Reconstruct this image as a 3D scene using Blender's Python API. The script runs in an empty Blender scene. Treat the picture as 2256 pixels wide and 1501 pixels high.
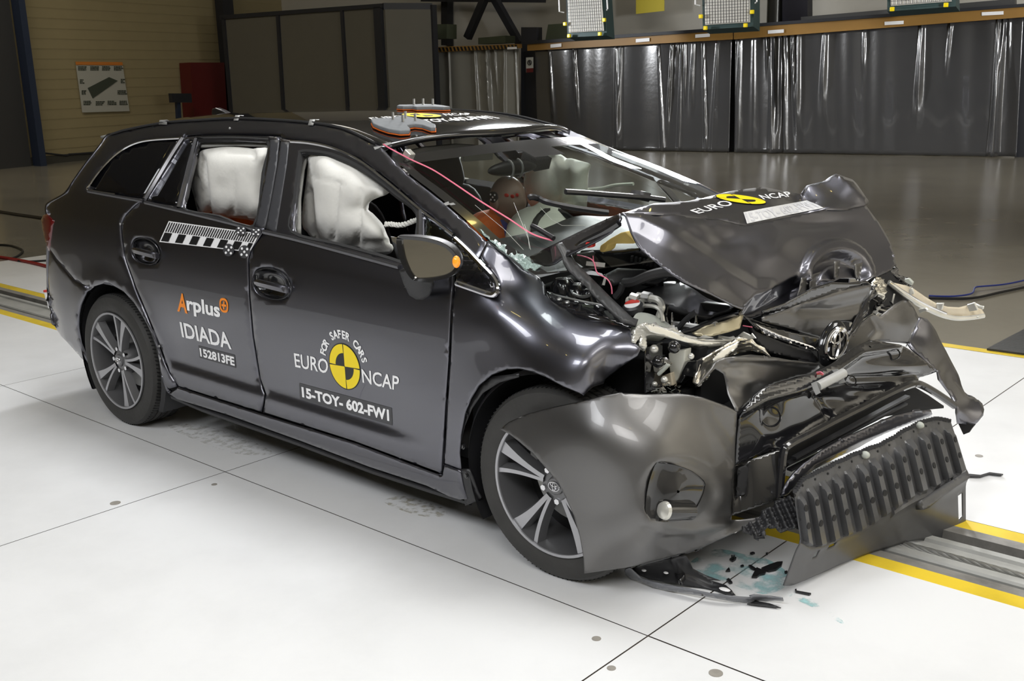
import bpy, bmesh, math, random
import numpy as np
from mathutils import Vector, Matrix
from mathutils.geometry import delaunay_2d_cdt
random.seed(7)
D = bpy.data
SC = bpy.context.scene
COL = SC.collection
# ------------------------------------------------------------------ camera
IW, IH, FPX = 2256.0, 1501.0, 2352.87
CAM = np.array([4.81317587, -3.40756442, 1.63254126])
R0 = np.array([0.75363758, 0.65677524, -0.02601291])
R1 = np.array([-0.13849414, 0.19735809, 0.97049944])
R2 = np.array([-0.64253386, 0.72780221, -0.239696])
cd = D.cameras.new('camera')
cam = D.objects.new('camera', cd)
COL.objects.link(cam)
cd.sensor_fit = 'HORIZONTAL'
cd.sensor_width = 36.0
cd.lens = FPX / IW * 36.0
cd.clip_end = 200
cam.matrix_world = Matrix(((R0[0], R1[0], -R2[0], CAM[0]), (R0[1], R1[1], -R2[1], CAM[1]), (R0[2], R1[2], -R2[2], CAM[2]), (0, 0, 0, 1)))
SC.camera = cam
# ------------------------------------------------------------------ world, lights, exposure
SC.view_settings.view_transform = 'Standard'
SC.view_settings.look = 'None'
SC.view_settings.gamma = 1.0
SC.view_settings.use_curve_mapping = False
SC.view_settings.exposure = 0.0
wd = D.worlds.new('hall_ambience')
SC.world = wd
wd.use_nodes = True
wd.node_tree.nodes['Background'].inputs[0].default_value = (1.0, .96, .88, 1)
wd.node_tree.nodes['Background'].inputs[1].default_value = 0.12

def area(name, loc, to, sx, sy, watts, spread=120, color=(1, 1, 1)):
    l = D.lights.new(name, 'AREA')
    l.shape = 'RECTANGLE'
    l.size, l.size_y = sx, sy
    l.energy = watts
    l.color = color
    l.spread = math.radians(spread)
    o = D.objects.new(name, l)
    COL.objects.link(o)
    o.location = loc
    o.rotation_euler = (Vector(to) - Vector(loc)).to_track_quat('-Z', 'Y').to_euler()
    return o

area('lamp_bank', (-6.1, 10.8, 6.8), (1.5, .5, .3), 1.5, .8, 60, 60, (.97, .98, 1))
area('lamp_bank', (-5.7, 13.6, 5.2), (1.8, 0, .6), 1.7, .8, 60, 50, (.97, .98, 1))
area('lamp_bank', (.8, 1.0, 7.4), (1.0, -1.0, 0), 3.2, 2.2, 82, 100, (.97, .985, 1))
area('lamp_bank', (6.0, 1.6, 7.2), (4.2, -.6, 0), 3.0, 2.2, 52, 100, (1, .99, .97))
area('lamp_bank', (1.5, -8.8, 7.8), (2.2, -1.6, .2), 5.0, 2.6, 82, 75, (.95, .97, 1))
area('lamp_bank', (8.0, -6.0, 6.5), (2.9, -.6, .4), 4.0, 2.4, 56, 75, (1, .99, .98))
area('added_wall_light', (-12, 3, 8.3), (-19, 7, 2.5), 6, 1.2, 150, 120, (1, .93, .8))  # unseen fill light, added to brighten the tan wall
area('added_wall_light', (-3, 8.5, 8.3), (-3, 17.5, 1.6), 9, 1.2, 100, 120, (1, .97, .92))  # added fill light for the curtains and back wall
area('lamp_bank', (-3.0, 9.8, 2.4), (1.5, .4, 1.1), 1.2, .6, 75, 40, (.97, .98, 1))  # added far-side light to brighten the cabin and its airbags
area('added_wall_light', (7.0, 8.5, 2.8), (-3, 16.5, 1.6), .7, 1.6, 120, 70, (.95, .97, 1))  # low side light added for bright streaks on the curtain folds
area('added_wall_light', (-12.5, 10.5, 3.0), (-4, 16.5, 1.6), .6, 1.4, 90, 70, (.95, .97, 1))  # second added side light, streaks the folds from the left
area('added_wall_light', (10.0, 6.0, 8.3), (14.5, 6.0, 2.2), 10, 1.2, 1500, 140, (1, .97, .92))  # added to brighten the right wall mirrored in the crushed front
area('added_wall_light', (7.5, 13.0, 8.3), (9.0, 20.5, 3.5), 6, 1.2, 260, 120, (1, .97, .92))  # added to brighten the back wall part mirrored in the car front
area('lamp_bank', (8.2, .8, 7.4), (7.6, .6, 0), 2.6, 1.8, 58, 100, (1, .99, .97))
area('added_hall_light', (-8, 4, 8.7), (-8, 4.01, 0), 4, 3, 110, 150, (1, .95, .86))  # added fill light for the otherwise dark hall
for _x, _y in ((-6, 1.5), (-1, 4), (3, -3.5), (7, 2), (1.5, 7), (9, -4), (-4, -5.5)):
    _l = D.lights.new('sodium_lamp', 'POINT')
    _l.energy = 10
    _l.color = (1, .78, .25)
    _l.shadow_soft_size = .13
    _o = D.objects.new('sodium_lamp', _l)
    COL.objects.link(_o)
    _o.location = (_x, _y, 8.4)
# ------------------------------------------------------------------ geometry helpers
TY, TO = -0.013, 0.1952            # the test lane is turned and shifted a little against the car
def trk(x, y, z=0.0):
    c, s = math.cos(TY), math.sin(TY)
    return (c * x - s * y, s * x + c * y + TO, z)

def ray(px, py):
    return R0 * ((px - IW / 2) / FPX) + R1 * ((IH / 2 - py) / FPX) + R2

def at(px, py, ax, val):
    d = ray(px, py)
    i = 'xyz'.index(ax)
    return CAM + d * ((val - CAM[i]) / d[i])

def atplane(px, py, p0, n):
    d = ray(px, py)
    p0 = np.array(p0, float)
    n = np.array(n, float)
    return CAM + d * (((p0 - CAM) @ n) / (d @ n))

CROP = {'A': (80, 230, 3.662), 'B': (540, 230, 3.662), 'C': (860, 260, 3.753), 'D': (80, 560, 3.573), 'E': (500, 640, 3.193),
        'F': (1000, 800, 3.0), 'H': (1180, 380, 3.753), 'K': (1680, 380, 3.91), 'L': (1280, 640, 3.753), 'M': (1600, 740, 3.753),
        'N': (1350, 1000, 3.753), 'T': (1856, 1100, 5.6225), 'U': (0, 480, 5.003), 'V': (1956, 580, 5.003), '1': (0, 0, 1.9965),
        '3': (0, 750, 1.9965), 'W': (0, 330, 4.056), 'P': (0, 0, 1.0), 'R': (780, 220, 4.3385), 'Q': (460, 0, 3.0486), 'S': (0, 0, 3.573),
        'X': (1150, 0, 3.753), 'Y': (1656, 0, 3.753), 'G': (170, 620, 4.413)}
def cr(c, *pts):
    ox, oy, s = CROP[c]
    return [(p[0] / s + ox, p[1] / s + oy) + tuple(p[2:]) for p in pts]

def smooth_closed(pts, n=6, closed=True):
    """Catmull-Rom through 2D/3D points."""
    P = [np.array(p, float) for p in pts]
    out = []
    N = len(P)
    for i in range(N if closed else N - 1):
        a, b, c, d = (P[(i - 1) % N], P[i], P[(i + 1) % N], P[(i + 2) % N]) if closed else (P[max(i - 1, 0)], P[i], P[i + 1], P[min(i + 2, N - 1)])
        for k in range(n):
            t = k / n
            out.append(.5 * ((2 * b) + (c - a) * t + (2 * a - 5 * b + 4 * c - d) * t * t + (3 * b - 3 * c + d - a) * t ** 3))
    if not closed:
        out.append(P[-1])
    return out

def smoothline(pts, n=6):
    return smooth_closed(pts, n, False)

def densify(poly, step, closed=True):
    out = []
    N = len(poly)
    for i in range(N if closed else N - 1):
        a, b = np.array(poly[i], float), np.array(poly[(i + 1) % N], float)
        k = max(1, int(np.linalg.norm(b - a) / step))
        for j in range(k):
            out.append(a + (b - a) * j / k)
    if not closed:
        out.append(np.array(poly[-1], float))
    return out

def inside(poly, p):
    x, y = p
    r = False
    j = len(poly) - 1
    for i in range(len(poly)):
        xi, yi = poly[i][0], poly[i][1]
        xj, yj = poly[j][0], poly[j][1]
        if (yi > y) != (yj > y) and x < (xj - xi) * (y - yi) / (yj - yi) + xi:
            r = not r
        j = i
    return r

def pdist(poly, p):
    A = np.array([q[:2] for q in poly], float)
    B = np.roll(A, -1, 0)
    ab = B - A
    t = np.clip(((p - A) * ab).sum(1) / np.maximum((ab * ab).sum(1), 1e-12), 0, 1)
    return np.sqrt((((A + ab * t[:, None]) - p) ** 2).sum(1).min())

def tri2d(outline, holes, step, lines=(), inset=0.0):
    """constrained triangulation of a 2D region with interior grid points -> (pts, tris, boundary index set)"""
    outl = densify(outline, step)
    hs = [densify(h, step) for h in holes]
    V = [tuple(p[:2]) for p in outl]
    Ed = [(i, (i + 1) % len(outl)) for i in range(len(outl))]
    for h in hs:
        b = len(V)
        V += [tuple(p[:2]) for p in h]
        Ed += [(b + i, b + (i + 1) % len(h)) for i in range(len(h))]
    nb = len(V)
    for l in lines:
        dl = densify(l, step, False)
        b = len(V)
        V += [tuple(p[:2]) for p in dl]
        Ed += [(b + i, b + i + 1) for i in range(len(dl) - 1)]
    if inset:
        for loop in [outl] + hs:
            n = len(loop)
            for i in range(n):
                t = loop[(i + 1) % n] - loop[i - 1]
                q = np.array([-t[1], t[0]])
                L = np.linalg.norm(q)
                if L < 1e-9:
                    continue
                for s in (1, -1):
                    p = loop[i] + q / L * inset * s
                    if inside(outl, p) and not any(inside(h, p) for h in hs) and min(pdist(x, p) for x in [outl] + hs) > inset * .8:
                        V.append(tuple(p))
    mn = np.min([p[:2] for p in outl], 0)
    mx = np.max([p[:2] for p in outl], 0)
    row = 0
    y = mn[1]
    allp = [outl] + hs
    while y < mx[1]:
        x = mn[0] + (step / 2 if row % 2 else 0)
        while x < mx[0]:
            p = np.array([x, y])
            if inside(outl, p) and not any(inside(h, p) for h in hs) and min(pdist(q, p) for q in allp) > max(step * .45, inset * 1.5):
                V.append((x, y))
            x += step
        y += step * .87
        row += 1
    r = delaunay_2d_cdt([Vector(p) for p in V], Ed, [], 0, 1e-5)
    pts = [np.array((p[0], p[1])) for p in r[0]]
    tris = []
    for f in r[2]:
        c = sum(pts[i] for i in f) / len(f)
        if inside(outl, c) and not any(inside(h, c) for h in hs):
            tris.append(list(f))
    bset = set()
    for i, o in enumerate(r[3]):
        if any(k < nb for k in o):
            bset.add(i)
    return pts, tris, bset

def mesh_obj(name, verts, faces, mat, parent=None, smooth=True, angle=None):
    m = D.meshes.new(name)
    m.from_pydata([tuple(map(float, p)) for p in verts], [], faces)
    m.validate()
    if smooth:
        m.polygons.foreach_set('use_smooth', [True] * len(m.polygons))
        if angle:
            m.set_sharp_from_angle(angle=math.radians(angle))
    m.update()
    o = D.objects.new(name, m)
    COL.objects.link(o)
    if mat is not None:
        for mm in (mat if isinstance(mat, (list, tuple)) else [mat]):
            m.materials.append(mm)
    if parent is not None:
        o.parent = parent
        o.matrix_parent_inverse = Matrix.Identity(4) if parent.type != 'EMPTY' else Matrix.Translation(-Vector(parent['base']))
    return o

def solid(o, th, off=-1.0):
    md = o.modifiers.new('thickness', 'SOLIDIFY')
    md.thickness = th
    md.offset = off
    md.use_even_offset = False
    md.use_rim = True
    return o

def face_cam(verts, faces):
    """orient an open sheet so that its front faces the photograph's side"""
    s = 0
    V = [np.array(v) for v in verts]
    for f in faces[::max(1, len(faces) // 200)]:
        n = np.cross(V[f[1]] - V[f[0]], V[f[2]] - V[f[0]])
        s += np.sign(n @ (CAM - V[f[0]]))
    return [f[::-1] for f in faces] if s < 0 else faces

def roll_edges(verts, faces, bset, d):
    V = np.array(verts, float)
    N = np.zeros_like(V)
    for f in faces:
        n = np.cross(V[f[1]] - V[f[0]], V[f[2]] - V[f[0]])
        for i in f:
            N[i] += n
    N /= np.maximum(np.linalg.norm(N, axis=1)[:, None], 1e-12)
    for i in bset:
        V[i] -= N[i] * d
    return V

class TPS:
    def __init__(s, pts, val, lam=0.0):
        s.P = np.array(pts, float)
        s.mu = s.P.mean(0)
        s.sc = max(np.ptp(s.P, axis=0).max(), 1e-6)
        Q = (s.P - s.mu) / s.sc
        n = len(Q)
        K = s.k(np.linalg.norm(Q[:, None] - Q[None], axis=2)) + lam * np.eye(n)
        A = np.zeros((n + 3, n + 3))
        A[:n, :n] = K
        A[:n, n] = 1
        A[:n, n + 1:] = Q
        A[n, :n] = 1
        A[n + 1:, :n] = Q.T
        b = np.zeros((n + 3,))
        b[:n] = val
        s.w = np.linalg.lstsq(A, b, rcond=None)[0]
        s.Q = Q
    def k(s, r):
        return r * r * np.log(np.maximum(r, 1e-9))
    def __call__(s, pts):
        X = (np.array(pts, float) - s.mu) / s.sc
        r = np.linalg.norm(X[:, None] - s.Q[None], axis=2)
        return s.k(r) @ s.w[:-3] + s.w[-3] + X @ s.w[-2:]

def depth_of(px, py, ax, val):
    d = ray(px, py)
    i = 'xyz'.index(ax)
    return (val - CAM[i]) / d[i]

def sheet(name, ctrl, outline, mat, parent=None, step=10, th=.003, holes=(), lines=(), lam=1e-4, angle=None, roll=0.0, bump=None):
    """a formed sheet: outline seen in the photo, shaped in depth by control points (px, py, axis, value)"""
    c = [(p[0], p[1]) for p in ctrl]
    t = [depth_of(*p) for p in ctrl]
    f = TPS(c, t, lam)
    pts, tris, bs = tri2d(outline, holes, step, lines, inset=3 if roll else 0)
    T = f(pts)
    V = [CAM + ray(*p) * k for p, k in zip(pts, T)]
    tris = face_cam(V, tris)
    if bump:
        V0 = np.array(V)
        N = np.zeros_like(V0)
        for q in tris:
            n = np.cross(V0[q[1]] - V0[q[0]], V0[q[2]] - V0[q[0]])
            for i in q:
                N[i] += n
        N /= np.maximum(np.linalg.norm(N, axis=1)[:, None], 1e-12)
        V = [v + n * bump(p) for v, n, p in zip(V0, N, pts)]
    if roll:
        V = roll_edges(V, tris, bs, roll)
    o = mesh_obj(name, V, tris, mat, parent, True, angle)
    if th:
        solid(o, th)
    return o

def facets(name, P, tris, mat, parent=None, th=.003, sub=0, angle=28):
    """creased sheet from named 3D points and polygons"""
    keys = list(P)
    ix = {k: i for i, k in enumerate(keys)}
    F = face_cam([P[k] for k in keys], [[ix[k] for k in t] for t in tris])
    o = mesh_obj(name, [P[k] for k in keys], F, mat, parent, True, angle)
    if sub:
        md = o.modifiers.new('sub', 'SUBSURF')
        md.levels = md.render_levels = sub
    if th:
        solid(o, th)
    return o

class MB:
    """collects solid shapes into one mesh"""
    def __init__(s):
        s.v, s.f, s.m = [], [], []
        s.cur = 0
    def add(s, v, f):
        b = len(s.v)
        s.v += [tuple(map(float, p)) for p in v]
        s.f += [[i + b for i in q] for q in f]
        s.m += [s.cur] * len(f)
        return s
    def box(s, c, d, rot=None):
        hx, hy, hz = d[0] / 2, d[1] / 2, d[2] / 2
        v = [Vector((x * hx, y * hy, z * hz)) for x in (-1, 1) for y in (-1, 1) for z in (-1, 1)]
        if rot is not None:
            v = [rot @ p for p in v]
        v = [p + Vector(c) for p in v]
        return s.add(v, [[0, 1, 3, 2], [4, 6, 7, 5], [0, 4, 5, 1], [2, 3, 7, 6], [0, 2, 6, 4], [1, 5, 7, 3]])
    def hexa(s, a, b):
        """two quads a,b (lists of 4 points) joined"""
        v = list(a) + list(b)
        return s.add(v, [[3, 2, 1, 0], [4, 5, 6, 7], [0, 1, 5, 4], [1, 2, 6, 5], [2, 3, 7, 6], [3, 0, 4, 7]])
    def bar(s, a, b, w, h, up=(0, 0, 1)):
        a, b = Vector(a), Vector(b)
        d = (b - a).normalized()
        u = Vector(up)
        x = d.cross(u)
        if x.length < 1e-4:
            x = d.cross(Vector((1, 0, 0)))
        x.normalize()
        y = x.cross(d)
        q = [x * w / 2 * i + y * h / 2 * j for i, j in ((-1, -1), (1, -1), (1, 1), (-1, 1))]
        return s.hexa([a + p for p in q], [b + p for p in q])
    def tube(s, pts, r, n=8, cap=True):
        P = [Vector(p) for p in pts]
        rr = r if isinstance(r, (list, tuple)) else [r] * len(P)
        rings = []
        up = None
        for i, p in enumerate(P):
            t = (P[min(i + 1, len(P) - 1)] - P[max(i - 1, 0)]).normalized()
            if up is None:
                up = t.orthogonal().normalized()
            x = (up - t * up.dot(t)).normalized()
            up = x
            y = t.cross(x)
            rings.append([p + (x * math.cos(a) + y * math.sin(a)) * rr[i] for a in [2 * math.pi * k / n for k in range(n)]])
        v = [q for g in rings for q in g]
        f = [[i * n + k, i * n + (k + 1) % n, (i + 1) * n + (k + 1) % n, (i + 1) * n + k] for i in range(len(P) - 1) for k in range(n)]
        if cap:
            f += [list(range(n))[::-1], [(len(P) - 1) * n + k for k in range(n)]]
        return s.add(v, f)
    def cyl(s, a, b, r, n=16, r2=None):
        return s.tube([a, b], [r, r if r2 is None else r2], n)
    def lathe(s, prof, n=32, o=(0, 0, 0), ax=None):
        """prof: (radius, height) list round local Z; ax: Matrix 3x3"""
        ax = ax or Matrix.Identity(3)
        v, f = [], []
        for r, h in prof:
            for k in range(n):
                a = 2 * math.pi * k / n
                v.append(ax @ Vector((r * math.cos(a), r * math.sin(a), h)) + Vector(o))
        for i in range(len(prof) - 1):
            for k in range(n):
                f.append([i * n + k, i * n + (k + 1) % n, (i + 1) * n + (k + 1) % n, (i + 1) * n + k])
        return s.add(v, f)
    def prism(s, poly, vec):
        n = len(poly)
        v = [Vector(p) for p in poly] + [Vector(p) + Vector(vec) for p in poly]
        return s.add(v, [list(range(n))[::-1], [n + i for i in range(n)]] + [[i, (i + 1) % n, n + (i + 1) % n, n + i] for i in range(n)])
    def ell(s, c, r, n=20, m=12, fn=None):
        v, f = [], []
        for i in range(m + 1):
            th = math.pi * i / m
            for k in range(n):
                ph = 2 * math.pi * k / n
                p = Vector((r[0] * math.sin(th) * math.cos(ph), r[1] * math.sin(th) * math.sin(ph), r[2] * math.cos(th)))
                if fn:
                    p = fn(p)
                v.append(p + Vector(c))
        for i in range(m):
            for k in range(n):
                f.append([i * n + k, (i + 1) * n + k, (i + 1) * n + (k + 1) % n, i * n + (k + 1) % n])
        return s.add(v, f)
    def build(s, name, mat, parent=None, smooth=True, angle=35):
        o = mesh_obj(name, s.v, s.f, mat, parent, smooth, angle)
        if isinstance(mat, (list, tuple)) and len(mat) > 1:
            o.data.polygons.foreach_set('material_index', s.m)
        bm = bmesh.new()
        bm.from_mesh(o.data)
        bmesh.ops.recalc_face_normals(bm, faces=bm.faces)
        bm.to_mesh(o.data)
        bm.free()
        if smooth and angle:
            o.data.set_sharp_from_angle(angle=math.radians(angle))
        return o

def bevel(o, w, seg=2, ang=40):
    md = o.modifiers.new('bevel', 'BEVEL')
    md.width = w
    md.segments = seg
    md.limit_method = 'ANGLE'
    md.angle_limit = math.radians(ang)
    return o

def tag(o, label, cat, group=None):
    o['label'] = label
    o['category'] = cat
    if group:
        o['group'] = group
    return o

def structure(o):
    o['kind'] = 'structure'
    return o

def thing(name, label, cat, loc=(0, 0, 0), group=None):
    o = D.objects.new(name, None)
    COL.objects.link(o)
    o.empty_display_size = .1
    o.location = loc
    o['base'] = tuple(map(float, loc))
    return tag(o, label, cat, group)

# ------------------------------------------------------------------ materials
def mat(name, color, rough=.5, metal=0.0, coat=0.0, spec=.5, noise=0.0, nscale=8.0, bump=0.0, bscale=40.0, emit=0.0, ior=1.5, sheen=0.0, detail=4, coat_r=.03):
    m = D.materials.new(name)
    m.use_nodes = True
    nt = m.node_tree
    b = nt.nodes['Principled BSDF']
    b.inputs['Base Color'].default_value = (*color, 1)
    b.inputs['Roughness'].default_value = rough
    b.inputs['Metallic'].default_value = metal
    b.inputs['Coat Weight'].default_value = coat
    b.inputs['Coat Roughness'].default_value = coat_r
    b.inputs['Specular IOR Level'].default_value = spec
    b.inputs['IOR'].default_value = ior
    if sheen:
        b.inputs['Sheen Weight'].default_value = sheen
    if emit:
        b.inputs['Emission Color'].default_value = (*color, 1)
        b.inputs['Emission Strength'].default_value = emit
    tc = nt.nodes.new('ShaderNodeTexCoord')
    if noise:
        n = nt.nodes.new('ShaderNodeTexNoise')
        n.inputs['Scale'].default_value = nscale
        n.inputs['Detail'].default_value = detail
        nt.links.new(tc.outputs['Object'], n.inputs['Vector'])
        mx = nt.nodes.new('ShaderNodeMix')
        mx.data_type = 'RGBA'
        mx.inputs[6].default_value = (*[c * (1 - noise) for c in color], 1)
        mx.inputs[7].default_value = (*[min(1, c * (1 + noise)) for c in color], 1)
        nt.links.new(n.outputs['Fac'], mx.inputs[0])
        nt.links.new(mx.outputs[2], b.inputs['Base Color'])
    if bump:
        n2 = nt.nodes.new('ShaderNodeTexNoise')
        n2.inputs['Scale'].default_value = bscale
        n2.inputs['Detail'].default_value = 3
        nt.links.new(tc.outputs['Object'], n2.inputs['Vector'])
        bp = nt.nodes.new('ShaderNodeBump')
        bp.inputs['Strength'].default_value = bump
        bp.inputs['Distance'].default_value = .01
        nt.links.new(n2.outputs['Fac'], bp.inputs['Height'])
        nt.links.new(bp.outputs['Normal'], b.inputs['Normal'])
    return m

def glassmat(name, tint, refl=1.0, alpha_dark=0.0, rough=0.0):
    """thin sheet of glass: clear tinted transmission plus a Fresnel mirror"""
    m = D.materials.new(name)
    m.use_nodes = True
    nt = m.node_tree
    nt.nodes.clear()
    out = nt.nodes.new('ShaderNodeOutputMaterial')
    tr = nt.nodes.new('ShaderNodeBsdfTransparent')
    tr.inputs[0].default_value = (*tint, 1)
    gl = nt.nodes.new('ShaderNodeBsdfGlossy')
    gl.inputs['Roughness'].default_value = rough
    fr = nt.nodes.new('ShaderNodeFresnel')
    fr.inputs[0].default_value = 1.5
    ml = nt.nodes.new('ShaderNodeMath')
    ml.operation = 'MULTIPLY'
    ml.inputs[1].default_value = refl
    mx = nt.nodes.new('ShaderNodeMixShader')
    nt.links.new(fr.outputs[0], ml.inputs[0])
    nt.links.new(ml.outputs[0], mx.inputs[0])
    nt.links.new(tr.outputs[0], mx.inputs[1])
    nt.links.new(gl.outputs[0], mx.inputs[2])
    nt.links.new(mx.outputs[0], out.inputs[0])
    return m

def paint_mat(name, color, metal, rough, flake, coat=1.0):
    m = mat(name, color, rough, metal, coat, .5)
    nt = m.node_tree
    b = nt.nodes['Principled BSDF']
    tc = nt.nodes.new('ShaderNodeTexCoord')
    v = nt.nodes.new('ShaderNodeTexVoronoi')
    v.inputs['Scale'].default_value = 900
    nt.links.new(tc.outputs['Object'], v.inputs['Vector'])
    bp = nt.nodes.new('ShaderNodeBump')
    bp.inputs['Strength'].default_value = flake
    bp.inputs['Distance'].default_value = .001
    nt.links.new(v.outputs['Distance'], bp.inputs['Height'])
    nt.links.new(bp.outputs['Normal'], b.inputs['Normal'])
    return m

M = {}
M['paint'] = paint_mat('metallic_grey_paint', (.135, .135, .158), 1.0, .35, .03)
M['paint_bumper'] = paint_mat('metallic_grey_bumper_paint', (.17, .167, .165), 1.0, .42, .03, .4)
M['gloss_black'] = mat('gloss_black', (.012, .012, .013), .12, 0, .6)
M['black_sheet'] = mat('black_painted_steel', (.012, .012, .014), .16, 0, 1.0)
M['black_plastic'] = mat('black_plastic', (.022, .022, .024), .42, 0, 0, .5, .15, 20)
M['ribbed_plastic'] = mat('ribbed_black_plastic', (.075, .075, .077), .32, 0, 0, .5, .2, 14)
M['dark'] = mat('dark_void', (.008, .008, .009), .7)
M['rubber'] = mat('rubber', (.02, .02, .021), .6, 0, 0, .4)
M['tyre'] = mat('tyre_rubber', (.04, .039, .037), .62, 0, 0, .4, .25, 12, .15, 60)
M['chrome'] = mat('chrome', (.75, .75, .77), .08, 1.0)
M['crumpled_chrome'] = mat('crumpled_chrome', (.82, .79, .72), .16, .95, 0, .5, .1, 20, .12, 14)
M['alloy_face'] = mat('machined_alloy', (.46, .46, .48), .38, .7)
M['alloy_dark'] = mat('grey_alloy', (.17, .17, .175), .4, .55, .4)
M['steel'] = mat('bare_steel', (.45, .45, .44), .4, .9, 0, .5, .25, 30)
M['airbag'] = mat('airbag_fabric', (.92, .91, .86), .85, 0, 0, .2, .05, 6, .45, 14)
M['airbag_far'] = mat('airbag_fabric_pale', (.88, .89, .80), .85, 0, 0, .2, .05, 6, .3, 14)
M['headliner'] = mat('grey_headliner', (.36, .36, .34), .9, 0, 0, .2)
M['black_fabric'] = mat('black_seat_fabric', (.012, .012, .014), .85, 0, 0, .2, .2, 30)
M['dash'] = mat('dashboard_vinyl', (.02, .021, .022), .6, 0, 0, .4, .1, 40)
M['orange'] = mat('orange_cloth', (.78, .16, .02), .8, 0, 0, .3, .12, 10)
M['blue'] = mat('blue_cloth', (.03, .06, .42), .8)
M['skin'] = mat('dummy_vinyl_skin', (.30, .21, .16), .45)
M['white'] = mat('white_vinyl', (.95, .95, .96), .4)
M['black_vinyl'] = mat('black_vinyl', (.012, .012, .013), .4)
M['grey_vinyl'] = mat('grey_vinyl', (.06, .06, .065), .45)
M['yellow'] = mat('yellow_vinyl', (.97, .74, .003), .4)
M['orange_vinyl'] = mat('orange_vinyl', (.95, .27, .01), .4)
M['foam'] = mat('yellow_foam', (.82, .62, .2), .8, 0, 0, .3, .15, 14)
M['tape'] = mat('silver_tape', (.42, .42, .41), .45, .2, 0, .5, .15, 30)
M['pink'] = mat('pink_wire', (.85, .2, .3), .5)
M['red'] = mat('red_plastic', (.6, .03, .02), .4)
M['amber'] = mat('amber_lens', (.9, .28, .02), .15, 0, .5, .5, 0, 8, 0, 40, .6)
M['tail_lens'] = mat('red_lens', (.12, .004, .006), .12, 0, 1)
M['clear_lens'] = glassmat('clear_lens', (.93, .93, .9), 1.6, 0, .08)
M['cream'] = mat('cream_plastic_and_reflection', (.66, .58, .44), .18, 0, .5, .5, .15, 10)
M['lens_plastic'] = mat('cracked_lens_plastic', (.82, .80, .72), .12, .35, 1.0, .5, .12, 25)
M['silver_plastic'] = mat('silver_plastic', (.62, .61, .56), .28, .5, .3, .5, .1, 14)
M['milky'] = mat('milky_plastic', (.45, .47, .42), .45, 0, 0, .5)
M['glass'] = glassmat('windscreen_glass', (.88, .94, .90), .85)
M['dark_glass'] = mat('privacy_glass', (.004, .004, .005), .04, 0, 0, .5)
M['mirror'] = mat('mirror_glass', (.6, .58, .54), .02, 1.0)
M['shatter'] = mat('shattered_glass', (.30, .40, .37), .12, .3, 0, .8, .8, 90, 1.0, 150)
M['pad_grey'] = mat('grey_foam_pad', (.2, .21, .22), .8, 0, 0, .3, .15, 30)
# ================================================================== SETTING
def floor_mat(name, color, rough, dirt, scale, coat=0.0):
    m = mat(name, color, rough, 0, coat, .5, 0, coat_r=.12)
    nt = m.node_tree
    b = nt.nodes['Principled BSDF']
    tc = nt.nodes.new('ShaderNodeTexCoord')
    n = nt.nodes.new('ShaderNodeTexNoise')
    n.inputs['Scale'].default_value = scale
    n.inputs['Detail'].default_value = 8
    n.inputs['Roughness'].default_value = .65
    r = nt.nodes.new('ShaderNodeValToRGB')
    r.color_ramp.elements[0].position = .3
    r.color_ramp.elements[0].color = (*[c * (1 - dirt) for c in color], 1)
    r.color_ramp.elements[1].position = .55
    r.color_ramp.elements[1].color = (*color, 1)
    nt.links.new(tc.outputs['Object'], n.inputs['Vector'])
    nt.links.new(n.outputs['Fac'], r.inputs[0])
    nt.links.new(r.outputs[0], b.inputs['Base Color'])
    n2 = nt.nodes.new('ShaderNodeTexNoise')
    n2.inputs['Scale'].default_value = scale * 2
    n2.inputs['Detail'].default_value = 5
    nt.links.new(tc.outputs['Object'], n2.inputs['Vector'])
    mr = nt.nodes.new('ShaderNodeMapRange')
    mr.inputs[3].default_value = rough * .8
    mr.inputs[4].default_value = rough * 1.25
    nt.links.new(n2.outputs['Fac'], mr.inputs[0])
    nt.links.new(mr.outputs[0], b.inputs['Roughness'])
    return m

M['lane_white'] = floor_mat('white_lane_paint', (.8, .805, .81), .42, .10, .9)
M['hall_floor'] = floor_mat('beige_epoxy_floor', (.235, .215, .17), .22, .18, .5)
M['yellow_paint'] = floor_mat('yellow_line_paint', (.78, .56, .03), .5, .22, 3)
M['trench_steel'] = floor_mat('worn_steel', (.24, .23, .21), .6, .5, 5)
M['trench_plate'] = floor_mat('steel_plate', (.36, .36, .34), .55, .25, 3)
M['wall_tan'] = mat('tan_cladding', (.30, .25, .14), .7, 0, 0, .3, .06, 3)
M['wall_grey'] = mat('grey_cladding', (.46, .44, .39), .7, 0, 0, .3, .06, 3)
M['ceiling_grey'] = mat('ceiling_grey', (.5, .5, .48), .8)
M['partition'] = mat('grey_partition', (.12, .112, .09), .6, 0, 0, .3, .05, 3)
M['dark_steel'] = mat('dark_steel', (.018, .019, .024), .55)
M['blue_steel'] = mat('blue_steel', (.02, .03, .06), .5)
M['ochre'] = mat('ochre_beam_paint', (.30, .16, .035), .5, 0, 0, .5, .12, 3)
M['brown_box'] = mat('cardboard', (.06, .07, .04), .8)
M['curtain_grey'] = mat('grey_pvc_sheet', (.05, .05, .052), .24, 0, 1.0, .7, .1, 2, .25, 9)
M['curtain_light'] = mat('pale_pvc_sheet', (.22, .215, .19), .3, 0, .3, .5, .1, 2)
M['lamp_panel'] = mat('lamp_diffuser', (.75, .73, .68), .6)
M['teal_steel'] = mat('dark_teal_steel', (.02, .05, .05), .5)
M['red_paint'] = mat('dark_red_paint', (.10, .008, .008), .5)
M['poster'] = mat('poster_paper', (.42, .42, .38), .6)
M['print_dark'] = mat('poster_print', (.05, .06, .045), .6)
M['print_orange'] = mat('poster_orange', (.6, .2, .03), .6)
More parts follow.
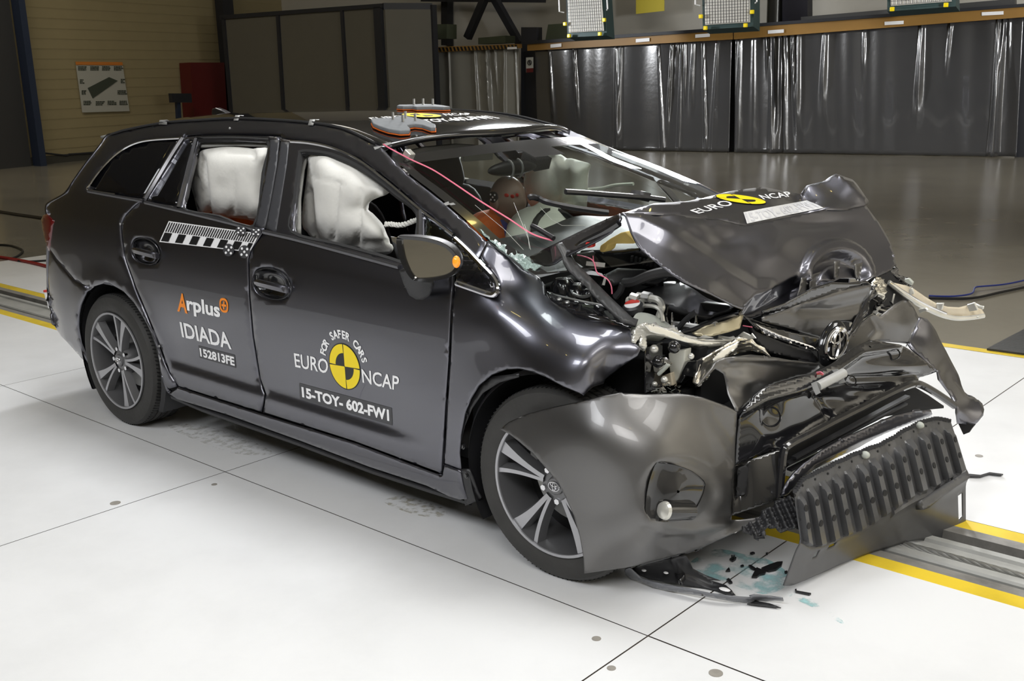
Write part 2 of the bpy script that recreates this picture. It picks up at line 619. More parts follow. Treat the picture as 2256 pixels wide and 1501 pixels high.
M['mat_dark'] = mat('dark_mat', (.04, .04, .038), .6, 0, 0, .4, .3, 12, .4, 40)
M['cable_black'] = mat('black_cable', (.01, .01, .011), .5)
M['cable_blue'] = mat('blue_cable', (.02, .035, .22), .5)
M['cable_red'] = mat('red_cable', (.3, .012, .012), .5)
M['coolant'] = None

# hall floor, with the trench of the tow track left open
LANE = 2.796
def quad(a, b, c, d):
    return [a, b, c, d]
fb = MB()
def slab(mb, x0, x1, y0, y1, z=0.0, n=1):
    v = [trk(x0, y0, z), trk(x1, y0, z), trk(x1, y1, z), trk(x0, y1, z)]
    mb.add(v, [[0, 1, 2, 3]])
slab(fb, -40, 20, LANE, 40)
slab(fb, -40, -5.86, .285, LANE)
slab(fb, -40, -5.86, -20, -.285)
slab(fb, -5.86, 20, -20, -3.3)
structure(fb.build('floor', M['hall_floor'], None, False))
# white crash lane made of slabs with open joints
lb = MB()
XS = [-5.86, -3.44, -1.23, .989, 3.206, 5.42, 7.64, 9.9, 12.1, 14.3]
YS = [(-3.3, -1.146), (-1.146, -.285), (.285, LANE)]
for i in range(len(XS) - 1):
    for y0, y1 in YS:
        g = .0022 if XS[i] < 3 else .003
        slab(lb, XS[i] + g, XS[i + 1] - g, y0 + (g if y0 > -5 else 0), y1 - (g if abs(y1) > .5 else 0), .0)
lane = lb.build('floor', M['lane_white'], None, False)
structure(lane)
jb = MB()
slab(jb, -5.86, 14.3, -3.3, -.285, -.006)
slab(jb, -5.86, 14.3, .285, LANE, -.006)
structure(jb.build('floor', mat('joint_grout', (.12, .10, .085), .9), None, False))
# yellow lines
yb = MB()
for y0, y1 in ((-.285, -.206), (.206, .285)):
    slab(yb, -40, 14, y0, y1, .0)
slab(yb, -5.86, 14, LANE - .035, LANE + .05, .0015)
yl = yb.build('trim_1', M['yellow_paint'], None, False)
structure(yl)
# trench of the tow track: steel edges, two slots, cable plate
tb = MB()
for y0, y1 in ((-.206, -.156), (.147, .206)):
    v = [trk(-40, y0, 0), trk(14, y0, 0), trk(14, y1, 0), trk(-40, y1, 0)]
    tb.add(v + [(p[0], p[1], -.12) for p in v], [[0, 1, 2, 3], [0, 4, 5, 1], [2, 6, 7, 3]])
tb.cur = 1
prof = [(-.115, -.11), (-.115, -.012), (-.108, -.004), (-.068, -.004), (-.066, -.02), (.055, -.02), (.06, -.008), (.093, -.008), (.093, -.11)]
for a, b in zip(prof, prof[1:]):
    tb.add([trk(-40, a[0], a[1]), trk(14, a[0], a[1]), trk(14, b[0], b[1]), trk(-40, b[0], b[1])], [[0, 1, 2, 3]])
tb.cur = 2
slab(tb, -40, 14, -.206, .206, -.11)
o = tb.build('trim_2', [M['trench_steel'], M['trench_plate'], M['dark']], None, False)
structure(o)
# tow cable: twisted strands
cb = MB()
for s in range(6):
    P = []
    for i in range(220):
        x = 3.45 + i * .014
        a = i * .42 + s * math.pi / 3
        P.append(trk(x, -.047 + .0075 * math.cos(a), -.0045 + .0075 * math.sin(a)))
    cb.tube(P, .0044, 5, False)
tag(cb.build('steel_cable', mat('galvanised_wire', (.6, .6, .58), .3, .9)), 'twisted steel tow cable lying in the floor track', 'cable')

# walls.  back wall behind the curtains, left wall, right and front closed off far away
SL = .13
def yb_(x, off=0.0):
    return 17.05 + SL * (x + 1.1) + off
nB = (SL, -1, 0)
def back(px, py, off=0.0):
    return atplane(px, py, (-1.1, 17.05 + off, 0), nB)
LW0, LWS = (-19.0, 7.7), -.27
def left(px, py, off=0.0):
    return atplane(px, py, (LW0[0] + off, LW0[1], 0), (1, -LWS, 0))
wb = MB()
wb.add([(-32, yb_(-32, 2.2), 0), (14, yb_(14, 2.2), 0), (14, yb_(14, 2.2), 9), (-32, yb_(-32, 2.2), 9)], [[0, 1, 2, 3]])
m = wb.build('wall_back', M['wall_grey'], None, False)
structure(m)
wb = MB()
def lwx(y):
    return LW0[0] + LWS * (y - LW0[1])
wb.add([(lwx(-20), -20, 0), (lwx(22), 22, 0), (lwx(22), 22, 9), (lwx(-20), -20, 9)], [[0, 1, 2, 3]])
for k in range(40):                                   # horizontal cladding ribs
    z = .3 + k * .22
    wb.add([(lwx(-20) + .004, -20, z), (lwx(22) + .004, 22, z), (lwx(22) + .008, 22, z + .02), (lwx(-20) + .008, -20, z + .02)], [[0, 1, 2, 3]])
    wb.add([(lwx(-20) + .008, -20, z + .02), (lwx(22) + .008, 22, z + .02), (lwx(22) + .004, 22, z + .19), (lwx(-20) + .004, -20, z + .19)], [[0, 1, 2, 3]])
structure(wb.build('wall_left', M['wall_tan'], None, False))
wb = MB()
wb.add([(14.5, -20, 0), (14.5, 22, 0), (14.5, 22, 9), (14.5, -20, 9)], [[0, 1, 2, 3]])
structure(wb.build('wall_right', M['wall_grey'], None, False))
wb = MB()
wb.add([(-30, -13, 0), (14.5, -13, 0), (14.5, -13, 9), (-30, -13, 9)], [[0, 1, 2, 3]])
structure(wb.build('wall_front', M['wall_grey'], None, False))
wb = MB()
wb.add([(-34, -20, 9), (15, -20, 9), (15, 24, 9), (-34, 24, 9)], [[0, 1, 2, 3]])
structure(wb.build('ceiling', M['ceiling_grey'], None, False))

def wquad(mb, fn, quad, th, nrm):
    P = [Vector(fn(*q)) for q in quad]
    n = Vector(nrm).normalized() * th
    mb.hexa(P, [p + n for p in P])

# partition of grey panels with a dark frame (upright box room)
pn = (SL, -1, 0)
def part(px, py):
    return atplane(px, py, (-20.3, 12.8, 0), (.13, -1, 0))
pr = thing('partition', 'dark grey panelled partition with black steel frame behind the car roof', 'partition', tuple(part(700, 330)))
def pquad(name, q, mt, th=.05):
    b = MB()
    wquad(b, part, q, th, (.13, -1, 0))
    return b.build(name, mt, pr, False)
edges = [(497, 38, 528, 420), (617, 34, 640, 420), (758, 22, 782, 420), (836, 15, 857, 420)]
for a, b in zip(edges, edges[1:]):
    pquad('panel', [(a[0], a[1]), (b[0], b[1]), (b[2], b[3]), (a[2], a[3])], M['partition'])
for i, e in enumerate(edges):
    w = 8 if i == 3 else 3
    pquad('post', [(e[0] - w, e[1]), (e[0] + w, e[1]), (e[2] + w, e[3]), (e[2] - w, e[3])], M['dark_steel'], .1)
pquad('top_rail', [(490, 34), (846, 8), (846, 17), (490, 43)], M['dark_steel'], .1)
# return side of the partition
c0, c1 = part(844, 16), part(864, 420)
b = MB()
b.hexa([c0 + np.array([0, 0, -.05]), c0 + np.array([0.50, 1.04, -.05]), (c0[0] + 0.50, c0[1] + 1.04, 0), (c0[0], c0[1], 0)],
       [c0 + np.array([.06, 0, -.05]), c0 + np.array([0.56, 1.04, -.05]), (c0[0] + 0.56, c0[1] + 1.04, 0), (c0[0] + .06, c0[1], 0)])
b.build('panel', M['partition'], pr, False)
b = MB()
b.bar(c0 + np.array([0, 0, .02]), c0 + np.array([0.50, 1.04, .02]), .1, .14)
b.bar((c0[0] + 0.52, c0[1] + 1.04, 0), c0 + np.array([0.52, 1.04, .05]), .14, .14, (0, 1, 0))
b.build('post', M['dark_steel'], pr, False)

# steel columns of the hall on the left wall
for (xa, xb, x2a, x2b, nm, lab) in ((472, 496, 508, 530, 'dark_steel', 'dark steel hall column between the tan wall and the grey partition'),
                                (20, 33, 78, 92, 'blue_steel', 'blue steel hall column left of the wall poster')):
    b = MB()
    P = [Vector(left(xa, -10, .15)), Vector(left(xb, -10, .15)), Vector(left(x2b, 400, .15)), Vector(left(x2a, 400, .15))]
    P[2].z = P[3].z = 0
    P[0].z = P[1].z = 8.9
    b.hexa(P, [p + Vector((.35, 0, 0)) for p in P])
    tag(b.build('steel_column', M[nm], None, False), lab, 'column')
# dark cladding posts at the far left
b = MB()
for xa, xb, x2a, x2b in ((-60, 12, -10, 66),):
    P = [Vector(left(xa, -10, .05)), Vector(left(xb, -10, .05)), Vector(left(x2b, 372, .05)), Vector(left(x2a, 372, .05))]
    P[2].z = P[3].z = 0
    P[0].z = P[1].z = 8.9
    b.hexa(P, [p + Vector((.1, 0, 0)) for p in P])
tag(b.build('cladding_panel', mat('dark_cladding', (.035, .035, .036), .6), None, False), 'dark grey cladding panels at the far left edge', 'panel')
b = MB()
P = [left(-20, 362, .04), left(330, 352, .04)]
b.bar((P[0][0], P[0][1], .09), (P[1][0], P[1][1], .09), .05, .18)
structure(b.build('baseboard_left', mat('dark_skirting', (.05, .048, .04), .6), None, False))
# conduit on the wall
b = MB()
b.tube([left(85, 336, .08), left(148, 343, .08), left(152, 340, .08), left(330, 330, .08)], .02, 6)
tag(b.build('conduit', M['dark_steel']), 'thin dark cable run low on the tan wall', 'cable')

# poster
po = thing('poster', 'white poster with orange header and green diagram on the tan wall', 'poster', tuple(left(225, 245, .06)))
def lq(name, q, mt, off, parent, th=.012):
    b = MB()
    wquad(b, lambda x, y: left(x, y, off), q, th, (1, 0, 0))
    return b.build(name, mt, parent, False)
lq('sheet', [(166, 136), (269, 137), (285, 245), (181, 248)], M['poster'], .05, po)
lq('header', [(166, 136), (269, 137), (270, 144), (167, 143)], M['print_orange'], .065, po)
b = MB()
wquad(b, lambda x, y: left(x, y, .065), [(193, 194), (240, 170), (259, 178), (204, 217)], .01, (1, 0, 0))
b.build('diagram', M['print_dark'], po, False)
for (x, y, w) in [(172, 146, 18), (199, 146, 18), (225, 146, 17), (251, 146, 19), (176, 175, 8), (180, 199, 8), (266, 174, 8), (259, 199, 18), (184, 222, 17), (211, 223, 17), (237, 222, 17), (263, 222, 18)]:
    b = MB()
    for j in range(3):
        k = x
        while k < x + w - 2:
            ww = 1.5 + random.random() * 4
            wquad(b, lambda X, Y: left(X, Y, .065), [(k, y + j * 3.4), (k + ww, y + j * 3.4), (k + ww, y + j * 3.4 + 2.4), (k, y + j * 3.4 + 2.4)], .008, (1, 0, 0))
            k += ww + 1
    b.build('caption', M['print_dark'], po, False)
# dark red cabinet and a display on a blue post
b = MB()
P = [Vector(left(395, 139, .05)), Vector(left(470, 139, .05)), Vector(left(482, 330, .05)), Vector(left(409, 330, .05))]
P[2].z = P[3].z = 0
b.hexa(P, [p + Vector((.5, 0, 0)) for p in P])
rc = b.build('cabinet', M['red_paint'], None, False)
tag(rc, 'dark red steel cabinet against the tan wall beside the black column', 'cabinet')
ds = thing('display_stand', 'dark display box on a blue post before the red cabinet', 'display stand', (-17.4, float(left(390, 300, .8)[1]), 0))
b = MB()
P = [Vector(left(371, 206, .8)), Vector(left(414, 206, .8)), Vector(left(416, 226, .8)), Vector(left(373, 226, .8))]
b.hexa(P, [p + Vector((.15, 0, 0)) for p in P])
b.build('display', M['dark_steel'], ds, False)
b = MB()
P = [Vector(left(385, 224, .8)), Vector(left(393, 224, .8)), Vector(left(399, 330, .8)), Vector(left(390, 330, .8))]
P[2].z = P[3].z = 0
b.hexa(P, [p + Vector((.1, 0, 0)) for p in P])
b.build('post', M['blue_steel'], ds, False)

# curtains: pleated sheets hanging from the ochre beams
def curtain(quad, mt, label, folds, seed, group='hanging sheets along the back'):
    rnd = random.Random(seed)
    TL, TR, BR, BL = [Vector(back(*q)) for q in quad]
    BR.z = BL.z = .02
    nx, nz = 240, 26
    w = (TR - TL).length
    ph = [(rnd.uniform(1.5, 5) * folds, rnd.uniform(0, 6.28), rnd.uniform(.4, 1), rnd.uniform(-1.2, 1.2)) for _ in range(7)]
    pl = [(rnd.uniform(.02, .98), rnd.uniform(.006, .016), rnd.uniform(.03, .085), rnd.uniform(-.03, .03), rnd.uniform(.35, 1.6)) for _ in range(int(6 * folds) + 5)]
    V, F = [], []
    nrm = Vector((SL, -1, 0)).normalized()
    for j in range(nz + 1):
        v = j / nz
        for i in range(nx + 1):
            u = i / nx
            p = TL.lerp(TR, u).lerp(BL.lerp(BR, u), v)
            d = 0
            for fr, a, am, sk in ph:
                d += .012 * am * math.sin(u * fr * 6.28 + a + sk * v)
            for c, wd_, am, sk, ln in pl:
                wv = wd_ * (.6 + 1.2 * v)
                d += am * 1.3 * max(0, 1 - abs(u - c - sk * v) / wv) ** 1.3 * max(0, min(1, (ln - v) * 3))
            V.append(p + nrm * (d + .05))
    for j in range(nz):
        for i in range(nx):
            a = j * (nx + 1) + i
            F.append([a, a + 1, a + nx + 2, a + nx + 1])
    F = face_cam(V, F)
    o = mesh_obj('curtain', V, F, mt, None, True)
    solid(o, .004)
    return tag(o, label, 'curtain', group)
curtain([(930, 110), (1143, 108), (1146, 330), (940, 330)], M['curtain_light'], 'pale translucent strip curtain behind the car roof beside the partition', 1.0, 3)
curtain([(1180, 108), (1614, 84), (1608, 337), (1186, 330)], M['curtain_grey'], 'grey sheet curtain under the middle beam left of the dark gap', 1.3, 11)
curtain([(1622, 82), (2256, 36), (2240, 347), (1621, 338)], M['curtain_grey'], 'grey sheet curtain with bright folds at the right under the long beam', 2.2, 5)
rack = []
b = MB()
P = [Vector(back(2235, 30, .1)), Vector(back(2330, 20, .1)), Vector(back(2330, 350, .1)), Vector(back(2235, 350, .1))]
P[2].z = P[3].z = 0
b.hexa(P, [p + Vector((0, .2, 0)) for p in P])
tag(b.build('rack_upright', M['dark_steel'], None, False), 'black rack upright at the right edge of the picture', 'post')
for xx, lab in ((1616, 'black rack upright in the gap between the two grey curtains'), (1162, 'black rack upright carrying the small safety sign')):
    b = MB()
    P = [Vector(back(xx - 14, 60, .25)), Vector(back(xx + 20, 60, .25)), Vector(back(xx + 20, 340, .25)), Vector(back(xx - 14, 340, .25))]
    P[2].z = P[3].z = 0
    b.hexa(P, [p + Vector((0, .2, 0)) for p in P])
    tag(b.build('rack_upright', M['dark_steel'], None, False), lab, 'post')

def beam(q, label, labels=()):
    t = thing('rack_beam', label, 'beam', tuple(back(*q[0])), 'ochre rack beams above the curtains')
    b = MB()
    wquad(b, lambda x, y: back(x, y, -.06), q, .12, (SL, -1, 0))
    b.build('beam', M['ochre'], t, False)
    b = MB()
    a, c = q[0], q[1]
    wquad(b, lambda x, y: back(x, y, -.02), [(a[0], a[1] - 7), (c[0], c[1] - 7), c, a], .2, (SL, -1, 0))
    b.build('shelf', M['dark_steel'], t, False)
    for (x, y, w) in labels:
        b = MB()
        wquad(b, lambda X, Y: back(X, Y, -.2), [(x, y + 1), (x + w, y - 1.5), (x + w, y + 6), (x, y + 8.5)], .006, (SL, -1, 0))
        b.build('label_plate', M['white'], t, False)
    return t
M['plate'] = M['white']
beam([(1168, 98), (1619, 67), (1619, 87), (1168, 112)], 'ochre steel beam above the middle grey curtain', [(1213, 97, 24), (1401, 85, 30), (1532, 75, 32)])
beam([(1622, 63), (2300, 13), (2300, 35), (1622, 87)], 'long ochre steel beam above the right hand curtain', [(1692, 66, 35), (1949, 47, 42), (2163, 26, 48)])
t = thing('rack_beam', 'yellow and black hazard striped beam above the pale strip curtain', 'beam', tuple(back(930, 108)))
b = MB()
wquad(b, lambda x, y: back(x, y, -.06), [(930, 105), (1150, 97), (1150, 106), (930, 117)], .12, (SL, -1, 0))
b.build('beam', M['ochre'], t, False)
b = MB()
for k in range(26):
    x = 934 + k * 8
    wquad(b, lambda X, Y: back(X, Y, -.19), [(x, 106 - k * .3), (x + 4, 106 - k * .3), (x + 7, 115 - k * .33), (x + 3, 115 - k * .33)], .005, (SL, -1, 0))
b.build('hazard_stripes', M['black_vinyl'], t, False)
b = MB()
wquad(b, lambda x, y: back(x, y, -.19), [(1118, 104), (1139, 103), (1139, 108), (1118, 109)], .01, (SL, -1, 0))
b.build('label_plate', M['white'], t, False)
# warning sign on the upright
t = thing('warning_sign', 'small white safety sign on the black upright between curtains', 'sign', tuple(back(1167, 150, -.1)))
b = MB()
wquad(b, lambda x, y: back(x, y, -.1), [(1160, 127), (1175, 126), (1175, 159), (1160, 160)], .02, (SL, -1, 0))
b.build('plate', M['poster'], t, False)
b = MB()
c = Vector(back(1167, 138, -.14))
b.lathe([(.045, 0), (.06, 0), (.06, .01), (.045, .01), (.045, 0)], 20, c, Matrix(((1, 0, 0), (0, 0, -1), (0, 1, 0))))
wquad(b, lambda x, y: back(x, y, -.14), [(1165.5, 134), (1167.5, 134), (1169, 142), (1167, 142)], .008, (SL, -1, 0))
b.build('symbol', M['black_vinyl'], t, False)
b = MB()
wquad(b, lambda x, y: back(x, y, -.13), [(1160, 151), (1175, 150), (1175, 159), (1160, 160)], .01, (SL, -1, 0))
b.build('caption_bar', M['red_paint'], t, False)
# truss members and shelf boxes on the back wall
for a, c, w, lab in (((1075, -20), (1030, 84), .16, 'left leg of the dark V shaped brace above the pale curtain'), ((1080, -20), (1145, 95), .16, 'right leg of the dark V shaped brace above the pale curtain'),
                     ((930, -2), (1200, 0), .12, 'dark horizontal steel bar at the top edge above the pale curtain'), ((985, -20), (985, 100), .22, 'dark upright steel bar just right of the partition top')):
    b = MB()
    dp = {'l': 1.0, 'r': 1.3, 'd': 1.65}[lab[0]] + (.4 if 'upright' in lab else 0)
    b.bar(back(a[0], a[1], dp), back(c[0], c[1], dp), w, w, (0, 1, 0))
    tag(b.build('steel_brace', M['dark_steel'], None, False), lab, 'brace')
for q, lab, nm in (([(928, 55), (1006, 54), (1006, 86), (928, 88)], 'brown box on the shelf right of the partition', 'cardboard_box'),
               ([(1075, 84), (1135, 79), (1135, 95), (1075, 98)], 'flat dark bundle of boards on the shelf above the hazard beam', 'timber_bundle'),
               ([(1228, 55), (1300, 50), (1310, 84), (1222, 88)], 'brown pallet block under the left lamp bank', 'pallet')):
    b = MB()
    wquad(b, lambda x, y: back(x, y, .5), q, .4, (SL, -1, 0))
    tag(b.build(nm, M['brown_box'], None, False), lab, 'box')
# dark drum and panel right of the middle lamp bank
b = MB()
p = Vector(back(1707, 70, .6))
b.cyl(p, p + Vector((0, 0, 1.6)), .17, 24)
tag(b.build('gas_cylinder', mat('dark_cylinder', (.06, .06, .055), .25, .6), None), 'dark shiny upright cylinder on the rack beside a lamp bank', 'cylinder')
b = MB()
wquad(b, lambda x, y: back(x, y, .7), [(1735, -10), (1790, -10), (1790, 60), (1735, 62)], .3, (SL, -1, 0))
tag(b.build('storage_box', mat('navy_box', (.02, .02, .035), .5), None, False), 'dark navy box on the rack right of the shiny cylinder', 'box')
b = MB()
wquad(b, lambda x, y: back(x, y, .3), [(1772, 38), (2240, -2), (2240, 10), (1772, 50)], .2, (SL, -1, 0))
tag(b.build('steel_channel', mat('grey_channel', (.06, .06, .06), .5), None, False), 'grey steel channel resting along the top of the right rack', 'channel')
# yellow sheet pinned to the wall
b = MB()
wquad(b, lambda x, y: back(x, y, 1.6), [(1402, -10), (1464, -10), (1464, 24), (1402, 31)], .02, (SL, -1, 0))
tag(b.build('notice', mat('yellow_notice', (.68, .56, .05), .6), None, False), 'yellow notice sheet on the back wall between two lamp banks', 'notice')

# lamp banks hanging above the beams (switched off)
def lampbank(q, label):
    n = Vector((SL - .1, -1, -.35)).normalized()
    P = [Vector(back(x, y, -2.0)) for x, y in q]
    for p in P[:2]:
        p += Vector((0, .25, .0))
    t = thing('lamp_bank', label, 'lamp', tuple(P[3]), 'caged lamp banks above the curtains')
    c = sum(P, Vector()) / 4
    g = [c + (p - c) * 1.14 for p in P]
    b = MB()
    nn = (P[1] - P[0]).cross(P[3] - P[0]).normalized()
    if nn.y > 0:
        nn = -nn
    b.hexa([p - nn * .35 for p in g], [p - nn * .02 for p in g])
    b.build('housing', M['teal_steel'], t, False)
    b = MB()
    b.hexa([p - nn * .02 for p in P], [p + nn * .01 for p in P])
    b.build('diffuser', M['lamp_panel'], t, False)
    b = MB()
    for k in range(17):
        f = k / 16
        b.tube([P[0].lerp(P[1], f) + nn * .05, P[3].lerp(P[2], f) + nn * .05], .0045, 4, False)
    for k in range(21):
        f = k / 20
        b.tube([P[0].lerp(P[3], f) + nn * .055, P[1].lerp(P[2], f) + nn * .055], .0045, 4, False)
    b.build('wire_guard', M['dark_steel'], t)
    for q2 in (P[3].lerp(P[2], .08), P[3].lerp(P[2], .88), P[3].lerp(P[0], .18), P[2].lerp(P[1], .2)):
        b = MB()
        d = (q2 - c).normalized()
        b.box(q2 + d * .08 + nn * .05, (.07, .05, .07))
        bevel(b.build('clip', M['yellow'], t, False), .01)
    for s, (u, v) in ((-1, (0, 3)), (1, (1, 2))):
        b = MB()
        A, B = P[u].lerp(P[v], .35), P[u].lerp(P[v], .68)
        d = (P[1] - P[0]).normalized() * s
        b.tube([A + d * .1, A + d * .16 + nn * .08, B + d * .16 + nn * .08, B + d * .1], .014, 6)
        b.build('handle', M['white'], t)
    return t
lampbank([(1231, -70), (1304, -75), (1330, 68), (1254, 72)], 'white gridded lamp bank with yellow clips left of the yellow notice')
lampbank([(1536, -80), (1637, -84), (1652, 49), (1554, 55)], 'white gridded lamp bank with yellow clips right of the yellow notice')
lampbank([(1950, -150), (2080, -155), (2096, 3), (1963, 13)], 'gridded lamp bank at the top right, mostly above the frame')

# loose floor things
def ground(pts, z=.01):
    out = []
    for p in pts:
        q = at(p[0], p[1], 'z', z)
        out.append(q)
    return out
for pts, r, mt, nm, lab in (
    (ground([(2046, 657), (2100, 658), (2150, 656), (2200, 645), (2256, 633), (2330, 615)], .012), .010, 'cable_black', 'cable', 'black cable on the floor beyond the car front'),
    (ground([(2046, 652), (2100, 653), (2140, 647), (2148, 634), (2165, 631), (2210, 627), (2256, 618), (2330, 600)], .02), .007, 'cable_blue', 'cable', 'thin blue cable on the floor beyond the car front'),
    (ground([(-20, 540), (10, 540), (30, 543), (47, 550), (49, 556), (38, 565), (22, 571)], .01), .012, 'cable_black', 'cable', 'dark looped cable on the floor behind the car'),
    (ground([(-20, 564), (20, 570), (60, 577), (103, 587), (140, 597)], .012), .018, 'cable_red', 'cable', 'dark red cable on the floor behind the car'),
    (ground([(40, 575), (70, 576), (130, 572)], .01), .01, 'cable_black', 'cable', 'dark cable beside the red cable behind the car'),
    (ground([(-20, 464), (20, 471), (60, 477), (110, 484)], .01), .03, 'cable_black', 'cable', 'dark cable across the tan floor far behind the car')):
    b = MB()
    b.tube(smoothline(pts, 5), r, 6)
    tag(b.build(nm, M[mt]), lab, 'cable')
b = MB()
b.prism([tuple(at(x, y, 'z', .002)) for x, y in ((2174, 772), (2256, 729), (2340, 690), (2340, 800), (2256, 783))], (0, 0, .012))
tag(b.build('rubber_mat', M['mat_dark'], None, False), 'dark rubber mat on the floor at the right edge past the yellow line', 'mat')
# bolts and plugs let into the lane
M['plug'] = mat('floor_plug', (.3, .28, .25), .6, 0, 0, .3, .3, 30)
for k, (x, y, r, lab) in enumerate(((254, 1109, .021, 'brownish floor plug beside the joint at the left'), (472, 1068, .012, 'small grey floor plug left of the car sill'), (1314, 1408, .014, 'small grey floor plug near the slab corner'),
                         (1577, 1484, .02, 'grey floor plug at the bottom edge of the picture'), (1347, 1473, .013, 'pale floor plug near the bottom edge'), (2157, 1005, .016, 'brown floor plug right of the bumper corner'))):
    b = MB()
    p = at(x, y, 'z', 0)
    b.lathe([(0, .0015), (r, .0015), (r, -.002)], 20, (p[0], p[1], 0))
    tag(b.build('floor_plug', M['plug']), lab, 'floor plug', 'plugs let into the white floor')
# ================================================================== CAR BODY
car = thing('estate_car', 'dark grey estate car with crushed front end standing on the white crash lane', 'car', (1.3, 0, 0))

def interp(x, xs, ys):
    """smooth monotone interpolation"""
    xs, ys = np.array(xs, float), np.array(ys, float)
    h = np.diff(xs)
    d = np.diff(ys) / h
    m = np.concatenate([[d[0]], np.where(d[:-1] * d[1:] > 0, 2 * d[:-1] * d[1:] / (d[:-1] + d[1:] + 1e-12), 0), [d[-1]]])
    x = np.clip(x, xs[0], xs[-1])
    i = np.clip(np.searchsorted(xs, x) - 1, 0, len(h) - 1)
    t = (x - xs[i]) / h[i]
    return ((1 + 2 * t) * (1 - t) ** 2 * ys[i] + t * (1 - t) ** 2 * h[i] * m[i] + t * t * (3 - 2 * t) * ys[i + 1] + t * t * (t - 1) * h[i] * m[i + 1])

def sstep(t):
    t = min(1, max(0, t))
    return t * t * (3 - 2 * t)

LZ = [.05, .15, .25, .40, .62, .80, .93, .97, 1.03]
LW = [.80, .835, .868, .886, .902, .905, .897, .885, .862]
GX = [-1.27, -1.22, -1.1, -.95, -.75, -.5, -.2, .3, 1.6, 2.3, 2.7, 3.05, 3.4]
GV = [.0, .30, .62, .80, .915, .972, .992, 1., 1., .995, .985, .955, .90]
def belt(x):
    return 1.02 + (2.0 - min(max(x, -1), 2.4)) * .055
def W(x, z):
    zb = belt(x)
    g = float(interp(x, GX, GV))
    if z < zb:
        zz = z * 1.03 / zb if z > .62 else z
        if z > .62:
            zz = .62 + (z - .62) * (1.03 - .62) / (zb - .62)
        w = float(interp(zz, LZ, LW))
        # lower door fold
        a = sstep((x - .3) / .25) * sstep((2.25 - x) / .35)
        zc = .345 + .02 * (1.3 - x)
        w -= .017 * a * sstep((z - zc) / .05) * sstep((.75 - z) / .3)
        # wheel arch flare
        for wx in (0.0, 2.72):
            r = math.hypot(x - wx, z - .33)
            w += .010 * math.exp(-((r - .38) / .07) ** 2)
    else:
        d = z - zb
        w = .862 - .62 * d - .45 * d * d
    return w * g

def hit(px, py, off=0.0):
    """first point of the right body side met along the line of sight of a photo point"""
    d = ray(px, py)
    f = lambda t: -(CAM + d * t)[1] - W((CAM + d * t)[0], (CAM + d * t)[2]) - off
    lo = (-1.25 - CAM[1]) / d[1]
    t, prev, best, bt = lo, None, 1e9, lo
    while t < lo + 1.6:
        v = f(t)
        if v < 0:
            a, b = t - .04, t
            for _ in range(22):
                m = (a + b) / 2
                if f(m) < 0:
                    b = m
                else:
                    a = m
            return CAM + d * b
        if v < best:
            best, bt = v, t
        t += .04
    return CAM + d * bt

def side_panel(name, outline, mt, parent=None, holes=(), step=11, th=.03, off=0.0, roll=.004, warp=None, mirror=True):
    pts, tris, bs = tri2d(outline, list(holes), step, inset=2.5 if roll else 0)
    V = [hit(p[0], p[1], off) for p in pts]
    if warp:
        V = [warp(v, p) for v, p in zip(V, pts)]
    tris = face_cam(V, tris)
    if roll:
        V = roll_edges(V, tris, bs, roll)
    o = mesh_obj(name, V, tris, mt, parent or car, True)
    if th:
        solid(o, th)
    if mirror:
        o2 = mesh_obj(name, [(v[0], -v[1], v[2]) for v in V], [t[::-1] for t in tris], mt, parent if parent and parent is not car else car, True)
        if th:
            solid(o2, th)
    return o

DRIP = cr('1', (1680, 645), (1590, 600), (1500, 562), (1380, 541), (1220, 528), (1040, 521), (880, 529), (720, 541), (560, 571), (490, 592))
REAR = [(237, 299), (228, 308), (216, 326), (189, 361), (162, 399), (143, 427), (110, 446), (101, 457)]
QWIN = cr('A', (425, 690), (440, 640), (520, 530), (620, 425), (720, 352), (830, 305), (960, 284), (1165, 272), (1085, 400), (865, 762), (640, 728))
RDOOR_REAR = [(306, 445), (290, 459), (272, 478), (265, 493), (267, 522), (273, 566), (297, 634), (325, 700), (351, 764), (372, 822), (390, 852)]
RD_BOT = [(480, 880), (577, 911)]
SPLIT = [(617, 300), (600, 400), (583, 505), (566, 532), (552, 552), (546, 572), (548, 651), (556, 740), (571, 835), (583, 868), (577, 911)]
FD_TOP = cr('B', (282, 275), (400, 285), (540, 302), (700, 345), (900, 432), (1100, 575), (1260, 705), (1420, 845), (1560, 950), (1690, 1050))
FD_FRONT = [(1001, 520), (999, 560), (998, 630), (993, 687), (988.6, 797), (982, 890), (973, 1047)]
FD_BOT = [(780, 974), (577, 911)]
ARCH_R = cr('D', (430, 890), (390, 800), (350, 700), (330, 590), (333, 480), (352, 400), (390, 310), (450, 258), (520, 236), (600, 250), (680, 295), (760, 380), (830, 490), (900, 620), (945, 740), (965, 850), (972, 920))
ARCH_F = cr('F', (100, 905), (45, 700), (36, 600), (45, 480), (72, 335), (110, 240), (165, 150), (250, 80), (345, 44), (430, 40), (510, 58), (600, 92), (720, 158), (855, 215))
SEAM_B = [(107, 548), (124, 572), (142, 592), (164, 618), (180, 627), (196, 633)]

# rear door
def off_line(p, dx, dy):
    return [(a[0] + dx, a[1] + dy) for a in p]
RD_OPEN = cr('A', (1300, 292), (1600, 292), (1872, 304), (1835, 560), (1760, 985), (1480, 912), (1172, 838), (1220, 600))
rear_door_out = [(320, 447)] + [(a[0] + 1.5, a[1]) for a in [(306, 447)] + RDOOR_REAR[1:]] + RD_BOT[:1] + [(575, 909)] + [(p[0] - 1.4, p[1]) for p in SPLIT[::-1][1:]] + [(560, 297), (500, 296), (440, 296), (409, 298)]
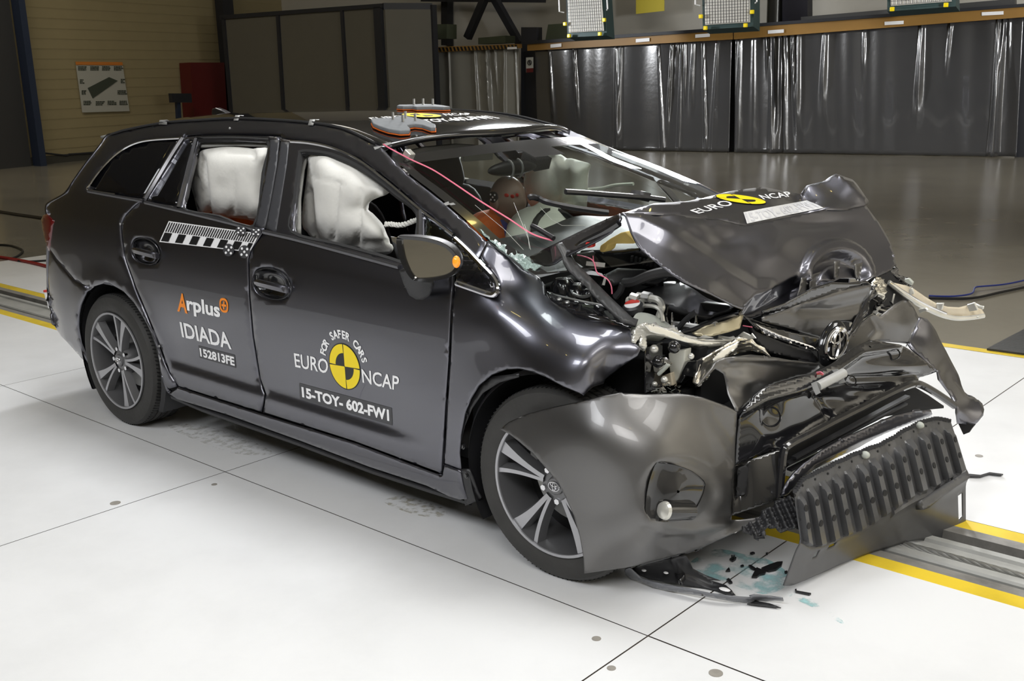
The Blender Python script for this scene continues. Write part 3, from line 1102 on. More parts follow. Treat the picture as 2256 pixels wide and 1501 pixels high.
# the door's outline starts at the belt and runs up along the rear quarter trim
rear_door_out = [(a[0] + 1.5, a[1]) for a in RDOOR_REAR] + RD_BOT[:1] + [(575.5, 909)] + [(p[0] - 1.3, p[1]) for p in SPLIT[::-1][1:]] + [(560, 298), (500, 297), (440, 298), (407, 301), (360, 373), (319, 444)]
RD_QGLASS = cr('A', (1205, 290), (1268, 288), (1200, 560), (1140, 822), (1010, 800), (898, 778), (1050, 540))
def handle_hole(cx, cy, sx, sy, sk):
    out = []
    for k in range(28):
        a = 2 * math.pi * k / 28
        ca, sa = math.cos(a), math.sin(a)
        u = abs(ca) ** .75 * (1 if ca > 0 else -1)
        v = abs(sa) ** .75 * (1 if sa > 0 else -1)
        out.append((cx + u * sx, cy + u * sk + v * sy))
    return out
rd = side_panel('rear_door', rear_door_out, M['paint'], None, [RD_OPEN, RD_QGLASS, handle_hole(320, 554, 31, 28, 7)])
fd_out = [(p[0] + 1.3, p[1]) for p in SPLIT] + [(583, 911)] + FD_BOT[:1] + [(972, 1045)] + [(p[0] - 1.3, p[1]) for p in FD_FRONT[::-1][1:]] + FD_TOP[::-1][1:]
FD_OPEN = cr('B', (450, 392), (520, 385), (700, 412), (900, 495), (1080, 615), (1230, 735), (1395, 872), (1392, 1075), (1385, 1300), (1100, 1232), (760, 1140), (388, 1040), (405, 800), (425, 600))
FD_TRI = cr('B', (1443, 895), (1550, 970), (1675, 1075), (1672, 1180), (1440, 1180))
fd = side_panel('front_door', fd_out, M['paint'], None, [FD_OPEN, FD_TRI, handle_hole(598, 626, 41, 33, 9)])
# body side outer with the roof rail
body_out = (cr('1', (1675, 643)) + DRIP[1:] + REAR + [(103, 480), (106, 520)] + SEAM_B + ARCH_R[6:] + [(362, 850), (371, 858)] +
            [(p[0] - 1.5, p[1] + 1) for p in RDOOR_REAR[::-1]] + [(317, 443), (358, 371), (404, 299), (440, 295), (500, 294), (560, 294.5), (617, 297)] +
            [(p[0] + 1, p[1] - 2.2) for p in FD_TOP] + [(1003, 560), (1002, 610)] + [(1008, 622), (1040, 634), (1080, 648), (1089, 650), (1096, 640), (1092, 618), (1066, 585), (1056, 565)] +
            cr('C', (745, 1135), (795, 1022), (640, 875), (480, 735), (330, 610), (160, 480), (0, 322)))
bs_ = side_panel('body_side', body_out, M['paint'], None, [QWIN], step=12)
# fender, dented above the arch
fender_out = ([(1003, 519), (1000.5, 560), (1000, 618)] if False else [(1002, 626), (996, 687), (991, 797), (985, 890), (978, 1022), (1014, 1036)] + ARCH_F[1:] +
              cr('L', (20, 880), (60, 840), (110, 800), (195, 772), (205, 740), (330, 640), (470, 545), (500, 480), (445, 425), (415, 335)) +
              cr('H', (790, 1285), (600, 1222), (350, 1160), (200, 1105), (130, 1055), (85, 990), (80, 930), (40, 875), (5, 848)) +
              cr('C', (1180, 1300), (1085, 1240), (950, 1130), (802, 1028), (748, 1140)) + [(1062, 572), (1093, 612), (1100, 636), (1092, 652), (1078, 651), (1030, 634)])
def fend(v, p):
    x, y, z = v
    # shoulder highlight and the buckle ahead of the arch
    k = 0
    k -= .030 * math.exp(-(((p[0] - 1130) / 75) ** 2 + ((p[1] - 690) / 38) ** 2))
    k += .022 * math.exp(-(((p[0] - 1045) / 40) ** 2 + ((p[1] - 652) / 25) ** 2))
    k -= .035 * math.exp(-(((p[0] - 1345) / 28) ** 2 + ((p[1] - 830) / 55) ** 2))
    k += .03 * math.exp(-(((p[0] - 1300) / 70) ** 2 + ((p[1] - 760) / 45) ** 2))
    k -= .02 * math.exp(-(((p[0] - 1190) / 50) ** 2 + ((p[1] - 640) / 30) ** 2))
    # the top rolls in towards the bonnet gap
    return np.array([x, y - k, z])
def fender_warp(v, p):
    v = fend(v, p)
    return v
fe_ctrl = []
for p in [(1002, 640), (996, 700), (988, 850), (980, 1000), (1014, 1036), (1013, 987), (1020, 930), (1050, 857), (1083, 827), (1143, 814), (1060, 700), (1060, 770), (1060, 600), (1085, 560), (1000, 660)]:
    fe_ctrl.append((p[0], p[1], 'y', float(hit(*p)[1])))
fe_ctrl += [(1100, 558, 'y', -.80), (1148, 590, 'y', -.76), (1190, 634, 'y', -.74), (1220, 665, 'y', -.73), (1273, 689, 'y', -.72), (1330, 705, 'y', -.72), (1390, 726, 'y', -.72),
            (1130, 660, 'y', -.835), (1130, 640, 'y', -.80), (1190, 680, 'y', -.80), (1100, 690, 'y', -.89), (1250, 730, 'y', -.83), (1320, 745, 'y', -.815), (1385, 752, 'y', -.76), (1180, 745, 'y', -.875),
            (1230, 785, 'y', -.90), (1300, 800, 'y', -.89), (1200, 830, 'y', -.925), (1287, 872, 'y', -.90), (1150, 780, 'y', -.90), (1345, 842, 'y', -.79), (1330, 842, 'y', -.80), (1345, 800, 'y', -.80), (1395, 770, 'y', -.76), (1400, 790, 'y', -.76), (1310, 848, 'y', -.88), (1110, 740, 'y', -.898)]
fender = sheet('fender', fe_ctrl, fender_out, M['paint'], car, 9, .004, lam=6e-3, roll=.003)
# a plain mirrored fender for the far side
side_panel('fender', [(1002, 560), (991, 797), (978, 1022), (1014, 1036)] + ARCH_F[1:] + [(1330, 842), (1340, 760), (1273, 700), (1190, 640), (1100, 575), (1062, 575)], M['paint'], None, (), 16, .01, mirror=False).scale = (1, -1, 1)
# rear bumper corner
rb_out = SEAM_B + ARCH_R[6::-1] + [(183, 795), (164, 775), (146, 755), (133, 742), (122, 725), (116, 694), (107, 663), (104, 602)]
side_panel('rear_bumper', rb_out, M['paint'], None, (), 9, .01)
# sill
sill_out = ([(353, 826), (363, 858), (372, 869), (391, 854), (480, 883), (577, 914), (780, 977), (972, 1050), (978, 1025), (1013, 1038)] +
            [(1020, 1075), (1028, 1102), (1012, 1103), (988, 1096), (938, 1072), (813, 1031), (657, 972), (500, 915.5), (440, 897), (390, 882), (370, 868)])
side_panel('sill_cover', sill_out, M['paint'], None, (), 8, .02, .004)
# dark lower edge under the sill
b = MB()
P = [hit(x, y) for x, y in ((372, 870), (440, 899), (657, 975), (813, 1034), (938, 1075), (1028, 1103))]
b.tube([p + np.array([0, .02, -.012]) for p in P], .014, 6)
b.build('sill_seal', M['black_plastic'], car)
for p in P:
    pass
# tail lamp
tl_out = cr('W', (360, 625), (375, 590), (410, 570), (440, 600), (478, 640), (462, 680), (452, 760), (440, 850), (428, 905), (415, 890), (395, 820), (375, 730), (362, 660))
side_panel('tail_lamp', tl_out, M['tail_lens'], None, (), 6, .02, .006)

# ---- roof
dr = [hit(*p) for p in densify(smoothline(DRIP, 4), 6, False)]
rx = np.array([p[0] for p in dr])[::-1]
ry = np.array([-p[1] for p in dr])[::-1]
rz = np.array([p[2] for p in dr])[::-1]
ordx = np.argsort(rx)
rx, ry, rz = rx[ordx], ry[ordx], rz[ordx]
XE = float(rx[-1])
XC = XE + .135
def zc(x):
    return float(interp(x, [-1.2, -.8, -.4, 0, .5, .9, 1.3, 1.6, 1.75, XC], [1.37, 1.415, 1.462, 1.490, 1.505, 1.503, 1.487, 1.457, 1.435, 1.412]))
V, F = [], []
NX, NY = 60, 28
for i in range(NX + 1):
    for j in range(NY + 1):
        s = j / NY * 2 - 1
        xf = XC - (XC - XE) * s * s
        t = i / NX
        xr = float(rx[0]) - .22 + .22 * s * s
        x = xr + (xf - xr) * t
        xx = min(max(x, rx[0]), rx[-1])
        ye, ze = float(np.interp(xx, rx, ry)), float(np.interp(xx, rx, rz))
        zce = max(zc(x), ze + .002) if x < XE - .1 else zc(x)
        e = abs(s) ** 2.6
        z = zce * (1 - e) + (ze - .003) * e
        if x < rx[0]:
            z -= (rx[0] - x) * .18 * e
        V.append((x, s * (ye - .006), z))
for i in range(NX):
    for j in range(NY):
        a = i * (NY + 1) + j
        F.append([a, a + NY + 1, a + NY + 2, a + 1])
roof = mesh_obj('roof', V, F, mat('black_roof_paint', (.012, .012, .014), .12, .2, 1.0, .5), car)
RB = None
solid(roof, .02)
def roofz(x, y):
    xx = min(max(x, rx[0]), rx[-1])
    ye, ze = float(np.interp(xx, rx, ry)), float(np.interp(xx, rx, rz))
    e = min(1, abs(y) / ye) ** 2.6
    zce = max(zc(x), ze + .002) if x < XE - .1 else zc(x)
    return zce * (1 - e) + ze * e
# drip channel
for s in (-1, 1):
    b = MB()
    b.tube([(x, s * (y + .001), z + .001) for x, y, z in zip(rx, ry, rz)][::3], .006, 6)
    b.build('roof_moulding', M['black_plastic'], car)
# tailgate closing the rear between the two sides
RP = [hit(*p) for p in densify(smoothline([DRIP[-1]] + REAR + [(103, 480), (104, 540), (104, 602), (107, 663), (116, 694)], 4), 10, False)]
V, F = [], []
n = 14
for p in RP:
    for j in range(n + 1):
        s = j / n * 2 - 1
        V.append((p[0] - .16 * (1 - s * s) * min(1, max(.15, (1.5 - p[2]) / .5)), p[1] * -s, p[2] + .02 * (1 - s * s)))
for i in range(len(RP) - 1):
    for j in range(n):
        a = i * (n + 1) + j
        F.append([a, a + 1, a + n + 2, a + n + 1])
tg = mesh_obj('tailgate', V, F, M['paint'], car)
solid(tg, .015, 0)

# ---- windows
glass_q = side_panel('quarter_window', QWIN, M['dark_glass'], None, (), 14, .004, -.004, 0)
rq = side_panel('quarter_glass', RD_QGLASS, M['dark_glass'], rd, (), 12, .004, -.004, 0, mirror=False)
tri = side_panel('quarter_glass', FD_TRI, glassmat('side_glass', (.35, .42, .45), 1.6), fd, (), 10, .004, -.004, 0, mirror=False)
def side_tube(name, pts, r, mt, parent, off=0.0, n=6, sm=4):
    P = [hit(x, y, off) for x, y in densify(smoothline(pts, sm) if sm else pts, 8, False)]
    b = MB()
    b.tube(P, r, n)
    return b.build(name, mt, parent)
M['trim_grey'] = mat('satin_trim', (.13, .13, .14), .25, .8)
qt = QWIN + [QWIN[0]]
side_tube('window_trim', [QWIN[-1]] + QWIN[:8], .006, M['chrome'], glass_q, .002)
side_tube('window_trim', cr('A', (420, 702), (640, 742), (860, 782)), .008, M['trim_grey'], glass_q, .003)
side_tube('pillar_trim', cr('A', (1180, 275), (1085, 420), (880, 765)), .013, M['trim_grey'], rd, .001)
side_tube('window_divider', cr('A', (1288, 285), (1215, 580), (1150, 835)), .012, M['trim_grey'], rd, .0)
side_tube('belt_trim', cr('A', (880, 792), (1160, 858), (1480, 935), (1775, 1010)), .009, M['trim_grey'], rd, .004)
side_tube('belt_trim', cr('B', (150, 1028), (400, 1085), (760, 1180), (1100, 1272), (1245, 1312)), .010, M['trim_grey'], fd, .004)
side_tube('window_seal', cr('B', (370, 300), (520, 312), (700, 352), (900, 442), (1100, 590), (1260, 722), (1420, 858), (1560, 965), (1680, 1058)), .007, M['chrome'], fd, .0)
side_tube('window_seal', cr('A', (1290, 268), (1600, 262), (1880, 275)), .007, M['gloss_black'], rd, .002)
side_tube('window_seal', [p for p in FD_OPEN] + [FD_OPEN[0]], .012, M['rubber'], fd, -.012)
side_tube('window_seal', [p for p in RD_OPEN] + [RD_OPEN[0]], .010, M['rubber'], rd, -.012)
side_tube('window_divider', cr('B', (1415, 862), (1414, 960), (1412, 1075)), .011, M['trim_grey'], fd, .0)
# B pillar cover strips (satin dark)
def strip(name, L, Rr, mt, parent, off):
    return side_panel(name, L + Rr[::-1], mt, parent, (), 10, .006, off, .001, mirror=False)
M['satin_black'] = mat('satin_black_pillar', (.045, .046, .052), .4, 0, 0, .5)
strip('pillar_cover', cr('A', (1885, 285), (1870, 460), (1820, 720), (1766, 985)), cr('A', (1958, 285), (1935, 500), (1890, 760), (1843, 1000)), M['satin_black'], rd, .003)
strip('pillar_cover', cr('B', (290, 300), (270, 450), (215, 750), (165, 1000)), cr('B', (352, 305), (335, 480), (290, 760), (246, 1030)), M['satin_black'], fd, .003)
# gloss black triangle with chrome frame ahead of the door
TRI2 = [(1003, 530), (1030, 556), (1062, 590), (1084, 618), (1088, 634), (1082, 642), (1062, 638), (1030, 628), (1005, 619)]
tr2 = side_panel('sail_panel', TRI2, M['gloss_black'], car, (), 8, .01, .0, 0, mirror=False)
b = MB()
loop = [hit(x, y, .004) for x, y in smoothline([(1003, 527), (1030, 552), (1062, 586), (1088, 614), (1096, 634), (1090, 648), (1076, 648), (1040, 636), (1006, 624)], 5)]
b.tube(loop, .010, 8)
b.build('chrome_frame', M['chrome'], tr2)

# ---- door handles
def handle(parent, cx, cy, sx, sy, sk):
    def q(u, v, off=0.0):
        return hit(cx + u * sx, cy + u * sk + v * sy, off)
    # dished recess
    V, F = [], []
    nr, na = 6, 28
    for i in range(nr + 1):
        r = i / nr
        for k in range(na):
            a = 2 * math.pi * k / na
            ca, sa = math.cos(a), math.sin(a)
            u = r * abs(ca) ** .75 * (1 if ca > 0 else -1)
            v = r * abs(sa) ** .75 * (1 if sa > 0 else -1)
            V.append(q(u * 1.05, v * 1.05, -.004 - .030 * (1 - r ** 4)))
    for i in range(nr):
        for k in range(na):
            F.append([i * na + k, (i + 1) * na + k, (i + 1) * na + (k + 1) % na, i * na + (k + 1) % na])
    o = mesh_obj('handle_recess', V, face_cam(V, F), M['gloss_black'], parent)
    b = MB()
    b.tube([q(math.cos(a) ** 1 * 1.0, math.sin(a), .004) for a in np.linspace(0, 2 * math.pi, 40)], .0025, 5, False)
    b.build('handle_rim', M['trim_grey'], o)
    b = MB()
    pts = [q(u, .12 + .04 * u, o2) for u, o2 in ((-.85, .006), (-.6, .022), (-.2, .03), (.3, .03), (.7, .024), (.97, .008))]
    P = smoothline(pts, 4)
    rings = []
    for i, p in enumerate(P):
        w = .013 if 1 < i < len(P) - 2 else .009
        rings.append([p + np.array([0, oy, oz]) for oy, oz in ((-.005, w), (-.010, w * .3), (-.007, -w), (.004, -w), (.006, w))])
    v = [x for r_ in rings for x in r_]
    m5 = 5
    f = [[i * m5 + k, i * m5 + (k + 1) % m5, (i + 1) * m5 + (k + 1) % m5, (i + 1) * m5 + k] for i in range(len(P) - 1) for k in range(m5)]
    f += [list(range(m5)), [(len(P) - 1) * m5 + k for k in range(m5)]]
    b.add(v, f)
    b.build('door_handle', M['paint'], parent)
handle(rd, 320, 554, 31, 28, 7)
handle(fd, 598, 626, 41, 33, 9)

# ---- wheels
def wheel(x, side, steer=0.0):
    t = MB()
    # local: axis along +Z = outward; build round origin
    R, rw = .330, .2415
    prof = [(rw, .098), (.262, .106), (.290, .106), (.315, .098), (.326, .084), (.330, .072)]
    for g in (.048, .016, -.016, -.048):
        prof += [(.330, g + .005), (.323, g + .004), (.323, g - .004), (.330, g - .005)]
    prof += [(.330, -.072), (.326, -.084), (.315, -.098), (.29, -.106), (rw, -.098), (rw, .098)]
    t.lathe(prof, 96)
    tyre = t
    return tyre

def wheel_frame(x, side, steer):
    ax = Vector((math.sin(steer) * -side * -1, side, 0)).normalized()   # outward axis
    up = Vector((0, 0, 1))
    xx = up.cross(ax)
    m = Matrix((xx, up, ax)).transposed()
    return m, Vector((x, side * (.785 if x < 1 else .776), .330))

def build_wheel(x, side, steer, spin):
    m3, o = wheel_frame(x, side, steer)
    def X(p):
        return m3 @ Vector(p) + o
    root = None
    t = wheel(x, side)
    t.v = [tuple(X(p)) for p in t.v]
    # tread sipes share the tyre's mesh
    b = t
    b.cur = 1
    for k in range(110):
        a = 2 * math.pi * k / 110
        for z0, z1, da in ((.052, .083, .03), (-.083, -.052, -.03), (-.012, .012, .02)):
            p0 = (.3302 * math.cos(a), .3302 * math.sin(a), z0)
            p1 = (.329 * math.cos(a + da), .329 * math.sin(a + da), z1)
            b.bar(X(p0), X(p1), .004, .003, X((math.cos(a), math.sin(a), 0)) - o)
    root = t.build('wheel', [M['tyre'], M['dark']], car, True, 30)
    # rim barrel + lip
    b = MB()
    b.lathe([(.2415, .100), (.2415, .107), (.233, .107), (.231, .098), (.225, .07), (.214, -.09), (.20, -.09), (.20, -.092), (.236, -.095)], 72)
    b.v = [tuple(X(p)) for p in b.v]
    b.build('rim', M['alloy_dark'], root, True, 30)
    b = MB()
    b.lathe([(.2418, .102), (.2418, .108), (.2325, .108), (.2315, .103)], 72)
    b.v = [tuple(X(p)) for p in b.v]
    b.build('rim_lip', M['alloy_face'], root, True, 30)
    # brake disc and dark backing
    b = MB()
    b.lathe([(0, .0), (.15, .0), (.15, -.02), (0, -.02)], 40)
    b.v = [tuple(X(p)) for p in b.v]
    b.build('brake_disc', M['steel'], root, True, 30)
    b = MB()
    b.lathe([(.0, -.03), (.215, -.04)], 40)
    b.v = [tuple(X(p)) for p in b.v]
    b.build('backing_plate', M['dark'], root, True, 30)
    # caliper
    b = MB()
    for k in range(7):
        a = 2.5 + k * .09
        b.box(X((.145 * math.cos(a), .145 * math.sin(a), .012)), (.03, .03, .03))
    b.build('brake_caliper', M['steel'], root, False)
    # spokes: five pairs, each pair one broad blade and one slim blade
    def blade(a0, a1, w0, w1, z0, z1, mt_face, nm):
        face, side_ = MB(), MB()
        N = 8
        prev = None
        for i in range(N + 1):
            f = i / N
            r = .052 + (.236 - .052) * f
            a = a0 + (a1 - a0) * f ** 1.4
            w = w0 + (w1 - w0) * f ** 2
            z = z0 + (z1 - z0) * (f ** .7)
            d = Vector((math.cos(a), math.sin(a), 0))
            n = Vector((-math.sin(a), math.cos(a), 0))
            c = d * r
            top = [c + n * w / 2 + Vector((0, 0, z)), c - n * w / 2 + Vector((0, 0, z))]
            bot = [c + n * (w / 2 + .009) + Vector((0, 0, z - .035)), c - n * (w / 2 + .009) + Vector((0, 0, z - .035))]
            cur = (top, bot)
            if prev:
                face.add([X(p) for p in (prev[0][0], cur[0][0], cur[0][1], prev[0][1])], [[0, 1, 2, 3]])
                side_.add([X(p) for p in (prev[0][0], cur[0][0], cur[1][0], prev[1][0])], [[0, 1, 2, 3]])
                side_.add([X(p) for p in (prev[0][1], cur[0][1], cur[1][1], prev[1][1])], [[3, 2, 1, 0]])
                side_.add([X(p) for p in (prev[1][0], cur[1][0], cur[1][1], prev[1][1])], [[3, 2, 1, 0]])
            prev = cur
        return face, side_
    for k in range(5):
        a = spin + k * 2 * math.pi / 5
        mb = MB()
        for (da, db, w0, w1) in ((-.10, -.16, .016, .046), (.12, .235, .012, .016)):
            fc, sd = blade(a + da, a + db, w0, w1, .088, .100, None, '')
            mb.cur = 0
            mb.add(fc.v, fc.f)
            mb.cur = 1
            mb.add(sd.v, sd.f)
        mb.build('spoke', [M['alloy_face'], M['alloy_dark']], root, False)
        # lug nut between spokes
        b = MB()
        an = a + .62
        c = Vector((.057 * math.cos(an), .057 * math.sin(an), .072))
        b.cyl(X(c), X(c + Vector((0, 0, .016))), .0105, 6)
        b.build('lug_nut', M['chrome'], root, False)
    b = MB()
    b.lathe([(0, .096), (.026, .095), (.03, .092), (.032, .085), (.036, .085), (.062, .078), (.075, .045), (.075, .0)], 40)
    b.v = [tuple(X(p)) for p in b.v]
    b.build('hub', M['alloy_dark'], root, True, 30)
    # cap emblem: three rings
    emblem(lambda u, v, h: X((u * .022, v * .022, .096 + h * .022)), root, .075)
    return root

def emblem(fn, parent, w, mt=None, outer=True):
    """three interlocking ovals drawn as raised wire: outer ring, flat ring, upright ring"""
    b = MB()
    def ring(cx, cy, rx_, ry_, r):
        P = [fn(cx + rx_ * math.cos(a), cy + ry_ * math.sin(a), .06) for a in np.linspace(0, 2 * math.pi, 49)]
        sc = (Vector(fn(1, 0, 0)) - Vector(fn(0, 0, 0))).length
        b.tube(P, r * sc, 6, False)
    if outer:
        ring(0, 0, 1, .72, w)
    ring(0, .30, .62, .30, w)
    ring(0, -.06, .27, .64, w)
    return b.build('emblem', mt or M['chrome'], parent)

w1 = build_wheel(0.0, -1, 0, 1.27)
w2 = build_wheel(2.738, -1, -.034, .36)
build_wheel(0.0, 1, 0, .4)
build_wheel(2.738, 1, .0, .9)

# wheel wells
for wx, s in ((0.0, -1), (2.735, -1), (0.0, 1), (2.735, 1)):
    b = MB()
    v, f = [], []
    n = 24
    for i in range(n + 1):
        a = math.pi * ((-.18 + 1.36 * i / n) if wx < 1 else (.42 + .76 * i / n))
        for yy, rr in ((.875, .375), (.86, .39), (.52, .39), (.52, .0)):
            v.append((wx + rr * math.cos(a), s * yy, .33 + rr * math.sin(a)))
    for i in range(n):
        for k in range(3):
            f.append([i * 4 + k, (i + 1) * 4 + k, (i + 1) * 4 + k + 1, i * 4 + k + 1])
    b.add(v, f)
    o = b.build('wheel_arch_liner', M['black_plastic'], car)
# underbody
b = MB()
b.box((1.12, 0, .20), (3.3, 1.40, .06))
b.box((1.35, 0, .22), (1.7, 1.64, .10))
b.box((-.68, 0, .38), (.6, 1.0, .3))
b.build('underbody', M['dark'], car, False)
# front arch liner flap behind the wheel with clips
lf = cr('F', (30, 690), (38, 560), (70, 420), (120, 300), (190, 200), (300, 130), (430, 95), (430, 70), (250, 90), (160, 165), (85, 300), (48, 480), (30, 640))
side_panel('arch_lip', lf, M['black_plastic'], car, (), 8, .003, -.02, 0, mirror=False)
mf = cr('F', (48, 705), (100, 705), (125, 760), (160, 860), (180, 890), (170, 905), (75, 945), (40, 760))
side_panel('mud_flap', mf, M['black_plastic'], car, (), 8, .01, -.002, 0, mirror=False)
for (u, v) in ((80, 745), (80, 340), (57, 552)):
    q = cr('F', (u, v))[0]
    p = hit(q[0], q[1], .002 if v > 700 else -.012)
    b = MB()
    b.lathe([(0, .004), (.007, .004), (.008, 0), (.011, 0), (.011, -.004)], 16, p, Matrix(((1, 0, 0), (0, 0, -1), (0, 1, 0))))
    b.build('clip', M['gloss_black'], car)
# small screw dots on the body
for (x, y) in ((265, 494), (353, 790), (351, 763), (225, 371), (506, 283)):
    p = hit(x, y, .001)
    b = MB()
    b.ell(p, (.006, .004, .006), 10, 6)
    b.build('stud', M['tape'], car)
# ================================================================== GLASS AND CABIN
EDGE = cr('C', (0, 318), (160, 476), (330, 606), (480, 731), (640, 871), (795, 1018), (950, 1126), (1085, 1236), (1185, 1300))
ep = [hit(*p) for p in densify(smoothline(EDGE, 4), 8, False)]
ws_v, ws_f, ws_m = [], [], []
NE, NS = len(ep), 40
def ws_point(i, s, lift=0.0):
    e = ep[i]
    f = i / (NE - 1)
    bul = .135 + .10 * f
    return np.array([e[0] + bul * (1 - abs(s) ** 2.2) + lift * .6, (e[1] + .008) * -s, e[2] + .026 * (1 - s * s) * (1 - f) + lift * .8])
for i in range(NE):
    for j in range(NS + 1):
        ws_v.append(ws_point(i, j / NS * 2 - 1))
for i in range(NE - 1):
    for j in range(NS):
        a = i * (NS + 1) + j
        ws_f.append([a, a + 1, a + NS + 2, a + NS + 1])
        f = (i + .5) / (NE - 1)
        s = abs((j + .5) / NS * 2 - 1)
        ws_m.append(1 if (s > .945 or f < .055 or f > .965 or (f < .15 and s < .16)) else 0)
M['frit'] = M['gloss_black']
wsc = mesh_obj('windscreen', ws_v, face_cam(ws_v, ws_f), [M['glass'], M['frit']], car)
wsc.data.polygons.foreach_set('material_index', ws_m)
# shattered lower right corner
# cracks in the glass
b = MB()
for pts in (((1020, 700), (1100, 900), (1140, 1000), (1160, 1090)), ((1240, 740), (1330, 840), (1420, 890), (1610, 890)), ((700, 720), (940, 920), (1100, 1090)), ((1110, 880), (1140, 990), (1150, 1080))):
    P = [at(*cr('C', p)[0], 'y', .0) for p in pts]
    q = []
    for p in pts:
        px, py = cr('C', p)[0]
        d = ray(px, py)
        # meet the glass plane near its middle
        A = ws_point(0, -.3)
        B = ws_point(NE - 1, -.3)
        Cc = ws_point(NE - 1, .4)
        n = np.cross(B - A, Cc - A)
        q.append(CAM + d * (((A - CAM) @ n) / (d @ n)))
    b.tube(q, .0006, 4)
b.build('glass_crack', M['milky'], wsc)

# headliner and interior walls
b = MB()
V, F = [], []
for i in range(20):
    for j in range(13):
        x = -.42 + i * (XE + .32) / 19
        y = (j / 6 - 1) * (float(np.interp(x, rx, ry)) - .05)
        V.append((x, y, roofz(x, y) - .035))
for i in range(19):
    for j in range(12):
        a = i * 13 + j
        F.append([a, a + 1, a + 14, a + 13])
o = mesh_obj('headliner', V, F, M['headliner'], car)
solid(o, .012)
b = MB()
b.box((1.0, 0, .30), (3.3, 1.5, .04))
b.box((2.30, 0, .62), (.06, 1.5, .60))
b.box((-.95, 0, .6), (.04, 1.3, .7))
b.build('cabin_floor', M['dash'], car, False)
# dashboard
V, F = [], []
prof = [(1.80, .62), (1.76, .80), (1.80, .93), (1.88, .985), (2.05, .99), (2.25, .975), (2.50, .955), (2.56, .93)]
for k in range(21):
    y = -.70 + k * .07
    for x, z in prof:
        hump = .035 * math.exp(-((y - .37) / .18) ** 2) * (1 if 1.8 <= x < 2.0 else .2)
        V.append((x - .08 * (y / .7) ** 2 * (x > 2.2), y, z + hump))
for k in range(20):
    for i in range(len(prof) - 1):
        a = k * len(prof) + i
        F.append([a, a + 1, a + len(prof) + 1, a + len(prof)])
solid(mesh_obj('dashboard', V, F, M['dash'], car), .02)
# seats
def seat(x, y, parent):
    st = MB()
    def rbox(mb, c, d, rot, rad=.25):
        def fn(p):
            return p
        v, f = [], []
        n, m = 20, 12
        for i in range(m + 1):
            th = math.pi * i / m
            for k in range(n):
                ph = 2 * math.pi * k / n
                q = Vector((math.sin(th) * math.cos(ph), math.sin(th) * math.sin(ph), math.cos(th)))
                e = .45
                q = Vector([math.copysign(abs(t) ** e, t) for t in q])
                q = Vector((q.x * d[0] / 2, q.y * d[1] / 2, q.z * d[2] / 2))
                v.append(rot @ q + Vector(c))
        for i in range(m):
            for k in range(n):
                f.append([i * n + k, (i + 1) * n + k, (i + 1) * n + (k + 1) % n, i * n + (k + 1) % n])
        mb.add(v, f)
    R = Matrix.Rotation(math.radians(-17), 3, 'Y')
    rbox(st, (x + .24, y, .50), (.52, .5, .16), Matrix.Rotation(math.radians(-8), 3, 'Y'))
    s = st.build('seat', M['black_fabric'], parent)
    bk = MB()
    rbox(bk, (x - .10, y, .80), (.17, .48, .66), R)
    bk.build('backrest', M['black_fabric'], s)
    hd = MB()
    rbox(hd, (x - .20, y, 1.19), (.12, .28, .20), R)
    hd.build('headrest', M['black_fabric'], s)
    return s
seat(1.22, .37, car)
seat(1.30, -.37, car)
rs = MB()
for k, y in enumerate((-.36, .0, .36)):
    pass
b = MB()
b.box((.42, 0, .52), (.5, 1.25, .16))
b.box((.14, 0, .82), (.16, 1.25, .56), Matrix.Rotation(math.radians(-18), 3, 'Y'))
rsb = b.build('rear_bench', M['black_fabric'], car, False)
bevel(rsb, .05, 3)
for y in (-.38, .38):
    b = MB()
    b.box((.05, y, 1.16), (.1, .25, .16), Matrix.Rotation(math.radians(-18), 3, 'Y'))
    bevel(b.build('headrest', M['black_fabric'], rsb, False), .04, 3)
# inner door trim on the near side, pale pillar trim seen through the opening
side_panel('pillar_trim_inner', cr('B', (505, 395), (470, 520), (440, 760), (440, 1040), (388, 1040), (405, 800), (425, 600), (450, 400)), M['headliner'], car, (), 10, .01, -.055, 0, mirror=False)
side_panel('roof_trim_inner', cr('A', (1296, 305), (1600, 305), (1872, 318), (1868, 338), (1600, 330), (1292, 342)), M['headliner'], car, (), 8, .01, -.04, 0, mirror=False)

# airbags
def airbag(name, outline, yedge, ybul, label=None, seed=1, mt='airbag', folds=(), step=7):
    rnd = random.Random(seed)
    ol = [tuple(p) for p in smooth_closed(outline, 3)]
    c = np.mean([p[:2] for p in outline], 0)
    ctrl = []
    for p in outline:
        ctrl.append((p[0], p[1], 'y', yedge))
        q = c + (np.array(p[:2]) - c) * .78
        ctrl.append((q[0], q[1], 'y', yedge + (ybul - yedge) * (.75 + rnd.uniform(-.12, .12))))
    ctrl.append((c[0], c[1], 'y', ybul))
    w = [(rnd.uniform(.03, .09), rnd.uniform(.01, .05), rnd.uniform(0, 6), rnd.uniform(.0015, .0035)) for _ in range(6)]
    def bump(p):
        h = 0
        for a, b_, ph, am in w:
            h += am * math.sin(p[0] * a + p[1] * b_ * .4 + ph)
        for (x0, y0, x1, y1, dp, wd_) in folds:
            A, B = np.array([x0, y0]), np.array([x1, y1])
            t = np.clip(((p - A) @ (B - A)) / ((B - A) @ (B - A)), 0, 1)
            d = np.linalg.norm(p - (A + t * (B - A)))
            h -= dp * .6 * math.exp(-(d / wd_) ** 2)
        return h
    return sheet(name, ctrl, ol, M[mt], car, step, .02, bump=bump, lam=1e-3)
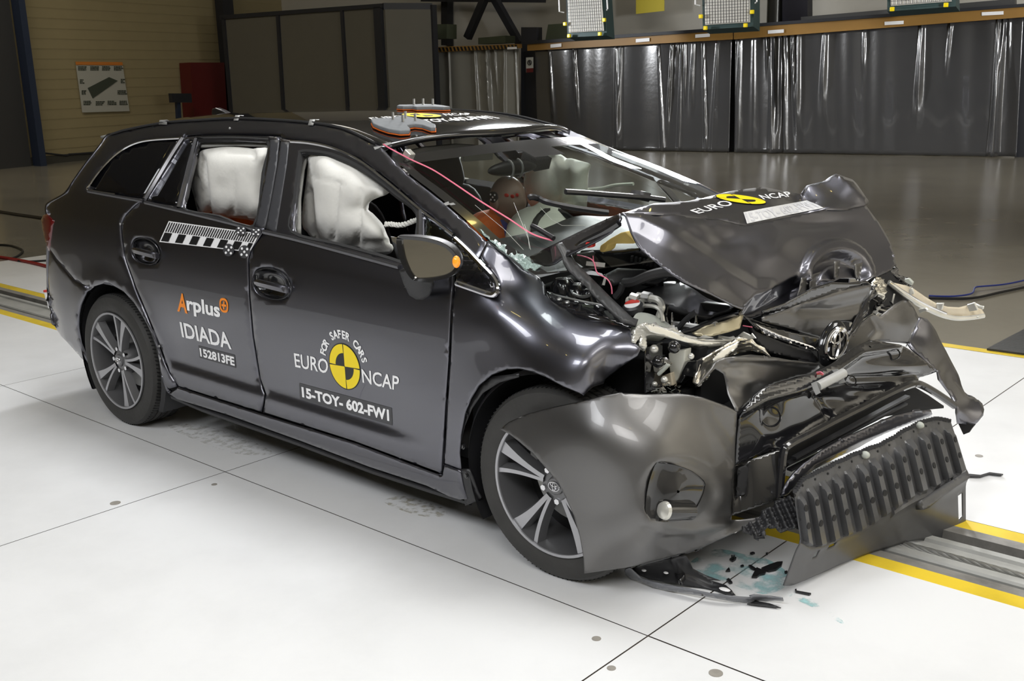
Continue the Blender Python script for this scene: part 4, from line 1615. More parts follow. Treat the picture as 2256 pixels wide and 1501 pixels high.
fb_ = cr('B', (500, 397), (620, 402), (730, 425), (830, 455), (930, 505), (1030, 565), (1120, 635), (1195, 692), (1140, 728), (1070, 752), (1020, 780), (1000, 815), (1015, 860), (1065, 920), (1120, 975), (1155, 1040), (1185, 1095), (1200, 1150), (1190, 1192), (1150, 1220), (1080, 1226), (980, 1200), (860, 1165), (720, 1145), (620, 1110), (550, 1085), (500, 1035), (450, 1000), (438, 900), (450, 760), (470, 620), (488, 480))
airbag('front_curtain_airbag', fb_, -.625, -.685, seed=4, folds=[(*cr('B', (500, 700))[0], *cr('B', (560, 1060))[0], .03, 7), (*cr('B', (740, 640))[0], *cr('B', (710, 1080))[0], .022, 5), (*cr('B', (930, 700))[0], *cr('B', (900, 1130))[0], .024, 5),
                                                         (*cr('B', (500, 570))[0], *cr('B', (800, 650))[0], .01, 3), (*cr('B', (980, 620))[0], *cr('B', (1150, 690))[0], .018, 5), (*cr('B', (900, 840))[0], *cr('B', (1040, 850))[0], .012, 4), (*cr('B', (960, 1120))[0], *cr('B', (1190, 1110))[0], .015, 5)])
rb_ = cr('A', (1335, 365), (1480, 350), (1700, 350), (1890, 352), (1880, 480), (1840, 700), (1790, 930), (1700, 935), (1570, 918), (1500, 908), (1430, 895), (1330, 880), (1295, 840), (1275, 770), (1235, 660), (1222, 590), (1240, 510), (1280, 420))
airbag('rear_curtain_airbag', rb_, -.625, -.68, seed=9, folds=[(*cr('A', (1330, 430))[0], *cr('A', (1400, 900))[0], .035, 6), (*cr('A', (1270, 560))[0], *cr('A', (1330, 700))[0], .02, 5), (*cr('A', (1590, 560))[0], *cr('A', (1580, 880))[0], .014, 5),
                                                        (*cr('A', (1550, 390))[0], *cr('A', (1740, 390))[0], .018, 4), (*cr('A', (1740, 360))[0], *cr('A', (1745, 480))[0], .02, 4)])
# strap of the front airbag
b = MB()
P = [at(*cr('B', p)[0], 'y', -.66) for p in ((1130, 968), (1180, 968), (1230, 975), (1290, 968), (1350, 945), (1395, 932))]
for k in (0, 1):
    b.tube([p + np.array([0, .004 * math.cos(i * 1.3 + k * 3.14), .006 * math.sin(i * 1.3 + k * 3.14)]) for i, p in enumerate(smoothline(P, 6))], .006, 6)
b.build('airbag_strap', M['airbag'], car)
# far side curtain airbags, seen through the windscreen
airbag('far_curtain_airbag', cr('C', (1185, 300), (1330, 280), (1460, 320), (1560, 345), (1660, 375), (1645, 480), (1630, 700), (1600, 760), (1400, 750), (1180, 740), (1100, 560), (1130, 400)), .60, .52, seed=12, mt='airbag_far', folds=[(*cr('C', (1330, 300))[0], *cr('C', (1390, 690))[0], .03, 5), (*cr('C', (1450, 340))[0], *cr('C', (1460, 700))[0], .03, 6)])
airbag('far_curtain_airbag', cr('C', (250, 330), (400, 320), (580, 290), (570, 380), (525, 500), (530, 640), (400, 640), (270, 480)), .58, .50, seed=15, mt='airbag_far')
b = MB()
P = [at(*cr('C', p)[0], 'y', .6) for p in ((1640, 590), (1750, 580), (1860, 555), (2010, 545))]
b.tube(smoothline(P, 5), .008, 6)
b.build('airbag_strap', M['airbag_far'], car)
# steering wheel airbag and wheel
p = at(*cr('C', (1240, 880))[0], 'y', .37)
b = MB()
b.ell((p[0], .37, p[2] - .10), (.12, .23, .20), 28, 16, lambda q: q + Vector((.01 * math.sin(q.z * 40), 0, .008 * math.sin(q.y * 45))))
b.build('steering_airbag', M['airbag_far'], car)
b = MB()
c = Vector((p[0] + .13, .37, p[2] - .1))
mm = Matrix.Rotation(math.radians(65), 3, 'Y')
b.tube([c + mm @ Vector((.185 * math.cos(a), .185 * math.sin(a), 0)) for a in np.linspace(0, 2 * math.pi, 41)], .014, 8, False)
b.build('steering_wheel', M['dash'], car)
# sun visor, sensor pod, interior mirror
def slabpx(name, pts, ax, val, th, mt, parent, dv=(0, 0, 1), r=.004):
    b = MB()
    b.prism([tuple(at(x, y, ax, val)) for x, y in pts], tuple(np.array(dv) * th))
    o = b.build(name, mt, parent, False)
    bevel(o, r)
    return o
slabpx('sun_visor', cr('C', (85, 290), (300, 240), (560, 215), (720, 225), (850, 262), (850, 345), (615, 362), (600, 290), (420, 310), (110, 330)), 'x', 1.62, .02, M['headliner'], car, (-1, 0, .1))
slabpx('sun_visor', cr('C', (1220, 165), (1380, 170), (1480, 230), (1290, 240)), 'x', 1.66, .02, M['headliner'], car, (-1, 0, .1))
slabpx('sensor_pod', cr('C', (1090, 275), (1215, 260), (1340, 330), (1215, 352)), 'x', 1.80, .05, mat('sensor_top', (.09, .09, .1), .55, 0, 0, .5, 0, 8, .5, 250), car, (-.35, 0, -1))
pm = at(*cr('C', (1010, 420))[0], 'x', 1.80)
b = MB()
b.ell(pm, (.03, .155, .036), 24, 12, lambda q: Vector((q.x, q.y, q.z * (1 if q.z > 0 else .8))))
mi = b.build('interior_mirror', M['black_plastic'], car)
b = MB()
for yy in (-.03, .03):
    b.tube([np.array(pm) + np.array([.033 * math.cos(a), yy, .039 * math.sin(a)]) for a in np.linspace(-1.5, 1.5, 9)], .005, 4)
b.build('tape_strip', M['tape'], mi)

# ---- crash test dummies
def dummy(name, label, hx, hy, hz, arm=1):
    t = thing(name, label, 'dummy', (hx - .1, hy, .58), None)
    # continuous body: skin modifier on a joint skeleton
    J = {'pel': (-.16, 0, -.56, .125), 'wai': (-.15, 0, -.42, .125), 'che': (-.11, 0, -.25, .15), 'shc': (-.09, 0, -.15, .11), 'nek': (-.05, 0, -.10, .058), 'nk2': (-.035, 0, -.04, .055),
         'sl': (-.08, .16, -.17, .062), 'el': (.05, .21, -.36, .046), 'wl': (.25, .15, -.33, .034), 'hl': (.33, .12, -.30, .03),
         'sr': (-.08, -.16, -.17, .062), 'er': (.05, -.21, -.36, .046), 'wr': (.25, -.15, -.33, .034), 'hr': (.33, -.12, -.30, .03),
         'hpl': (-.12, .09, -.57, .09), 'kl': (.27, .11, -.50, .062), 'al': (.45, .11, -.80, .042), 'fl': (.56, .11, -.83, .035),
         'hpr': (-.12, -.09, -.57, .09), 'kr': (.27, -.11, -.50, .062), 'ar': (.45, -.11, -.80, .042), 'fr': (.56, -.11, -.83, .035)}
    E = [('pel', 'wai'), ('wai', 'che'), ('che', 'shc'), ('shc', 'nek'), ('nek', 'nk2'), ('shc', 'sl'), ('sl', 'el'), ('el', 'wl'), ('wl', 'hl'), ('shc', 'sr'), ('sr', 'er'), ('er', 'wr'), ('wr', 'hr'),
         ('pel', 'hpl'), ('hpl', 'kl'), ('kl', 'al'), ('al', 'fl'), ('pel', 'hpr'), ('hpr', 'kr'), ('kr', 'ar'), ('ar', 'fr')]
    keys = list(J)
    m = D.meshes.new('dummy_body')
    m.from_pydata([(hx + J[k][0], hy + J[k][1] * 1.08, hz + J[k][2] + .03) for k in keys], [(keys.index(a), keys.index(b_)) for a, b_ in E], [])
    o = D.objects.new('body', m)
    COL.objects.link(o)
    sk = o.modifiers.new('skin', 'SKIN')
    for i, k in enumerate(keys):
        m.skin_vertices[0].data[i].radius = (J[k][3], J[k][3])
    m.skin_vertices[0].data[0].use_root = True
    ss = o.modifiers.new('sub', 'SUBSURF')
    ss.levels = ss.render_levels = 2
    m.materials.append(M['orange'])
    o.parent = t
    o.matrix_parent_inverse = Matrix.Translation(-Vector(t['base']))
    # head
    b = MB()
    def hf(q):
        x, y, z = q
        if x > 0:                                     # face: brow, nose, mouth, chin
            x *= 1.0 + .10 * math.exp(-((z + .005) / .03) ** 2) * math.exp(-(y / .018) ** 2)
            x -= .010 * math.exp(-((z - .022) / .014) ** 2) * math.exp(-((abs(y) - .03) / .017) ** 2)
            x += .006 * math.exp(-((z + .055) / .012) ** 2) * math.exp(-(y / .025) ** 2)
            x += .012 * math.exp(-((z + .095) / .02) ** 2) * math.exp(-(y / .03) ** 2)
        k = 1 - .28 * max(0, -z / .12)
        return Vector((x * (1 - .12 * max(0, -z / .12)), y * k, z))
    b.ell((hx, hy, hz), (.098, .075, .118), 36, 26, hf)
    h = b.build('head', M['skin'], t)
    for s in (-1, 1):
        b = MB()
        b.ell((hx - .01, hy + s * .075, hz - .005), (.018, .008, .03), 12, 8)
        b.build('ear', M['skin'], h)
    b = MB()
    b.tube([(hx - .05, hy, hz - .150), (hx - .045, hy, hz - .115), (hx - .035, hy, hz - .075)], [.080, .070, .06], 20)
    b.build('collar', M['blue'], t)
    # printed target on the temple
    b = MB()
    p = Vector((hx - .02, hy - .077, hz + .025))
    ax = Matrix(((1, 0, 0), (0, 0, -1), (0, 1, 0)))
    b.lathe([(0, .006), (.026, .006), (.026, -.004)], 24, p, ax)
    tg_ = b.build('target_disc', M['black_vinyl'], h)
    b = MB()
    for (u, v) in ((0, 0), (.013, .011), (-.013, .012), (.011, -.013), (-.012, -.012)):
        b.lathe([(0, .0075), (.0045, .0075), (.0045, .005)], 12, p + Vector((u, 0, v)), ax)
    b.build('target_dots', M['white'], tg_)
    b = MB()
    for (u, v, r) in ((.045, .035, .016), (.07, .03, .014), (.085, .035, .010)):
        y = -.075 * math.sqrt(max(0, 1 - (u / .1) ** 2 - (v / .12) ** 2))
        b.ell((hx + u, hy + y + .002, hz + v), (r, .006, .009), 10, 6)
    b.build('face_paint', M['red'], h)
    return t
hp = at(1119, 443, 'y', .37)
dummy('crash_test_dummy', 'orange and blue crash test dummy in the driving seat behind the windscreen', float(hp[0]), .37, float(hp[2]))
dummy('crash_test_dummy', 'crash test dummy in the back seat, mostly hidden by the rear white airbag', .52, -.40, 1.17)

# ---- door mirror
mr = None
MG = cr('B', (1268, 1105), (1300, 1095), (1400, 1102), (1500, 1120), (1600, 1155), (1660, 1205), (1688, 1265), (1690, 1310), (1660, 1350), (1600, 1380), (1500, 1400), (1420, 1405), (1375, 1400), (1340, 1360), (1310, 1300), (1285, 1220))
MH = cr('B', (1225, 1072), (1260, 1064), (1400, 1070), (1520, 1090), (1620, 1130), (1690, 1190), (1722, 1260), (1720, 1320), (1690, 1368), (1620, 1405), (1500, 1428), (1400, 1428), (1350, 1415), (1310, 1370), (1265, 1290), (1235, 1200), (1218, 1110))
mY = -1.02
def mpt(x, y, dx=0.0):
    # mirror glass lies across the car: its plane faces rearwards and a little inwards
    p = atplane(x, y, at(943, 570, 'y', mY), (.50, -.86, -.04))
    return p + np.array([.50, -.86, -.04]) * dx
mh = [mpt(x, y) for x, y in smooth_closed(MH, 3)]
mc = np.mean(mh, 0)
# the mirror was folded forward by the impact, its glass looks outward
V, F = [], []
n = len(mh)
prof = [(0.0, 1.0), (.05, 1.02), (.11, .97), (.16, .82), (.19, .55), (.20, .2)]
fwd = np.array([-.42, .90, .0])
for d, s in prof:
    for p in mh:
        V.append(mc + (p - mc) * s + fwd * d * .5)
for i in range(len(prof) - 1):
    for k in range(n):
        F.append([i * n + k, i * n + (k + 1) % n, (i + 1) * n + (k + 1) % n, (i + 1) * n + k])
F.append([(len(prof) - 1) * n + k for k in range(n)])
mirror = mesh_obj('door_mirror', V, F, M['black_plastic'], car)
# rim and glass
b = MB()
mi_ = [mpt(x, y, .004) for x, y in smooth_closed(MH, 3)]
mg_ = [mpt(x, y, -.010) for x, y in smooth_closed(MG, 3)]
mo_ = [mpt(x, y, .0) for x, y in smooth_closed(MG, 3)]
v = [mc + (p - mc) * .985 for p in mi_]
def ring(A, B):
    k = len(A)
    b.add(list(A) + list(B), [[i, (i + 1) % k, k + (i + 1) % k, k + i] for i in range(k)])
ring(mh, v) 
mgc = np.mean(mg_, 0)
ring(v, [mgc + (p - mgc) * 1.02 for p in mo_])
ring([mgc + (p - mgc) * 1.02 for p in mo_], mg_)
b.build('mirror_rim', M['gloss_black'], mirror)
mesh_obj('mirror_glass', [p for p in mg_] + [mgc], face_cam([p for p in mg_] + [mgc], [[i, (i + 1) % len(mg_), len(mg_)] for i in range(len(mg_))]), M['mirror'], mirror, False)
# arm to the door
P = cr('B', (1235, 1350), (1300, 1400), (1400, 1440), (1530, 1445))
arm_o = cr('1', (1755, 1190), (1790, 1180), (1850, 1235), (1900, 1245), (1905, 1260), (1890, 1300), (1860, 1320), (1830, 1318), (1800, 1300), (1775, 1250))
sheet('mirror_foot', [(879, 596, 'y', -.95), (900, 640, 'y', -.93), (930, 660, 'y', -.925), (952, 625, 'y', -.96), (925, 620, 'y', -.985)], arm_o, M['black_plastic'], mirror, 6, .03)
# amber repeater
q = cr('B', (1722, 1255))[0]
p = mpt(q[0], q[1], .03)
b = MB()
b.ell(p, (.012, .014, .020), 14, 10)
b.build('indicator', M['amber'], mirror)
# ================================================================== CRUSHED FRONT
def gauss(p, c, r):
    return math.exp(-(((p[0] - c[0]) / r[0]) ** 2 + ((p[1] - c[1]) / r[1]) ** 2))
def dline(p, pts):
    best = 1e9
    for a, b in zip(pts, pts[1:]):
        A, B = np.array(a[:2], float), np.array(b[:2], float)
        t = np.clip(((p - A) @ (B - A)) / ((B - A) @ (B - A)), 0, 1)
        best = min(best, float(np.linalg.norm(p - (A + t * (B - A)))))
    return best
M['hood_paint'] = M['paint']
# --- bonnet: rear strip, raised deck, front slope
hood = sheet('bonnet', [(1366, 472, 'y', -.68), (1510, 444, 'y', -.35), (1441, 448, 'y', -.52), (1600, 423, 'y', 0), (1681, 412, 'y', .3), (1764, 427, 'y', .5), (1838, 393, 'y', .66), (1480, 474, 'y', -.5), (1540, 480, 'y', -.36),
                        (1612, 490, 'y', -.2), (1642, 497, 'y', -.13), (1818, 461, 'y', .38), (1900, 463, 'y', .64), (1885, 405, 'y', .70), (1777, 410, 'y', .53), (1700, 452, 'y', .17), (1620, 450, 'y', -.04), (1570, 462, 'y', -.22)],
             [(1366, 472), (1400, 461), (1441, 448), (1475, 446), (1510, 444), (1553, 436), (1600, 423), (1640, 417), (1681, 412), (1722, 420), (1764, 427), (1770, 417), (1777, 409), (1797, 403), (1818, 399), (1824, 396), (1838, 393),
              (1858, 396), (1877, 397), (1885, 405), (1893, 422), (1900, 440), (1908, 453), (1896, 461), (1860, 463), (1818, 461), (1740, 478), (1642, 497), (1627, 494), (1612, 490), (1580, 483), (1540, 480), (1505, 476), (1480, 474), (1420, 472)],
             M['paint'], car, 7, .004, lines=[[(1764, 427), (1818, 461)], [(1838, 393), (1898, 440)]],
             bump=lambda p: -.005 * gauss(p, (1590, 470), (30, 10)) + .004 * gauss(p, (1560, 445), (25, 8)) - .012 * gauss(p, (1770, 440), (40, 10)) + .022 * max(0, 1 - dline(p, [(1838, 391), (1868, 418), (1902, 448)]) / 26))
sheet('bonnet_rear_edge', [(1169, 566, 'y', -.64), (1240, 528, 'y', -.65), (1300, 499, 'y', -.65), (1364, 471, 'y', -.67), (1200, 586, 'y', -.72), (1262, 556, 'y', -.72), (1320, 528, 'y', -.71), (1362, 494, 'y', -.69)],
      [(1165, 566), (1185, 556), (1240, 528), (1300, 499), (1340, 481), (1364, 471), (1368, 480), (1362, 494), (1345, 512), (1320, 528), (1290, 543), (1262, 556), (1240, 567), (1222, 580), (1208, 585), (1196, 585), (1182, 579)],
      M['paint'], hood, 6, .006)
CREST = [(1366, 472), (1420, 472), (1480, 474), (1540, 480), (1580, 483), (1612, 490), (1642, 497), (1740, 478), (1818, 461), (1860, 463), (1908, 453)]
slope_out = CREST + [(1922, 472), (1936, 490), (1946, 506), (1956, 523), (1964, 541), (1969, 559), (1975, 585), (1966, 591), (1959, 597), (1940, 606), (1925, 613), (1900, 619), (1872, 617), (1844, 617), (1815, 631), (1782, 648), (1757, 660), (1731, 671), (1706, 681), (1680, 690), (1673, 690), (1654, 688), (1612, 673),
                     (1590, 661), (1566, 648), (1535, 634), (1505, 620), (1482, 605), (1462, 590), (1437, 570), (1414, 550), (1405, 540), (1398, 528), (1385, 502), (1374, 482)]
RIDGE1 = [(1375, 482), (1409, 486), (1465, 515), (1526, 550), (1590, 598), (1660, 641), (1690, 640)]
LIPL = [(1645, 668), (1660, 652), (1680, 647), (1720, 624), (1762, 602)]
RIDGE2 = [(1480, 476), (1530, 500), (1565, 535), (1600, 550), (1640, 556)]
def hoodbump(p):
    h = .013 * max(0, 1 - dline(p, RIDGE1) / 26)
    h += -.012 * gauss(p, (1600, 530), (34, 20))
    h += .007 * gauss(p, (1520, 500), (45, 14))
    h += .006 * math.exp(-(dline(p, RIDGE2) / 18) ** 2)
    h += .02 * gauss(p, (1700, 560), (60, 45))
    h -= .012 * gauss(p, (1790, 490), (60, 14))
    # folded lip along the front edge
    for a, b in zip(LIPL, LIPL[1:]):
        pass
    if p[0] > 1640 and p[0] < 1770:
        yl = np.interp(p[0], [q[0] for q in LIPL], [q[1] for q in LIPL])
        if p[1] > yl:
            h -= min(.05, (p[1] - yl) * .0016)
    # arched swelling round the badge seat
    u, v = (p[0] - 1842) / 80, (p[1] - 612) / 82
    r = math.hypot(u, v)
    if v < .15:
        h += .026 * sstep((1.05 - r) / .10)
        u2, v2 = (p[0] - 1842) / 66, (p[1] - 617) / 62
        h -= .05 * sstep((1.0 - math.hypot(u2, v2)) / .2)
        u3, v3 = (p[0] - 1845) / 55, (p[1] - 622) / 44
        h += .040 * sstep((1.0 - math.hypot(u3, v3)) / .18)
    return h
front = sheet('bonnet_front', [(p[0], p[1], 'y', y) for p, y in zip(CREST, (-.68, -.60, -.5, -.36, -.28, -.2, -.13, .14, .38, .50, .655))] +
              [(1398, 529, 'y', -.72), (1462, 590, 'y', -.70), (1512, 624, 'y', -.66), (1566, 649, 'y', -.58), (1612, 673, 'y', -.45), (1673, 690, 'y', -.30), (1731, 671, 'y', -.12), (1782, 648, 'y', .05), (1844, 617, 'y', .25), (1925, 613, 'y', .5),
               (1975, 585, 'y', .68), (1936, 490, 'y', .70), (1960, 540, 'y', .71), (1700, 560, 'y', -.07), (1560, 560, 'y', -.42), (1820, 530, 'y', .30), (1480, 530, 'y', -.59)],
              slope_out, M['paint'], hood, 5, .004, bump=hoodbump)
# inner frame of the bonnet behind the near fold, yellow foam, red plug
slabpx('foam_block', cr('H', (525, 640), (535, 605), (570, 580), (620, 545), (700, 500), (740, 490), (820, 575), (810, 590), (640, 590), (600, 600), (585, 640), (560, 660), (535, 660)), 'y', -.60, .05, M['foam'], car, (0, 1, 0), .008)
b = MB()
P = [at(*cr('H', p)[0], 'y', -.70) for p in ((385, 615), (430, 600), (480, 590))]
b.tube([P[0], P[1]], .004, 6)
b.tube([P[1], P[2]], .010, 8)
b.build('red_plug', M['red'], car)
b = MB()
P = [at(*cr('H', p)[0], 'y', -.69) for p in ((300, 660), (400, 580), (560, 500), (690, 420))]
b.tube(smoothline(P, 5), .012, 6)
b.build('bonnet_seal', M['black_sheet'], hood)
# --- engine bay
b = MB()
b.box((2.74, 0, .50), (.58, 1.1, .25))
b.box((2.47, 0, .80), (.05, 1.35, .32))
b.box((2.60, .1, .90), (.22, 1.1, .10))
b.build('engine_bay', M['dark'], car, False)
def psheet(name, pts, dep, mt, parent=None, th=.006, step=7, bump=None, ax='y', sm=0, lam=1e-3):
    """formed plate: photo outline, depth given at some outline points by index or extra points"""
    ctrl = [(p[0], p[1], ax, d) for p, d in dep]
    ol = [tuple(p[:2]) for p in (smooth_closed(pts, sm) if sm else pts)]
    return sheet(name, ctrl, ol, mt, parent or car, step, th, bump=bump, lam=lam)
def H(*p): return cr('H', *p)
def L(*p): return cr('L', *p)
def Mx(*p): return cr('M', *p)
def K(*p): return cr('K', *p)
def Nn(*p): return cr('N', *p)
psheet('engine_cover', H((830, 1000), (980, 930), (1150, 900), (1300, 960), (1420, 1040), (1600, 1105), (1630, 1120), (1500, 1165), (1430, 1200), (1250, 1160), (1120, 1110), (950, 1060)),
       list(zip(H((830, 1000), (1150, 900), (1600, 1105), (1430, 1200), (1120, 1110), (1250, 1020)), (-.5, -.28, -.22, -.33, -.44, -.36))), mat('engine_cover_plastic', (.05, .05, .052), .35, 0, 0, .5, .1, 20), None, .02, sm=3)
slabpx('engine_cover_cap', H((1290, 1085), (1380, 1075), (1590, 1100), (1610, 1120), (1500, 1160), (1300, 1130)), 'y', -.33, .05, M['black_plastic'], car, (0, .6, .0))
# hoses, pipes
def hose(name, pts, y, r, mt, parent=None, crop='H', n=8, dy=0.0):
    P = [at(*q, 'y', (y if not isinstance(y, (list, tuple)) else y[i])) for i, q in enumerate(cr(crop, *pts))]
    b = MB()
    b.tube(smoothline(P, 5), r, n)
    return b.build(name, mt, parent or car)
M['grey_hose'] = mat('grey_hose', (.05, .05, .052), .5)
hose('coolant_hose', [(730, 915), (820, 905), (950, 850), (1100, 820), (1200, 840)], -.52, .017, M['grey_hose'])
hose('coolant_hose', [(720, 920), (700, 980), (660, 1030)], -.53, .012, M['grey_hose'])
hose('air_con_pipe', [(840, 1020), (900, 1030), (960, 1040), (1020, 1060), (1045, 1110), (1030, 1160), (1010, 1220)], -.55, .012, M['silver_plastic'])
hose('air_con_pipe', [(870, 1105), (960, 1105), (1020, 1130), (1045, 1180), (1055, 1230)], -.56, .007, M['silver_plastic'])
hose('pipe_joint', [(890, 1025), (930, 1033), (950, 1036)], -.55, .018, M['steel'])
for pts, r in (([(790, 1030), (850, 1050)], .016), ([(760, 1060), (800, 1070)], .014), ([(840, 1090), (880, 1080)], .014)):
    hose('pipe_fitting', pts, -.57, r, M['silver_plastic'])
# washer filler: cap and milky bottle
wp = at(*H((805, 1115))[0], 'y', -.60)
b = MB()
mm = Matrix.Rotation(.35, 3, 'X')
b.lathe([(0, .012), (.028, .012), (.034, .006), (.035, -.012), (.028, -.016)], 28, wp, mm)
cap = b.build('filler_cap', M['black_plastic'], car)
b = MB()
b.lathe([(0, .0135), (.026, .0135), (.026, .011)], 28, wp, mm)
sticker = b.build('cap_label', M['white'], cap)
b = MB()
v = [mm @ Vector((.025 * math.cos(a), .025 * math.sin(a), .0148)) + Vector(wp) for a in np.linspace(.5, 3.64, 20)]
b.add(v, [list(range(20))])
b.build('cap_label', M['red'], cap, False)
psheet('washer_bottle', H((800, 1250), (830, 1170), (900, 1160), (1000, 1190), (1100, 1250), (1145, 1300), (1100, 1330), (1000, 1310), (900, 1290)), list(zip(H((800, 1250), (900, 1160), (1145, 1300), (1000, 1310)), (-.68, -.60, -.52, -.62))), M['milky'], None, .05, sm=3)
# fender rail with its cutouts and label
psheet('fender_rail', H((85, 985), (200, 1000), (330, 1045), (450, 1070), (580, 1110), (720, 1190), (800, 1250), (790, 1290), (600, 1225), (350, 1165), (200, 1110), (130, 1055)), list(zip(H((85, 985), (450, 1070), (800, 1250), (790, 1290), (200, 1110)), (-.69, -.66, -.66, -.71, -.73))), M['black_sheet'], None, .02)
hose('rail_edge', [(105, 1000), (240, 1035), (400, 1070), (560, 1105), (720, 1185), (800, 1262)], -.68, .004, M['steel'])
slabpx('rail_label', H((383, 1090), (480, 1105), (478, 1125), (385, 1108)), 'y', -.70, .002, M['print_dark'], car, (0, .3, .3), .0005)
for (u, v) in ((195, 1050), (262, 1075), (330, 1085), (545, 1140)):
    q = H((u, v))[0]
    p = at(q[0], q[1], 'y', -.70)
    b = MB()
    b.ell(p, (.010, .010, .007), 10, 6)
    b.build('rail_bolt', M['steel'] if v < 1080 else M['dark'], car)
# strut tower lumps, brackets behind the rail
b = MB()
for (u, v, y, r) in ((330, 980, -.58, .05), (230, 930, -.6, .045), (440, 1000, -.58, .03)):
    b = MB()
    q = H((u, v))[0]
    p = at(q[0], q[1], 'y', y)
    b.lathe([(0, r * .6), (r * .6, r * .5), (r, .0), (r * 1.1, -.05)], 20, p)
    b.build('strut_mount', M['black_sheet'], car)
hose('bay_pipe', [(310, 1005), (380, 1030), (440, 1020), (470, 990)], -.62, .006, M['steel'])
hose('cowl_edge', [(380, 660), (500, 655), (650, 662), (860, 640)], -.55, .006, M['black_sheet'])
psheet('cowl_panel', H((300, 690), (500, 660), (860, 650), (1150, 850), (1000, 860), (600, 850), (420, 800), (330, 740)), list(zip(H((300, 690), (860, 650), (1150, 850), (600, 850), (420, 800)), (-.60, -.45, -.3, -.45, -.55))), M['black_plastic'], None, .01)
b = MB()
for k in range(10):
    q0, q1 = H((800 + k * 32, 690 + k * 8))[0], H((792 + k * 32, 740 + k * 8))[0]
    b.bar(at(*q0, 'y', -.47 + k * .012), at(*q1, 'y', -.47 + k * .012), .012, .004)
cg = b.build('cowl_grille', M['dark'], car, False)
psheet('air_box', H((560, 850), (680, 790), (900, 800), (1100, 870), (1000, 930), (800, 900), (640, 930)), list(zip(H((560, 850), (900, 800), (1100, 870), (640, 930)), (-.56, -.44, -.35, -.55))), M['black_plastic'], None, .05)
for k, (u, v, r, hh) in enumerate(((1125, 1230, .009, .03), (1325, 1250, .008, .028), (1260, 1250, .012, .01), (1210, 1300, .010, .012))):
    q = H((u, v))[0]
    p = Vector(at(q[0], q[1], 'y', -.45 + k * .02))
    b = MB()
    b.lathe([(r, -.02), (r, .0), (r * .6, hh * .5), (r * .35, hh), (0, hh)], 10, p)
    b.build('engine_bolt', M['chrome'], car)
hose('bracket_rod', [(1090, 1090), (1075, 1180), (1085, 1240)], -.48, .006, M['black_sheet'])
hose('bracket_rod', [(1330, 1150), (1240, 1220), (1170, 1300)], -.50, .009, M['black_plastic'])
hose('cross_rail', [(1100, 1250), (1250, 1270), (1400, 1290), (1500, 1260)], -.44, .012, M['steel'])
# fallen rubber seal bar
bar = [(175, 600), (215, 600), (250, 690), (300, 770), (420, 880), (560, 1020), (700, 1160), (790, 1240)]
ol = H((165, 598), (220, 578), (262, 640), (330, 740), (480, 890), (640, 1050), (800, 1200), (850, 1215), (835, 1260), (720, 1228), (560, 1080), (400, 930), (270, 800), (225, 740), (212, 690))
psheet('fender_seal', ol, list(zip(H((165, 598), (262, 640), (480, 890), (850, 1215), (720, 1228), (400, 930), (212, 690), (440, 910)), (-.72, -.70, -.69, -.69, -.74, -.73, -.73, -.73))), mat('rubber_seal', (.06, .06, .061), .42), None, .012, 6,
       bump=lambda p: .006 * math.exp(-(dline(p, H((190, 600), (250, 720), (430, 900), (780, 1225))) / 3.5) ** 2))
# pink wire and its tape in the bay
hose('loose_wire', [(345, 683), (430, 705), (480, 740), (510, 830), (590, 880), (625, 940), (632, 1005)], -.66, .0022, M['pink'], n=5)
hose('loose_wire', [(475, 690), (480, 745)], -.66, .0016, M['pink'], n=5)
hose('loose_wire', [(1715, 1268), (1790, 1280)], -.32, .0022, M['pink'], n=5)
slabpx('tape_strip', H((420, 735), (575, 750), (570, 785), (415, 770)), 'y', -.655, .001, M['silver_plastic'], car, (0, 1, 0), .0003)
slabpx('tape_strip', H((565, 872), (582, 880), (570, 935), (548, 930)), 'y', -.665, .001, M['silver_plastic'], car, (0, 1, 0), .0003)

# --- bonnet front tip bits, grille header panel
psheet('grille_header', K((0, 1250), (120, 1215), (250, 1165), (330, 1125), (450, 1080), (560, 1040), (640, 1005), (760, 985), (930, 962), (935, 1010), (905, 1080), (860, 1180), (800, 1260), (760, 1295), (720, 1285), (660, 1290), (600, 1325), (560, 1370), (500, 1425), (380, 1390), (200, 1335), (0, 1285)),
       list(zip(K((0, 1250), (330, 1125), (560, 1040), (930, 962), (860, 1180), (720, 1285), (500, 1425), (200, 1335), (600, 1150), (300, 1230)), (-.29, -.07, .09, .34, .30, .20, .06, -.155, .115, -.09))), M['paint_bumper'], None, .006, 6,
       bump=lambda p: -.012 * math.exp(-(dline(p, K((350, 1180), (600, 1190), (880, 1130))) / 10) ** 2) + .01 * math.exp(-(dline(p, K((300, 1150), (620, 1050), (900, 980))) / 6) ** 2))
psheet('bonnet_latch_strip', K((0, 1200), (200, 1130), (420, 1010), (600, 950), (760, 955), (900, 935), (935, 965), (640, 1010), (450, 1085), (250, 1170), (0, 1250)), list(zip(K((0, 1200), (600, 950), (935, 965), (250, 1170)), (-.27, .08, .35, -.12))), M['black_sheet'], None, .006, 5)
